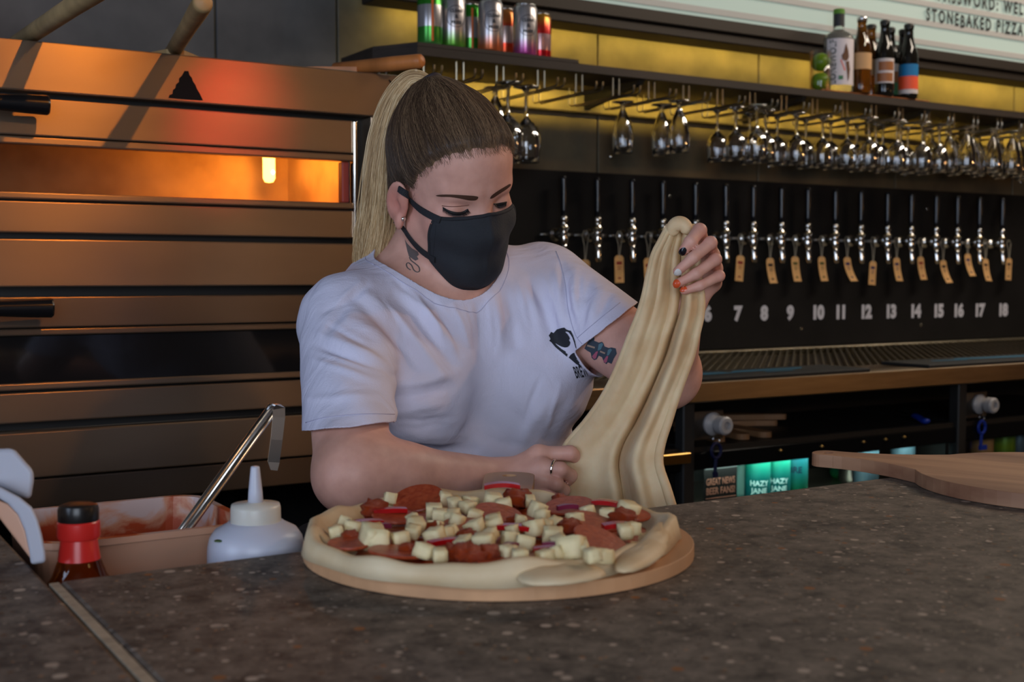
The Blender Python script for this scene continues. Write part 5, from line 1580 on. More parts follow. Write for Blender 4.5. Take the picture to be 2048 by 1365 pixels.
def clip_mesh(V, Q, g):
    """keep g>0 ; quads are split to triangles and cut exactly"""
    T = np.concatenate([Q[:, [0, 1, 2]], Q[:, [0, 2, 3]]]) if Q.shape[1] == 4 else Q
    gi = g
    keep = gi > 0
    k = keep[T].sum(1)
    out = [tuple(t) for t in T[k == 3]]
    V = list(map(tuple, V)); cache = {}
    def cut(a, b):
        key = (min(a, b), max(a, b))
        if key not in cache:
            t = gi[a]/(gi[a]-gi[b]); A, B_ = np.array(V[a]), np.array(V[b])
            V.append(tuple(A+(B_-A)*t)); cache[key] = len(V)-1
        return cache[key]
    for t in T[(k == 1) | (k == 2)]:
        t = list(map(int, t)); ks = [bool(keep[i]) for i in t]
        if sum(ks) == 1:
            i = ks.index(True); a, b, c = t[i], t[(i+1) % 3], t[(i+2) % 3]
            out.append((a, cut(a, b), cut(a, c)))
        else:
            i = ks.index(False); a, b, c = t[i], t[(i+1) % 3], t[(i+2) % 3]
            ab, ac = cut(a, b), cut(a, c)
            out.append((ab, b, c)); out.append((ab, c, ac))
    V = np.array(V); out = np.array(out)
    used = np.unique(out); mp = -np.ones(len(V), int); mp[used] = np.arange(len(used))
    return V[used], mp[out]
def vnormals(V, Fq):
    tri = np.concatenate([Fq[:, [0, 1, 2]], Fq[:, [0, 2, 3]]]) if Fq.shape[1] == 4 else Fq
    N = np.zeros_like(V)
    fn = np.cross(V[tri[:, 1]]-V[tri[:, 0]], V[tri[:, 2]]-V[tri[:, 0]])
    for k in range(3): np.add.at(N, tri[:, k], fn)
    return N/np.maximum(np.linalg.norm(N, axis=1), 1e-12)[:, None]
def laplace(V, Fq, it=2, lam=0.5, fix=None):
    e = np.concatenate([Fq[:, [i, (i+1) % Fq.shape[1]]] for i in range(Fq.shape[1])])
    e = np.unique(np.sort(e, 1), axis=0)
    for _ in range(it):
        A = np.zeros_like(V); c = np.zeros(len(V))
        np.add.at(A, e[:, 0], V[e[:, 1]]); np.add.at(A, e[:, 1], V[e[:, 0]])
        np.add.at(c, e[:, 0], 1); np.add.at(c, e[:, 1], 1)
        V = V+lam*(A/np.maximum(c, 1)[:, None]-V)
    return V
def bvh_of(V, Fq): return BVHTree.FromPolygons([tuple(p) for p in V], [tuple(map(int, f)) for f in Fq])
def cast(bvh, px, py):
    d = ray(px, py); d = d/np.linalg.norm(d)
    h = bvh.ray_cast(Vector(CAM), Vector(d))
    return (h[0], h[1]) if h[0] is not None else (None, None)

# ------------------------------------------------------------------ skeleton of the woman
def head_basis(yaw, p, r):
    F0 = np.array([math.sin(yaw), -math.cos(yaw), 0]); L0 = np.array([math.cos(yaw), math.sin(yaw), 0])
    y = F0*math.cos(p)-np.array([0, 0, 1.0])*math.sin(p); x = L0; u = np.cross(y, x)
    u = -u if u[2] < 0 else u
    return np.stack([x*math.cos(r)+u*math.sin(r), y, u*math.cos(r)-x*math.sin(r)], 1)
HM = head_basis(R(1.3), R(25.8), R(11.0)); HS = 0.992
HO = PD(904, 363.2, 1.6186)
def hw(p): return HO+HM@(np.asarray(p, float)*HS)
def hl(P): return ((np.asarray(P)-HO)@HM)/HS
S_R, E_R, W_R = PD(692, 650, 1.58), PD(704, 950, 1.37), PD(1000, 960, 1.475)
S_L, E_L, W_L = PD(1098, 585, 1.745), PD(1330, 748, 1.60), PD(1364, 612, 1.455)
NB = np.array([0.795, 1.515, 1.285])
PEL = np.array([0.80, 1.56, 0.93])
fingL = [[(1406, 490, 1.435), (1399, 461, 1.398), (1381, 484, 1.384), (1367, 502, 1.386)],
         [(1424, 511, 1.432), (1421, 486, 1.390), (1386, 516, 1.377), (1355, 543, 1.380)],
         [(1430, 539, 1.434), (1431, 519, 1.394), (1392, 548, 1.383), (1354, 568, 1.386)],
         [(1428, 568, 1.438), (1438, 552, 1.402), (1400, 572, 1.391), (1368, 582, 1.390)]]
thumbL = [(1378, 575, 1.452), (1372, 530, 1.455), (1360, 492, 1.448), (1352, 466, 1.440)]
fingR = [[(1076, 908, 1.468), (1140, 907, 1.468), (1163, 922, 1.486), (1164, 946, 1.502)],
         [(1084, 934, 1.455), (1121, 940, 1.448), (1141, 952, 1.466), (1133, 970, 1.484)],
         [(1080, 960, 1.452), (1112, 968, 1.445), (1127, 981, 1.462), (1117, 994, 1.480)],
         [(1070, 982, 1.457), (1098, 992, 1.450), (1110, 1004, 1.464), (1102, 1014, 1.480)]]
thumbR = [(1025, 948, 1.500), (1075, 925, 1.522), (1115, 922, 1.528), (1148, 922, 1.520)]
pxw = lambda L: [PD(*p) for p in L]
fingL, fingR = [pxw(f) for f in fingL], [pxw(f) for f in fingR]
thumbL, thumbR = pxw(thumbL), pxw(thumbR)

def head_sdf(P):
    p = (((P-HO.astype(np.float32))@HM.astype(np.float32))/HS).astype(np.float32)
    ax = np.abs(p[:, 0]); q = p.copy(); q[:, 0] = ax
    d = ell_d(p, (0, -0.014, 0.036), (0.0715, 0.094, 0.084))
    d = smin(d, ell_d(p, (0, 0.036, -0.042), (0.055, 0.053, 0.070)), 0.045)
    d = smin(d, ell_d(p, (0, 0.050, 0.050), (0.045, 0.038, 0.040)), 0.04)         # forehead
    d = smin(d, seg_d(q, (0.052, 0.008, -0.056), (0.012, 0.066, -0.092), 0.014, 0.017), 0.03)
    d = smin(d, ell_d(q, (0.034, 0.058, -0.030), (0.024, 0.022, 0.022)), 0.025)   # cheekbones
    d = smin(d, ell_d(p, (0, 0.071, -0.096), (0.019, 0.015, 0.015)), 0.02)        # chin
    d = smin(d, seg_d(q, (0.008, 0.079, 0.020), (0.039, 0.068, 0.020), 0.0085, 0.0075), 0.016)  # brow
    d = smax(d, -ell_d(q, (0.0325, 0.098, -0.004), (0.0175, 0.018, 0.0130)), 0.012)  # sockets
    d = smin(d, ell_d(q, (0.0325, 0.0695, -0.0035), (0.0145, 0.0125, 0.0115)), 0.004)  # lids
    d = smin(d, seg_d(p, (0, 0.082, 0.006), (0, 0.101, -0.030), 0.0065, 0.0095), 0.012)  # nose
    d = smin(d, ell_d(q, (0.0095, 0.091, -0.037), (0.0085, 0.010, 0.0075)), 0.008)
    d = smin(d, seg_d(q, (0.0, 0.0885, -0.066), (0.018, 0.080, -0.0675), 0.0055, 0.003), 0.006)
    d = smin(d, seg_d(q, (0.0, 0.0875, -0.075), (0.016, 0.080, -0.0735), 0.0065, 0.003), 0.006)
    # ears
    E = Matrix.Rotation(R(-14), 3, 'X')@Matrix.Rotation(R(24), 3, 'Z')
    Em = np.array(E)
    ec = np.array([0.0775, -0.004, -0.019])
    ear = ell_d(q, ec, (0.0055, 0.0185, 0.0320), Em)
    ear = smin(ear, ell_d(q, ec+np.array([0.0, 0.006, -0.026]), (0.0055, 0.0085, 0.011)), 0.006)
    ear = smax(ear, -ell_d(q, ec+np.array([0.0072, 0.004, 0.006]), (0.0062, 0.0115, 0.0225), Em), 0.003)
    ear = smin(ear, ell_d(q, ec+np.array([-0.002, 0.008, 0.004]), (0.0045, 0.006, 0.014), Em), 0.005)
    ear = smax(ear, -ell_d(q, ec+np.array([0.004, 0.005, -0.004]), (0.005, 0.006, 0.0085)), 0.003)
    d = smin(d, ear, 0.006)
    return d*HS
def hand_sdf(P, fing, th, wr, rs, ulnar):
    d = None
    for f, r in zip(fing, rs):
        c = seg_d(P, f[0], f[1], r*1.06, r)
        c = smin(c, seg_d(P, f[1], f[2], r*1.03, r*0.92), 0.004)
        c = smin(c, seg_d(P, f[2], f[3], r*0.92, r*0.76), 0.003)
        d = c if d is None else smin(d, c, 0.0014)
    pm = None
    for f, r in zip(fing, rs):
        a = np.asarray(f[0]); m = a+(wr-a)*0.5
        c = seg_d(P, a, wr+(a-wr)*0.12, r*1.18, 0.0165)
        pm = c if pm is None else smin(pm, c, 0.012)
    d = smin(d, pm, 0.008)
    t = seg_d(P, wr+(np.asarray(th[0])-wr)*0.5, th[1], 0.017, 0.0115)
    t = smin(t, seg_d(P, th[1], th[2], 0.0112, 0.0095), 0.004)
    t = smin(t, seg_d(P, th[2], th[3], 0.0098, 0.0080), 0.003)
    return smin(d, t, 0.007)
def torso_sdf(P, off=0.0):
    d = ell_d(P, (0.805, 1.535, 1.185), (0.158+off, 0.112+off, 0.165+off))
    d = smin(d, seg_d(P, S_R+np.array([0.02, 0.01, 0.0]), S_L+np.array([-0.02, 0.01, 0.0]), 0.058+off, 0.058+off), 0.06)
    d = smin(d, ell_d(P, (0.872, 1.555, 1.00), (0.142+off, 0.116+off, 0.17+off)), 0.05)
    d = smin(d, ell_d(P, (0.728, 1.445, 1.150), (0.080+off, 0.064+off, 0.078+off)), 0.055)
    d = smin(d, ell_d(P, (0.922, 1.440, 1.156), (0.080+off, 0.066+off, 0.080+off)), 0.055)
    return d
def arms_sdf(P):
    d = seg_d(P, S_R, E_R, 0.055, 0.0415)
    f = seg_d(P, E_R, W_R, 0.0405, 0.0255)
    f = smin(f, ell_d(P, E_R+(W_R-E_R)*0.22+np.array([0, 0, -0.003]), (0.05, 0.040, 0.037)), 0.03)
    d = smin(d, f, 0.02)
    e = seg_d(P, S_L, E_L, 0.056, 0.046)
    g = seg_d(P, E_L, W_L, 0.0405, 0.0255)
    e = smin(e, g, 0.02)
    return np.minimum(d, e)
def box_cull(lo, hi, f, pad=0.03):
    lo = np.asarray(lo, np.float32)-pad; hi = np.asarray(hi, np.float32)+pad
    def g(P):
        q = np.maximum(np.maximum(lo-P, P-hi), 0)
        dd = np.linalg.norm(q, axis=1)+pad*0.7
        m = (q <= 0).all(1)
        if m.any(): dd[m] = f(P[m])
        return dd
    return g
def bb(pts, r): 
    a = np.array(pts); return a.min(0)-r, a.max(0)+r
RS_L = (0.0078, 0.0071, 0.0068, 0.0063)
hL = box_cull(*bb([p for f in fingL for p in f]+thumbL+[W_L], 0.02), lambda P: hand_sdf(P, fingL, thumbL, W_L, RS_L, 0))
hR = box_cull(*bb([p for f in fingR for p in f]+thumbR+[W_R], 0.02), lambda P: hand_sdf(P, fingR, thumbR, W_R, (0.0088, 0.0088, 0.0084, 0.0076), 0))
hd = box_cull(HO-0.17, HO+0.17, head_sdf)
NK0 = hw((0, -0.030, -0.045)); NK1 = NB+np.array([0, 0.01, -0.02])
def neck_sdf(P):
    d = seg_d(P, NK0, NK1, 0.050, 0.058)
    d = smin(d, seg_d(P, hw((0, 0.02, -0.075)), NB+np.array([0, -0.045, -0.02]), 0.030, 0.036), 0.03)
    return d
def body_sdf(P):
    d = torso_sdf(P)
    d = smin(d, neck_sdf(P), 0.035)
    d = smin(d, arms_sdf(P), 0.03)
    d = smin(d, hd(P), 0.022)
    d = smin(d, hL(P), 0.012)
    d = smin(d, hR(P), 0.012)
    return d
BV, BQ = surf_net(body_sdf, (0.44, 1.05, 0.86), (1.14, 1.75, 1.64), 0.0018)
BV = laplace(BV, BQ, 2, 0.35)
body_bvh = bvh_of(BV, BQ)
BN = vnormals(BV, BQ)

person = empty('person', (0.80, 1.55, 0.0), label='woman in a pale t-shirt and black face mask stretching dough over the bar', cat='person')
PO = np.array([0.80, 1.55, 0.0])
def pobj(name, V, Fq, mat, smooth=True, parent=None, **k):
    o = link(name, arr_mesh(name, np.asarray(V)-PO, Fq), mat, parent or person, smooth, **k)
    return o

# ---- skin: own colour of lips, cheeks, ears, knuckles, neck tattoo kept as a colour attribute
def skin_mat():
    m, nt, b = base_mat('skin')
    N, L = nt.nodes, nt.links
    at = N.new('ShaderNodeAttribute'); at.attribute_name = 'tone'
    tc = N.new('ShaderNodeTexCoord')
    nz = N.new('ShaderNodeTexNoise'); nz.inputs['Scale'].default_value = 55; nz.inputs['Detail'].default_value = 5
    L.new(tc.outputs['Object'], nz.inputs['Vector'])
    rp = N.new('ShaderNodeValToRGB'); e = rp.color_ramp.elements
    e[0].position = 0.3; e[0].color = (0.90, 0.86, 0.84, 1); e[1].position = 0.7; e[1].color = (1.06, 1.05, 1.04, 1)
    L.new(nz.outputs['Fac'], rp.inputs['Fac'])
    mx = N.new('ShaderNodeMix'); mx.data_type = 'RGBA'; mx.blend_type = 'MULTIPLY'; mx.inputs['Factor'].default_value = 1.0
    L.new(at.outputs['Color'], mx.inputs[6]); L.new(rp.outputs['Color'], mx.inputs[7])
    L.new(mx.outputs[2], b.inputs['Base Color'])
    b.inputs['Roughness'].default_value = 0.48
    b.inputs['Specular IOR Level'].default_value = 0.35
    b.inputs['Subsurface Weight'].default_value = 0.12
    b.inputs['Subsurface Radius'].default_value = (0.010, 0.004, 0.002)
    b.inputs['Subsurface Scale'].default_value = 0.6
    n2 = N.new('ShaderNodeTexNoise'); n2.inputs['Scale'].default_value = 420; n2.inputs['Detail'].default_value = 3
    L.new(tc.outputs['Object'], n2.inputs['Vector'])
    bp = N.new('ShaderNodeBump'); bp.inputs['Strength'].default_value = 0.10; bp.inputs['Distance'].default_value = 0.0006
    L.new(n2.outputs['Fac'], bp.inputs['Height']); L.new(bp.outputs['Normal'], b.inputs['Normal'])
    return m
m_skin = skin_mat()
tone = np.tile(np.array(srgb(216, 166, 149)[:3]), (len(BV), 1))
def blush(center, rad, col, amt):
    global tone
    d = np.linalg.norm(BV-np.asarray(center), axis=1)
    w_ = (amt*np.exp(-(d/rad)**2))[:, None]
    tone = tone*(1-w_)+np.array(srgb(*col)[:3])*w_
for s in (-1, 1):
    blush(hw((s*0.045, 0.068, -0.03)), 0.024, (206, 130, 118), 0.5)
    blush(hw((s*0.0775, -0.004, -0.019)), 0.03, (204, 126, 112), 0.7)
blush(hw((0, 0.10, -0.03)), 0.014, (206, 130, 116), 0.5)
blush(hw((0, 0.088, -0.07)), 0.012, (176, 88, 84), 0.7)
for f in fingL+fingR:
    for j in (1, 3): blush(f[j], 0.010, (202, 128, 110), 0.45)
body = pobj('body', BV, BQ, m_skin)
ca = body.data.color_attributes.new('tone', 'FLOAT_COLOR', 'POINT')
ca.data.foreach_set('color', np.concatenate([tone, np.ones((len(tone), 1))], 1).astype(np.float32).ravel())

# ---- decals: flat print or hair laid on a surface along rays of the photo's viewpoint
def decal(name, polys, bvh, mat, off=0.0006, parent=None, step=5.0):
    V = []; Fa = []
    for poly in polys:
        bm = bmesh.new()
        vs = [bm.verts.new((x, y, 0)) for x, y in poly]
        es = [bm.edges.new((vs[i], vs[(i+1) % len(vs)])) for i in range(len(vs))]
        bmesh.ops.triangle_fill(bm, edges=es, use_beauty=True)
        for _ in range(5):
            le = [e for e in bm.edges if e.calc_length() > step]
            if not le: break
            bmesh.ops.subdivide_edges(bm, edges=le, cuts=1)
            bmesh.ops.triangulate(bm, faces=bm.faces[:])
        bm.verts.index_update()
        pts = []
        for v in bm.verts:
            p, n = cast(bvh, v.co.x, v.co.y)
            pts.append(None if p is None else p+(n if n.dot(Vector(ray(v.co.x, v.co.y))) < 0 else -n)*off)
        b0 = len(V); mp = {}
        for i, p in enumerate(pts):
            if p is not None: mp[i] = len(V); V.append(tuple(p))
        for f in bm.faces:
            ids = [v.index for v in f.verts]
            if all(i in mp for i in ids):
                a, b_, c = [Vector(V[mp[i]]) for i in ids]
                if max((a-b_).length, (b_-c).length, (a-c).length) > 0.03: continue
                nn = (b_-a).cross(c-a)
                Fa.append(tuple(mp[i] for i in (ids if nn.dot(Vector(fwd)) < 0 else ids[::-1])))
        bm.free()
    return pobj(name, np.array(V), np.array(Fa), mat, True, parent)
def rounded(poly, n=4):
    P = np.array(poly, float); m = len(P); out = []
    for i in range(m):
        p0, p1, p2, p3 = P[i-1], P[i], P[(i+1) % m], P[(i+2) % m]
        for k in range(n):
            t = k/n
            out.append(tuple(0.5*((2*p1)+(-p0+p2)*t+(2*p0-5*p1+4*p2-p3)*t*t+(-p0+3*p1-3*p2+p3)*t**3)))
    return out
def surf_line(bvh, pts, off=0.001, n=6):
    """polyline of photo points laid on a surface (Catmull-Rom in between)"""
    out = []
    P = [np.array(p, float) for p in pts]
    for i in range(len(P)-1):
        p0, p1, p2, p3 = P[max(i-1, 0)], P[i], P[i+1], P[min(i+2, len(P)-1)]
        for k in range(n+(i == len(P)-2)):
            t = k/n
            q = 0.5*((2*p1)+(-p0+p2)*t+(2*p0-5*p1+4*p2-p3)*t*t+(-p0+3*p1-3*p2+p3)*t**3)
            h, nn = cast(bvh, q[0], q[1])
            if h is not None:
                if nn.dot(Vector(ray(q[0], q[1]))) > 0: nn = -nn
                out.append(h+nn*off)
    return out
m_brow = mk('brow_hair', srgb(72, 46, 32), 0.7)
m_lash = mk('lash_hair', srgb(14, 14, 18), 0.6)
PV = Vector(PO)
# ---- t-shirt
m_shirt = mk('pale_lilac_cotton', srgb(214, 212, 232), 0.85, bump=0.25, bscale=500, var=0.04, scale=8)
def crumple(m):
    nt = m.node_tree; N, L = nt.nodes, nt.links; b = N['Principled BSDF']
    old = [n for n in N if n.type == 'BUMP'][0]
    tc = N.new('ShaderNodeTexCoord'); mp = N.new('ShaderNodeMapping'); mp.inputs['Rotation'].default_value = (0.3, 0.9, 0.5); mp.inputs['Scale'].default_value = (1, 2.2, 0.8)
    nz = N.new('ShaderNodeTexNoise'); nz.inputs['Scale'].default_value = 15; nz.inputs['Detail'].default_value = 3; nz.inputs['Distortion'].default_value = 0.9
    L.new(tc.outputs['Object'], mp.inputs['Vector']); L.new(mp.outputs['Vector'], nz.inputs['Vector'])
    bp = N.new('ShaderNodeBump'); bp.inputs['Strength'].default_value = 0.55; bp.inputs['Distance'].default_value = 0.006
    L.new(nz.outputs['Fac'], bp.inputs['Height']); L.new(old.outputs['Normal'], bp.inputs['Normal']); L.new(bp.outputs['Normal'], b.inputs['Normal'])
crumple(m_shirt)
HEM_R, HEM_L = 0.69, 0.52
def shirt_sdf(P):
    d = torso_sdf(P, 0.008)
    d = smin(d, ell_d(P, (0.880, 1.54, 0.98), (0.162, 0.136, 0.19)), 0.05)
    a = seg_d(P, S_R, S_R+(E_R-S_R)*1.0, 0.060, 0.053)
    b = seg_d(P, S_L, S_L+(E_L-S_L)*1.0, 0.064, 0.054)
    d = smin(d, a, 0.028); d = smin(d, b, 0.028)
    d = smin(d, seg_d(P, NK1+(NK0-NK1)*0.35, NK1, 0.058, 0.064), 0.035)
    return d
TV, TQ = surf_net(shirt_sdf, (0.42, 1.22, 0.84), (1.12, 1.72, 1.40), 0.0025)
TV = laplace(TV, TQ, 3, 0.5)
uR = (E_R-S_R)/np.linalg.norm(E_R-S_R); uL = (E_L-S_L)/np.linalg.norm(E_L-S_L)
def arm_t(V, S, E): return ((V-S)@(E-S))/((E-S)@(E-S))
def near_arm(V, S, E, r): return seg_d(V.astype(np.float32), S+(E-S)*0.35, E+(E-S)*0.6, r, r) < 0
g = np.full(len(TV), 1.0)
hemnR = uR+np.array([0.10, 0, 0.10]); hemnR /= np.linalg.norm(hemnR)
_r = ray(700, 855); _r = _r/np.linalg.norm(_r)
hemnR = rgt*0.106-upv*0.994-fwd*0.10
hemnR = hemnR-_r*(hemnR@_r)*0.88; hemnR /= np.linalg.norm(hemnR)
tR = (PD(700, 853, 1.45)-TV)@hemnR
_l = ray(1212, 656); _l = _l/np.linalg.norm(_l)
hemnL = rgt*0.616-upv*0.79-fwd*0.10
hemnL = hemnL-_l*(hemnL@_l)*0.80; hemnL /= np.linalg.norm(hemnL)
tL = (PD(1212, 655, 1.655)-TV)@hemnL
T32 = TV.astype(np.float32)
dT = np.minimum(torso_sdf(T32, 0.008), ell_d(T32, (0.880, 1.54, 0.98), (0.162, 0.136, 0.19)))
dSR = seg_d(T32, S_R, E_R, 0.060, 0.053); dSL = seg_d(T32, S_L, E_L, 0.064, 0.054)
g = np.minimum(g, np.maximum(tR, dSR-dT+0.002))
g = np.minimum(g, np.maximum(tL, dSL-dT+0.020))
# neckline : tilted elliptical cylinder round the neck
na_ = np.array([-0.10, -0.52, 0.85]); na_ /= np.linalg.norm(na_)
nu = np.cross(na_, np.array([0, 1.0, 0])); nu /= np.linalg.norm(nu); nv_ = np.cross(na_, nu)
NC = NB+np.array([-0.005, -0.022, -0.004])
rel = TV-NC
e_ = np.sqrt((rel@nu/0.086)**2+(rel@nv_/0.088)**2)-1
g = np.where(rel@na_ > -0.09, np.minimum(g, e_*0.08), g)
g = np.minimum(g, TV[:, 2]-0.875)
TV, TF = clip_mesh(TV, TQ, g)
TV = laplace(TV, TF, 1, 0.3)
# cloth folds : ridges (+) and valleys (-) along lines seen on the shirt
TN = vnormals(TV, TF)
pj_ = proj(TV)[:, :2]
front = (TN@fwd) < 0.25
FOLDS = [([(712, 600), (760, 640), (812, 700), (838, 735)], -4.0, 11), ([(735, 590), (790, 632), (845, 700), (880, 745)], 4.2, 12), ([(790, 592), (836, 632), (880, 690), (905, 730)], -4.2, 12), ([(822, 592), (865, 640), (905, 690)], 4.0, 12), ([(850, 600), (893, 645), (930, 700)], -3.0, 11),
         ([(700, 640), (750, 668), (790, 715)], 3.5, 12), ([(955, 612), (962, 660), (960, 715)], -3.0, 10), ([(985, 590), (995, 640), (1000, 700)], 3.4, 11), ([(1010, 575), (1024, 630), (1030, 690)], -3.5, 11), ([(1045, 560), (1068, 620), (1085, 680)], 3.6, 13), ([(1072, 570), (1098, 630), (1118, 690)], -3.2, 11),
         ([(1124, 530), (1132, 570), (1136, 620), (1150, 660)], -4.5, 8), ([(1112, 545), (1120, 600), (1132, 650)], 2.5, 9), ([(800, 770), (850, 765), (910, 745)], 3.0, 12), ([(800, 795), (850, 790), (900, 775)], -3.0, 10), ([(795, 825), (840, 815), (890, 806)], 2.8, 10), ([(795, 842), (850, 845), (905, 835)], -2.6, 9), ([(792, 870), (850, 875), (930, 872)], 2.4, 10), ([(800, 892), (870, 900), (950, 900)], -2.2, 9),
         ([(640, 668), (690, 690), (740, 712), (785, 738)], 2.6, 9), ([(632, 690), (690, 712), (745, 735), (785, 752)], -2.6, 8), ([(625, 720), (690, 740), (760, 765)], 2.0, 8), ([(700, 605), (668, 640), (648, 680)], -2.4, 10), ([(735, 575), (690, 600), (650, 625)], -2.2, 8),
         ([(612, 800), (680, 795), (780, 790)], 1.4, 8), ([(1180, 560), (1170, 600), (1165, 650)], -2.4, 9), ([(1205, 580), (1190, 620), (1180, 655)], 2.2, 9), ([(1150, 540), (1146, 580), (1150, 620)], 2.4, 9),
         ([(1100, 800), (1060, 850), (1040, 900)], 2.4, 13), ([(1140, 790), (1110, 850), (1090, 890)], -2.6, 12), ([(960, 870), (1000, 890), (1060, 895)], -2.0, 12)]
FINE = [[(790, 560), (830, 600), (862, 640)], [(812, 585), (850, 622), (878, 668)], [(760, 600), (800, 655), (825, 705)], [(838, 600), (872, 652), (892, 700)], [(868, 602), (905, 660), (922, 712)], [(905, 610), (925, 650), (938, 690)], [(935, 615), (948, 655), (950, 700)],
        [(975, 600), (980, 640), (984, 690)], [(1002, 580), (1010, 625), (1016, 668)], [(1035, 565), (1046, 610), (1058, 655)], [(1060, 560), (1082, 612), (1100, 660)], [(1090, 560), (1110, 610), (1126, 660)], [(655, 650), (700, 675), (760, 705)], [(645, 705), (700, 722), (770, 748)],
        [(808, 780), (850, 776), (895, 765)], [(800, 808), (842, 802), (890, 790)], [(800, 855), (840, 858), (890, 850)], [(806, 880), (860, 886), (920, 884)], [(1160, 560), (1158, 600), (1160, 640)], [(1195, 580), (1182, 620), (1172, 650)], [(1222, 590), (1205, 622), (1192, 645)], [(720, 565), (680, 600), (655, 630)], [(1080, 760), (1060, 810), (1050, 850)], [(1120, 770), (1105, 820), (1096, 860)]]
for k_, L_ in enumerate(FINE): FOLDS.append((L_, (1.5 if k_ % 2 else -1.5), 5.5))
disp = np.zeros(len(TV))
for line, amp, wpx in FOLDS:
    P = np.array(line, float); dm = np.full(len(TV), 1e9); tt = np.zeros(len(TV)); tot = 0
    Ls = [np.linalg.norm(P[i+1]-P[i]) for i in range(len(P)-1)]; T_ = sum(Ls); s0 = 0
    for i in range(len(P)-1):
        ab = P[i+1]-P[i]; t = np.clip(((pj_-P[i])@ab)/(ab@ab), 0, 1)
        d = np.linalg.norm(pj_-(P[i]+t[:, None]*ab), axis=1)
        m = d < dm; dm[m] = d[m]; tt[m] = ((s0+t*Ls[i])/T_)[m]; s0 += Ls[i]
    disp += 1.55*amp*0.001*np.exp(-(dm/wpx)**2)*np.clip(np.minimum(tt+0.25, 1.25-tt)*1.6, 0, 1)
disp += 0.0011*np.sin(TV[:, 0]*95+TV[:, 2]*60)*np.sin(TV[:, 2]*70-TV[:, 1]*50)
TV = TV+TN*(disp*(front*1.0))[:, None]
TV = laplace(TV, TF, 1, 0.35)
shirt_bvh = bvh_of(TV, TF)
shirt = pobj('t_shirt', TV, TF, m_shirt, label='pale lilac white crew neck t-shirt with a black emblem')
md = shirt.modifiers.new('cloth', 'SOLIDIFY'); md.thickness = 0.0022; md.offset = -1
# hem bands and collar rib, a little proud of the cloth
def boundary_band(name, sel, width, lift):
    """strip along an open edge of the shirt: follows the cloth for 'width'"""
    pass
# emblem printed on the chest and its lettering
m_print = mk('black_shirt_print', srgb(34, 36, 44), 0.75)
def cpx(pts, x0=1080, y0=640, k=9.75): return [(x0+x/k, y0+y/k) for x, y in pts]
head_ = cpx([(165, 315), (215, 240), (265, 262), (310, 215), (330, 190), (420, 160), (480, 150), (515, 185), (560, 205), (605, 215), (650, 300), (690, 420), (720, 570), (700, 540), (672, 440), (640, 350), (600, 285), (560, 240), (510, 225), (500, 240), (545, 280), (580, 340), (590, 370), (570, 390), (598, 440), (585, 490), (545, 530), (490, 540), (420, 525), (350, 490), (290, 455), (330, 500), (420, 570), (500, 615), (510, 650), (540, 665), (530, 720), (500, 700), (400, 620), (300, 540), (215, 440), (175, 412), (200, 380), (185, 340)])
jaw = cpx([(560, 735), (600, 680), (650, 645), (705, 632), (755, 650), (785, 740), (790, 830), (785, 905), (700, 850), (620, 785)])
pr_ = decal('shirt_print', [head_, jaw], shirt_bvh, m_print, 0.0008, shirt, 4)
# lettering BREW along its slanted line
ltr = []
def letter_polys(s, O, ex, ey, size):
    v, f = text_geo(s, size=size, bold=0.05*size*0.4, xs=0.62, space=1.02)
    return v, f
v, f = letter_polys('BREW', None, None, None, 1.0)
xm_ = max(p[0] for p in v)
A, Bx, Up = np.array([1144.5, 734.0]), np.array([27.0, -5.5]), np.array([7.2, 22.5])
pts = []; ok = []
for p in v:
    u, q = p[0]/xm_, p[1]/0.70
    xy = A+Bx*u+Up*(1-q)
    h, nn = cast(shirt_bvh, xy[0], xy[1])
    ok.append(h is not None)
    if h is None: pts.append((0, 0, 0)); continue
    if nn.dot(Vector(ray(*xy))) > 0: nn = -nn
    pts.append(tuple(h+nn*0.0009))
ff = [t for t in f if all(ok[i] for i in t) and max((Vector(pts[t[i]])-Vector(pts[t[i-1]])).length for i in range(len(t))) < 0.03]
me = bpy.data.meshes.new('shirt_lettering'); me.from_pydata([tuple(np.array(p)-PO) for p in pts], [], ff); me.update()
link('shirt_lettering', me, m_print, shirt)
# seams
m_seam = mk('shirt_seam', srgb(182, 180, 204), 0.9)
def seam(name, lines, bvh, r, mat, parent, off=0.0004):
    mb = MB()
    for L_ in lines:
        P = surf_line(bvh, L_, off)
        if len(P) > 3: mb.tube([p-PV for p in P], r, 6)
    return mb.build(name, mat, parent, smooth=True)
seam('seam', [[(612, 846), (650, 836), (720, 829), (789, 829)]], shirt_bvh, 0.00045, m_seam, shirt)
seam('seam', [[(1155, 676), (1190, 646), (1240, 606)]], shirt_bvh, 0.00045, m_seam, shirt)
seam('seam', [[(1112, 503), (1122, 530), (1130, 570), (1136, 620), (1150, 668), (1166, 690)]], shirt_bvh, 0.00045, m_seam, shirt)
rib = []
for a in np.linspace(0, 2*math.pi, 97):
    o_ = NC+nu*0.096*math.cos(a)+nv_*0.098*math.sin(a)+na_*0.14
    h_ = shirt_bvh.ray_cast(Vector(o_), Vector(-na_))
    if h_[0] is not None: rib.append(h_[0]+h_[1]*0.0002-PV)
if len(rib) > 60: MB().tube(rib, 0.0005, 6).build('seam', m_seam, shirt, smooth=True)

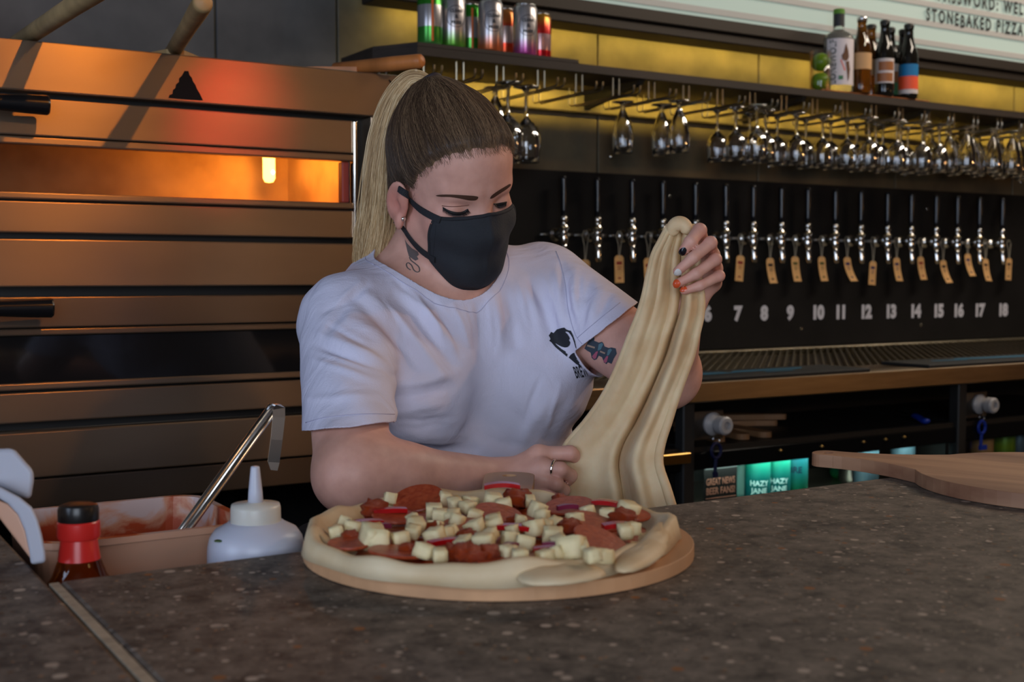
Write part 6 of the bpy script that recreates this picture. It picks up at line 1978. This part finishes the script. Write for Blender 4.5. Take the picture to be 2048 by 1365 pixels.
# ---- trousers and shoes (behind the bar)
m_trs = mk('black_denim', srgb(30, 30, 34), 0.85, bump=0.2, bscale=300)
m_shoe = mk('black_leather', srgb(22, 22, 22), 0.45)
HJ = [PEL+np.array([s*0.085, 0, -0.02]) for s in (-1, 1)]
KN = [np.array([PEL[0]+s*0.095, PEL[1]-0.02, 0.50]) for s in (-1, 1)]
AN = [np.array([PEL[0]+s*0.10, PEL[1]+0.03, 0.085]) for s in (-1, 1)]
def leg_sdf(P):
    d = ell_d(P, PEL+np.array([0, 0.01, -0.02]), (0.180, 0.130, 0.12))
    for h_, k_, a_ in zip(HJ, KN, AN):
        l = smin(seg_d(P, h_, k_, 0.092, 0.064), seg_d(P, k_, a_, 0.062, 0.048), 0.03)
        d = smin(d, l, 0.04)
    return np.maximum(d, P[:, 2]-0.945)
LV, LQ = surf_net(leg_sdf, (0.54, 1.36, 0.03), (1.06, 1.76, 1.0), 0.010)
LV = laplace(LV, LQ, 2)
pobj('trousers', LV, LQ, m_trs)
for a_ in AN:
    def shoe_sdf(P, a_=a_):
        d = seg_d(P, a_+np.array([0, 0.03, -0.045]), a_+np.array([0, -0.13, -0.052]), 0.040, 0.034)
        d = smin(d, seg_d(P, a_+np.array([0, 0, 0.02]), a_+np.array([0, 0, -0.03]), 0.045, 0.042), 0.03)
        return np.maximum(d, 0.002-P[:, 2])
    SV, SQ = surf_net(shoe_sdf, a_-np.array([0.08, 0.22, 0.10]), a_+np.array([0.08, 0.12, 0.12]), 0.008)
    pobj('shoe', laplace(SV, SQ, 2), SQ, m_shoe)

# ---- face: brows, lashes
decal('eyebrow', [rounded([(872, 391.5), (880, 389.5), (900, 389), (930, 390.5), (953, 392.5), (956, 396), (951, 400.5), (938, 400.5), (920, 397), (900, 394), (882, 393.5)], 3)], body_bvh, m_brow, 0.0005, step=3)
decal('eyebrow', [rounded([(980, 397), (983, 391), (995, 382), (1010, 373), (1019, 368), (1021, 371), (1012, 379), (998, 388), (986, 396)], 3)], body_bvh, m_brow, 0.0005, step=3)
def lashes(name, line, tips):
    P = surf_line(body_bvh, line, 0.0006, 5)
    mb = MB()
    m = len(P)
    mb.tube([p-PV for p in P], [0.0006+0.0018*math.sin(math.pi*i/(m-1)) for i in range(m)], 6)
    for i in range(1, m-1):
        t = i/(m-1)+rnd.uniform(-.01, .01)
        out = Vector(hw((0, 1, 0))-HO)*0.0045+Vector(hw((0, 0, 1))-HO)*(-0.0048)+Vector(hw((-1, 0, 0))-HO)*0.006*(0.5-t)*tips
        a = P[i]; mb.tube([a-PV, a+out*0.55-PV, a+out+Vector(hw((0, 0, 1))-HO)*0.0008-PV], [0.0007, 0.0005, 0.0001], 4)
    return mb.build(name, m_lash, person)
lashes('eyelashes', [(886, 415), (895, 421.5), (906, 426), (918, 427), (928, 424), (936, 418)], 1)
lashes('eyelashes', [(987, 407.5), (996, 409), (1005, 407.5), (1013, 404)], -1)
m_crease = mk('lid_crease', srgb(120, 78, 66), 0.7)
seam('lid_crease', [[(884, 412), (900, 413.5), (918, 413), (938, 410)]], body_bvh, 0.0006, m_crease, person, 0.0)

# ---- nails
m_nails = {'black': mk('black_nail', srgb(16, 14, 22), 0.2), 'white': mk('white_nail', srgb(206, 200, 196), 0.25), 'orange': mk('orange_nail', srgb(212, 84, 44), 0.25)}
for poly, c in (([(1358, 506), (1361, 499), (1369, 495), (1373, 500), (1370, 508), (1364, 511)], 'black'), ([(1347.5, 553), (1350, 543), (1356, 538), (1362, 542), (1362, 550), (1356, 557), (1350, 558)], 'white'),
                ([(1346.5, 570), (1349, 562), (1355, 560), (1361, 566), (1358, 573), (1351, 576)], 'orange'), ([(1360, 580), (1363, 574), (1371, 574), (1374, 579), (1370, 583), (1363, 584)], 'orange')):
    decal('fingernail', [rounded(poly)], body_bvh, m_nails[c], 0.0007, body, 2)['label'] = c+' painted fingernail'

# ---- tattoos (flat ink)
m_t1 = mk('tattoo_blue_black', srgb(52, 64, 76), 0.5); m_t2 = mk('tattoo_teal', srgb(84, 122, 134), 0.5); m_t3 = mk('tattoo_pink', srgb(176, 88, 112), 0.5); m_t4 = mk('tattoo_grey', srgb(98, 88, 86), 0.5); m_t5 = mk('tattoo_sand', srgb(166, 140, 122), 0.5)
tat = decal('tattoo', [cpx([(870, 560), (930, 440), (975, 390), (1010, 330), (1045, 300), (1065, 360), (1060, 410), (1150, 445), (1215, 430), (1245, 470), (1260, 520), (1340, 550), (1400, 540), (1480, 560), (1500, 660), (1440, 760), (1400, 860), (1330, 830), (1300, 865), (1250, 830), (1215, 730), (1150, 700), (1110, 770), (1060, 785), (1010, 740), (990, 640), (920, 600)])], body_bvh, m_t1, 0.0004, body, 5)
decal('tattoo_band', [cpx([(1150, 480), (1215, 450), (1240, 480), (1190, 580), (1130, 600)]), cpx([(1330, 590), (1380, 560), (1410, 590), (1350, 690), (1310, 700)])], body_bvh, m_t2, 0.0007, tat if False else body, 4)
decal('tattoo_band', [cpx([(1020, 710), (1100, 620), (1140, 610), (1100, 750), (1060, 765)]), cpx([(1240, 800), (1300, 710), (1340, 705), (1310, 820), (1280, 840)])], body_bvh, m_t3, 0.0007, body, 4)
decal('tattoo_band', [cpx([(930, 480), (1080, 530), (1070, 560), (920, 515)]), cpx([(1180, 600), (1280, 640), (1270, 670), (1175, 630)])], body_bvh, m_t5, 0.0007, body, 4)
def nx(pts): return [(760+x/6.205, 360+y/6.205) for x, y in pts]
decal('tattoo', [nx([(310, 740), (340, 790), (400, 850), (470, 890), (485, 930), (460, 950), (480, 985), (440, 1005), (400, 980), (360, 950), (340, 880)])], body_bvh, m_t4, 0.0004, body, 4)
seam('tattoo_line', [nx([(365, 960), (385, 1000), (430, 1035), (480, 1080), (490, 1130), (460, 1145), (420, 1120), (390, 1060), (350, 1030), (328, 1050), (340, 1090), (380, 1120)])], body_bvh, 0.0010, m_t4, body, -0.0004)
# ---- face mask
m_mask = mk('black_cotton', srgb(38, 41, 46), 0.85, bump=0.3, bscale=420, var=0.12, scale=30)
m_hem = mk('black_cotton_binding', srgb(34, 36, 41), 0.85, bump=0.3, bscale=420)
def mask_sdf(P):
    p = (((P-HO.astype(np.float32))@HM.astype(np.float32))/HS).astype(np.float32)
    q = p.copy(); q[:, 0] = np.abs(q[:, 0])
    d = ell_d(p, (0, 0.036, -0.044), (0.0575, 0.0560, 0.071))
    d = smin(d, ell_d(q, (0.0315, 0.058, -0.030), (0.0265, 0.0255, 0.027)), 0.03)
    d = smin(d, seg_d(p, (0, 0.090, -0.012), (0, 0.0985, -0.034), 0.0120, 0.0150), 0.045)
    d = smin(d, ell_d(p, (0, 0.074, -0.088), (0.028, 0.025, 0.024)), 0.04)
    d = smin(d, seg_d(q, (0.052, 0.008, -0.056), (0.012, 0.066, -0.090), 0.018, 0.021), 0.03)
    return d*HS
MV, MQ = surf_net(mask_sdf, HO-0.16, HO+0.16, 0.0026)
MV = laplace(MV, MQ, 3, 0.5)
ml = hl(MV)
# outline of the cloth in head space: side seam, top edge over the nose, bottom edge under the chin
ax_ = np.abs(ml[:, 0])
top = np.interp(ax_, [0, 0.016, 0.030, 0.042, 0.055, 0.064, 0.08], [-0.0025, -0.005, -0.009, -0.0117, -0.0138, -0.0152, -0.018])
side = ml[:, 1]-(0.0615+0.20*(ml[:, 2]+0.04))
bot = (ml[:, 2]+0.080)+1.3*(ml[:, 1]-0.054)
g = np.minimum(np.minimum(top-ml[:, 2], side), np.minimum(bot, 0.05))
MV, MF = clip_mesh(MV, MQ, g)
# soft cloth folds
ml = hl(MV); mn = vnormals(MV, MF)
MV = MV+mn*(0.0009*np.sin(ml[:, 2]*150+ml[:, 0]*60)*np.sin(ml[:, 0]*70+1.0)+0.0012*np.exp(-(ml[:, 0]/0.004)**2))[:, None]
mask_bvh = bvh_of(MV, MF)
mask = pobj('face_mask', MV, MF, m_mask, label='black cotton face mask covering nose and mouth')
md = mask.modifiers.new('cloth', 'SOLIDIFY'); md.thickness = 0.0026; md.offset = -0.2
# binding along the open edges
from collections import Counter, defaultdict
ec = Counter()
for t in MF:
    for i in range(3):
        a, b = int(t[i]), int(t[(i+1) % 3]); ec[(min(a, b), max(a, b))] += 1
bd = defaultdict(list)
for (a, b), c in ec.items():
    if c == 1: bd[a].append(b); bd[b].append(a)
loops = []; seen = set()
for s in bd:
    if s in seen: continue
    L_ = [s]; seen.add(s); cur = s
    while True:
        nxt = [x for x in bd[cur] if x not in seen]
        if not nxt: break
        cur = nxt[0]; seen.add(cur); L_.append(cur)
    loops.append(L_)
loop = max(loops, key=len)
LP = MV[loop]
for _ in range(12): LP = 0.5*LP+0.25*(np.roll(LP, 1, 0)+np.roll(LP, -1, 0))
LPc = np.concatenate([LP, LP[:1]])[::2]
MB().tube([Vector(p-PO) for p in LPc], 0.0026, 8, cap=False).build('binding', m_hem, mask, smooth=True)
both_bvh = bvh_of(np.concatenate([MV, BV]), [tuple(f) for f in MF]+[tuple(len(MV)+int(i) for i in f) for f in BQ])
m_st = mk('mask_stitch', srgb(18, 20, 24), 0.9)
seam('stitching', [[(873, 450), (870, 480), (867, 512)]], mask_bvh, 0.0008, m_st, mask, 0.0004)
seam('stitching', [[(872, 450), (905, 450), (950, 450), (985, 443), (1010, 430)]], mask_bvh, 0.0006, m_st, mask, 0.0004)
# ear loops : flat straps laid over cheek and round the ear
def strap(name, line, w_, bvh, extra=None, off=0.0022):
    P = surf_line(bvh, line, off, 6)
    if extra: P = extra[0]+P+extra[1]
    # smooth
    A = np.array([tuple(p) for p in P])
    for _ in range(3): A[1:-1] = 0.5*A[1:-1]+0.25*(A[2:]+A[:-2])
    vs = []; fs = []
    for i in range(len(A)):
        t = A[min(i+1, len(A)-1)]-A[max(i-1, 0)]; t /= np.linalg.norm(t)
        hit = body_bvh.find_nearest(Vector(A[i]))
        n = np.array(hit[1]) if hit[1] is not None else -fwd
        if n@(A[i]-np.array(hit[0])) < 0: n = -n
        sd = np.cross(t, n); sd /= np.linalg.norm(sd); n = np.cross(sd, t)
        for a, b in ((-1, -1), (1, -1), (1, 1), (-1, 1)): vs.append(A[i]+sd*w_*a+n*0.0011*b-PO)
    for i in range(len(A)-1):
        for k in range(4): fs.append((i*4+k, i*4+4+k, i*4+4+(k+1) % 4, i*4+(k+1) % 4))
    m_ = len(A)-1
    fs += [(3, 2, 1, 0), (m_*4, m_*4+1, m_*4+2, m_*4+3)]
    return MB().add(vs, fs).build(name, m_hem, mask, smooth=False)
beh = [Vector(hw((-0.079, -0.016, 0.006))), Vector(hw((-0.076, -0.026, -0.004)))]
strap('ear_loop', [(799, 376.5), (804, 381), (812, 388), (825, 402), (842, 418), (862, 431), (882, 441)], 0.0042, both_bvh)
strap('ear_loop', [(811, 458), (818, 470), (832, 488), (850, 505), (872, 519)], 0.0042, both_bvh, ([Vector(hw((-0.074, -0.016, -0.052)))], []))
for s in (1,):
    strap('ear_loop', [(1, 1), (2, 2)], 0.004, both_bvh, ([Vector(hw((0.079, -0.012, 0.004))), Vector(hw((0.0765, 0.012, -0.004))), Vector(hw((0.070, 0.032, -0.024))), Vector(hw((0.064, 0.044, -0.040)))], []))
    strap('ear_loop', [(1, 1), (2, 2)], 0.004, both_bvh, ([Vector(hw((0.076, -0.014, -0.050))), Vector(hw((0.068, 0.012, -0.070))), Vector(hw((0.060, 0.036, -0.088)))], []))
# ear stud and ring
m_silver = mk('silver', (0.8, 0.78, 0.74, 1), 0.15, 1.0)
p, n = cast(body_bvh, 806, 438)
if p is not None:
    M = Matrix.Translation(p+n*0.0005-PV)@n.to_track_quat('Z', 'Y').to_matrix().to_4x4()
    MB().lathe([(0.0, 0), (0.0030, 0), (0.0036, 0.0008), (0.0030, 0.0022), (0.0014, 0.0028), (0, 0.0029)], 14, M=M).build('ear_stud', m_silver, person, smooth=True)
def finger_ring(f, r, t, name, mat, w_=0.0016, stone=False):
    a, b = Vector(f[0]), Vector(f[1]); d = (b-a).normalized(); c = a+(b-a)*t
    u = d.cross(Vector((0, 0, 1))).normalized(); v_ = d.cross(u)
    mb = MB(); mb.tube([c+u*r*math.cos(x)+v_*r*math.sin(x)-PV for x in np.linspace(0, 2*math.pi, 25)], w_, 8, cap=False)
    return mb.build(name, mat, person, smooth=True)
finger_ring(fingR[1], 0.0098, 0.62, 'finger_ring', m_silver)
# ---- hair
TIE = hw((0.004, -0.074, 0.104))
def cran_sdf(P, off=0.006):
    p = (((P-HO.astype(np.float32))@HM.astype(np.float32))/HS).astype(np.float32)
    d = ell_d(p, (0, -0.014, 0.036), (0.0715+off, 0.094+off, 0.084+off))
    d = smin(d, ell_d(p, (0, 0.050, 0.050), (0.045+off*0.5, 0.038+off*0.35, 0.040+off*0.5)), 0.04)
    d = smin(d, ell_d(p, (0, -0.050, -0.030), (0.058+off*0.6, 0.048+off*0.6, 0.05)), 0.03)
    d = smin(d, ell_d(p, (0.003, -0.066, 0.092), (0.020, 0.020, 0.018)), 0.04)
    return d*HS
CV, CQ = surf_net(cran_sdf, HO-0.15, HO+0.16, 0.0026)
CV = laplace(CV, CQ, 2, 0.5)
def hairline(l):
    ys = np.array([-0.14, -0.045, -0.022, -0.012, 0.004, 0.016, 0.022, 0.032, 0.046, 0.062, 0.078, 0.11])
    zs = np.array([-0.085, -0.080, -0.055, -0.004, 0.006, -0.004, 0.004, 0.026, 0.040, 0.056, 0.070, 0.080])
    wob = 0.0006*np.sin(l[:, 0]*170)+0.0005*np.sin(l[:, 1]*330+l[:, 0]*90)
    return l[:, 2]-np.interp(l[:, 1], ys, zs)+wob
tie_l = hl(TIE)
def hair_dir(P):
    d = TIE-P
    return d/np.maximum(np.linalg.norm(d, axis=1), 1e-9)[:, None]
cl = hl(CV)
CV, CF = clip_mesh(CV, CQ, hairline(cl))
CN = vnormals(CV, CF)
_h = np.clip(hairline(hl(CV))/0.024, 0, 1); _h = _h*_h*(3-2*_h)
CV = CV-CN*(0.0058*(1-_h))[:, None]
# combed strands as relief: fine ridges that run towards the hair tie
axis = (TIE-hw((0, 0.0, 0.0))); axis /= np.linalg.norm(axis)
bu = np.cross(axis, HM[:, 0]); bu /= np.linalg.norm(bu); bw = np.cross(axis, bu)
relc = CV-TIE
ang = np.arctan2(relc@bu, relc@bw); rad = np.linalg.norm(relc, axis=1)
rel_ = 0.0004*np.sin(ang*41+3*np.sin(ang*5)+rad*25)+0.0003*np.sin(ang*83+rad*60)+0.0004*np.sin(ang*17+1-rad*20)
CV = CV+CN*(rel_*np.clip(rad/0.04, 0, 1))[:, None]
def hair_mat(name, c0, c1, c2, rough=0.42):
    m, nt, b = base_mat(name)
    N, L = nt.nodes, nt.links
    at = N.new('ShaderNodeAttribute'); at.attribute_name = 'shade'
    rp = N.new('ShaderNodeValToRGB'); e = rp.color_ramp.elements
    e[0].position = 0.0; e[0].color = c0; e[1].position = 1.0; e[1].color = c2
    q = e.new(0.5); q.color = c1
    L.new(at.outputs['Fac'], rp.inputs['Fac']); L.new(rp.outputs['Color'], b.inputs['Base Color'])
    b.inputs['Roughness'].default_value = rough; b.inputs['Specular IOR Level'].default_value = 0.35
    return m
m_hair = hair_mat('brown_hair', srgb(40, 29, 22), srgb(76, 57, 43), srgb(150, 120, 90))
m_tail = hair_mat('blonde_hair', srgb(132, 100, 66), srgb(208, 174, 126), srgb(248, 228, 188))
def front_w(l): return np.clip((l[:, 1]-0.02)/0.07, 0, 1)
hair = pobj('hair', CV, CF, m_hair, label='brown hair combed back into a long blonde ponytail')
md = hair.modifiers.new('thick', 'SOLIDIFY'); md.thickness = 0.002; md.offset = -1
sh = 0.24+0.09*np.sin(ang*37+2*np.sin(ang*7)+rad*40)+0.07*np.sin(ang*91-rad*60)
a_ = hair.data.attributes.new('shade', 'FLOAT', 'POINT'); a_.data.foreach_set('value', np.clip(sh*_h+0.98*(1-_h), 0, 1).astype(np.float32))
# strands
def hair_obj(name, strands, shades, r0, r1, mat, parent):
    hc = bpy.data.hair_curves.new(name)
    hc.add_curves([len(s) for s in strands])
    pos = np.concatenate(strands)-PO
    hc.position_data.foreach_set('vector', pos.astype(np.float32).ravel())
    rr = np.concatenate([np.linspace(r0, r1, len(s)) for s in strands]).astype(np.float32)
    at = hc.attributes.get('radius') or hc.attributes.new('radius', 'FLOAT', 'POINT')
    at.data.foreach_set('value', rr)
    at = hc.attributes.new('shade', 'FLOAT', 'CURVE'); at.data.foreach_set('value', np.asarray(shades, np.float32))
    hc.materials.append(mat)
    o = bpy.data.objects.new(name, hc); COL.objects.link(o); o.parent = parent; o['kind'] = 'stuff'
    return o
nr_ = np.random.default_rng(3)
tri = CV[CF]; ar = np.linalg.norm(np.cross(tri[:, 1]-tri[:, 0], tri[:, 2]-tri[:, 0]), axis=1)
def sample(n, wgt=None):
    p = ar*(wgt if wgt is not None else 1); p = p/p.sum()
    k = nr_.choice(len(CF), n, p=p); u = nr_.random((n, 2)); m = u.sum(1) > 1; u[m] = 1-u[m]
    t = tri[k]; return t[:, 0]+u[:, :1]*(t[:, 1]-t[:, 0])+u[:, 1:]*(t[:, 2]-t[:, 0])
tc_ = tri.mean(1); hlv = hairline(hl(tc_))
st = np.concatenate([sample(3400, np.exp(-hlv/0.012)), sample(4200)])
lift = nr_.uniform(-0.0003, 0.0016, len(st))
back = np.zeros(len(st)); back[:3400] = np.abs(nr_.normal(0, 0.0045, 3400))
st = st-hair_dir(st)*back[:, None]
P = st.copy(); track = [P.copy()]
wav = np.abs(nr_.normal(0, 0.16, len(P))); wph = nr_.uniform(0, 6.28, len(P))
eps = 0.0015
track = [P.copy()]
for step in range(30):
    d = hair_dir(P)
    gx = np.stack([cran_sdf((P+np.eye(3)[k]*eps).astype(np.float32))-cran_sdf((P-np.eye(3)[k]*eps).astype(np.float32)) for k in range(3)], 1)
    gx /= np.maximum(np.linalg.norm(gx, axis=1), 1e-9)[:, None]
    d = d-gx*(d*gx).sum(1)[:, None]; d /= np.maximum(np.linalg.norm(d, axis=1), 1e-9)[:, None]
    dist = np.linalg.norm(TIE-P, axis=1)
    sdv = np.cross(gx, d); d = d+sdv*(wav*np.sin(step*0.33+wph))[:, None]; d /= np.linalg.norm(d, axis=1)[:, None]
    mv = np.minimum(0.007, dist*0.5)
    P = P+d*mv[:, None]
    s_ = cran_sdf(P.astype(np.float32)); hh = np.clip(hairline(hl(P))/0.024, 0, 1); hh = hh*hh*(3-2*hh)
    P = P-gx*(s_-lift+0.0060*(1-hh))[:, None]
    track.append(P.copy())
track = np.stack(track, 1)
strands = []; shades = []
for i in range(len(st)):
    t = track[i]; dd = np.linalg.norm(t-TIE, axis=1)
    n_ = int(np.argmax(dd < 0.012)) if (dd < 0.012).any() else len(t)
    t = t[:max(3, n_)]
    strands.append(t)
    l0 = hl(t[:1])[0]
    shades.append(np.clip(nr_.normal(0.26, 0.20)+0.42*max(0, l0[1])/0.08+0.16*math.sin(l0[0]*210)*math.sin(l0[1]*160+l0[2]*90), 0, 1))
hair_obj('hair_strands', strands, shades, 0.00010, 0.00036, m_hair, hair)
# short wisps at the hairline
# hair tie
m_tie = mk('dark_hair_tie', srgb(48, 40, 44), 0.7)
tdir = np.array(hw((-0.12, -0.62, 0.40))-HO); tdir /= np.linalg.norm(tdir)
t1 = np.cross(tdir, [0, 0, 1.0]); t1 /= np.linalg.norm(t1); t2 = np.cross(tdir, t1)
mb = MB()
for k in range(2):
    c = TIE+tdir*(0.004+0.005*k)
    mb.tube([Vector(c+0.0155*(t1*math.cos(x)+t2*math.sin(x))-PO) for x in np.linspace(0, 2*math.pi, 25)], 0.0034, 8, cap=False)
mb.build('hair_tie', m_tie, hair, smooth=True)
# ponytail : strands along a guide that arcs back and falls behind the shoulder
guide_px = [(864, 183, 1.655), (845, 163, 1.665), (818, 166, 1.675), (792, 205, 1.68), (772, 270, 1.685), (764, 340, 1.69), (760, 410, 1.69), (752, 470, 1.685), (740, 525, 1.675), (725, 556, 1.665)]
gw = np.array([11, 16, 21, 27, 31, 36, 42, 44, 36, 24])*1.66/F
GP = np.array([PD(*p) for p in guide_px])
def cr(P, t):
    i = min(int(t), len(P)-2); u = t-i
    p0, p1, p2, p3 = P[max(i-1, 0)], P[i], P[i+1], P[min(i+2, len(P)-1)]
    return 0.5*((2*p1)+(p2-p0)*u+(2*p0-5*p1+4*p2-p3)*u*u+(3*p1-p0-3*p2+p3)*u**3)
ns = 26
strands = []; shades = []
for i in range(4200):
    th = nr_.uniform(0, 2*math.pi); rr = math.sqrt(nr_.random())*nr_.uniform(0.75, 1.0)
    if i % 9 == 0: rr *= nr_.uniform(1.0, 1.28)
    x, y = rr*math.cos(th), rr*math.sin(th)
    end = nr_.uniform(0.80, 1.0) if i % 3 else nr_.uniform(0.6, 1.0)
    ph1, ph2 = nr_.uniform(0, 6.28, 2); am = nr_.uniform(0.03, 0.16)
    pts = []
    for k in range(ns):
        t = k/(ns-1)*end*(len(GP)-1)
        c = cr(GP, t); w_ = float(np.interp(t, range(len(gw)), gw))
        xx = x+am*math.sin(t*1.1+ph1)*min(1, t/3); yy = y+am*math.sin(t*0.9+ph2)*min(1, t/3)
        tg = cr(GP, min(t+0.05, len(GP)-1.001))-cr(GP, max(t-0.05, 0)); tg /= np.linalg.norm(tg)+1e-9
        sd = np.cross(tg, fwd); sd /= np.linalg.norm(sd); dp = np.cross(tg, sd)
        pts.append(c+sd*xx*w_+dp*yy*w_*0.62)
    strands.append(np.array(pts))
    clump = 0.5+0.5*math.sin(th*5)*rr
    shades.append(np.clip(nr_.normal(0.48, 0.2)+0.18*(clump-0.5), 0, 1))
hair_obj('ponytail', strands, shades, 0.00042, 0.00022, m_tail, hair)
# ------------------------------------------------------------------ the stretched dough
m_dsheet = mk('stretched_dough', srgb(224, 200, 160), 0.62, scale=26, col2=srgb(208, 174, 130), bump=0.15, bscale=120, sss=0.25)
Lft = [(1338, 452), (1322, 482), (1308, 510), (1298, 550), (1290, 590), (1278, 630), (1262, 670), (1246, 712), (1228, 755), (1204, 800), (1172, 845), (1134, 890), (1120, 930), (1116, 980), (1114, 1040)]
Rgt = [(1384, 452), (1390, 476), (1393, 505), (1396, 550), (1402, 592), (1401, 630), (1392, 670), (1382, 712), (1366, 755), (1350, 800), (1336, 845), (1322, 890), (1318, 930), (1334, 980), (1352, 1040)]
DL = [1.425, 1.420, 1.416, 1.415, 1.415, 1.42, 1.425, 1.435, 1.445, 1.46, 1.48, 1.497, 1.50, 1.50, 1.50]
DR = [1.428, 1.422, 1.418, 1.415, 1.412, 1.405, 1.40, 1.40, 1.395, 1.395, 1.39, 1.385, 1.375, 1.36, 1.355]
nu_, nv2 = 96, 150
def catm(A, t):
    A = np.asarray(A, float)
    if A.ndim == 1: A = A[:, None]
    return cr(A, t)
vs = []; fs = []
for j in range(nv2+1):
    v = j/nv2; t = v*(len(Lft)-1)*0.99999
    l, r_ = catm(Lft, t), catm(Rgt, t); dl, dr_ = float(catm(DL, t)[0]), float(catm(DR, t)[0])
    for i in range(nu_+1):
        u = i/nu_
        p = l+(r_-l)*u
        d = dl+(dr_-dl)*u
        # pleats running down from the gathered hand; they widen and open below
        A = 0.010+0.012*v
        uu = u+0.05*math.sin(v*5+u*3)
        f = 0.75*math.cos(2*math.pi*(uu*1.15+0.42+0.12*v))+(0.26*math.cos(2*math.pi*(uu*4.3+0.3-0.7*v))+0.06*math.cos(2*math.pi*(uu*9+0.4+1.6*v)))*max(0.0, 1-1.25*v)+0.05*math.sin(9*v+5*u)*v
        d += A*f*(0.25+0.75*math.sin(math.pi*min(1, max(0, u)))**0.5)
        # deep fold on the right, as the sheet hangs doubled
        k = math.exp(-((u-(0.66-0.06*v))/0.06)**2)*min(1, v*2.2)
        d += 0.034*k
        k = math.exp(-((u-(0.79-0.05*v))/0.075)**2)*min(1, v*2.2)
        d -= 0.020*k
        vs.append(PD(p[0], p[1], d))
for j in range(nv2):
    for i in range(nu_):
        k = j*(nu_+1)+i; fs.append((k, k+nu_+1, k+nu_+2, k+1))
DO = Vector(PD(1300, 760, 1.42))
dough = empty('dough', tuple(DO), label='sheet of raw pizza dough stretched between the woman\'s two hands', cat='dough')
o = MB().add([Vector(p)-DO for p in vs], fs).build('dough_sheet', m_dsheet, dough, smooth=True)
md = o.modifiers.new('thick', 'SOLIDIFY'); md.thickness = 0.0045; md.offset = 0
# rounded, thicker edges and the roll gathered over the thumb
def edge_tube(col, r0, r1):
    pts = [Vector(vs[j*(nu_+1)+col])-DO for j in range(0, nv2+1, 3)]
    n = len(pts)
    MB().tube(pts, [r0+(r1-r0)*i/(n-1) for i in range(n)], 10).build('dough_edge', m_dsheet, dough, smooth=True)
edge_tube(0, 0.0042, 0.0050); edge_tube(nu_, 0.0046, 0.0055)
roll = [PD(1372, 470, 1.414), PD(1375, 458, 1.412), PD(1368, 449, 1.414), PD(1357, 447, 1.416), PD(1348, 452, 1.418), PD(1344, 462, 1.42), PD(1350, 472, 1.421)]
MB().tube([Vector(p)-DO for p in roll], [0.006, 0.0085, 0.0098, 0.0105, 0.0100, 0.0085, 0.006], 14).build('dough_roll', m_dsheet, dough, smooth=True).modifiers.new('sub', 'SUBSURF').render_levels = 2
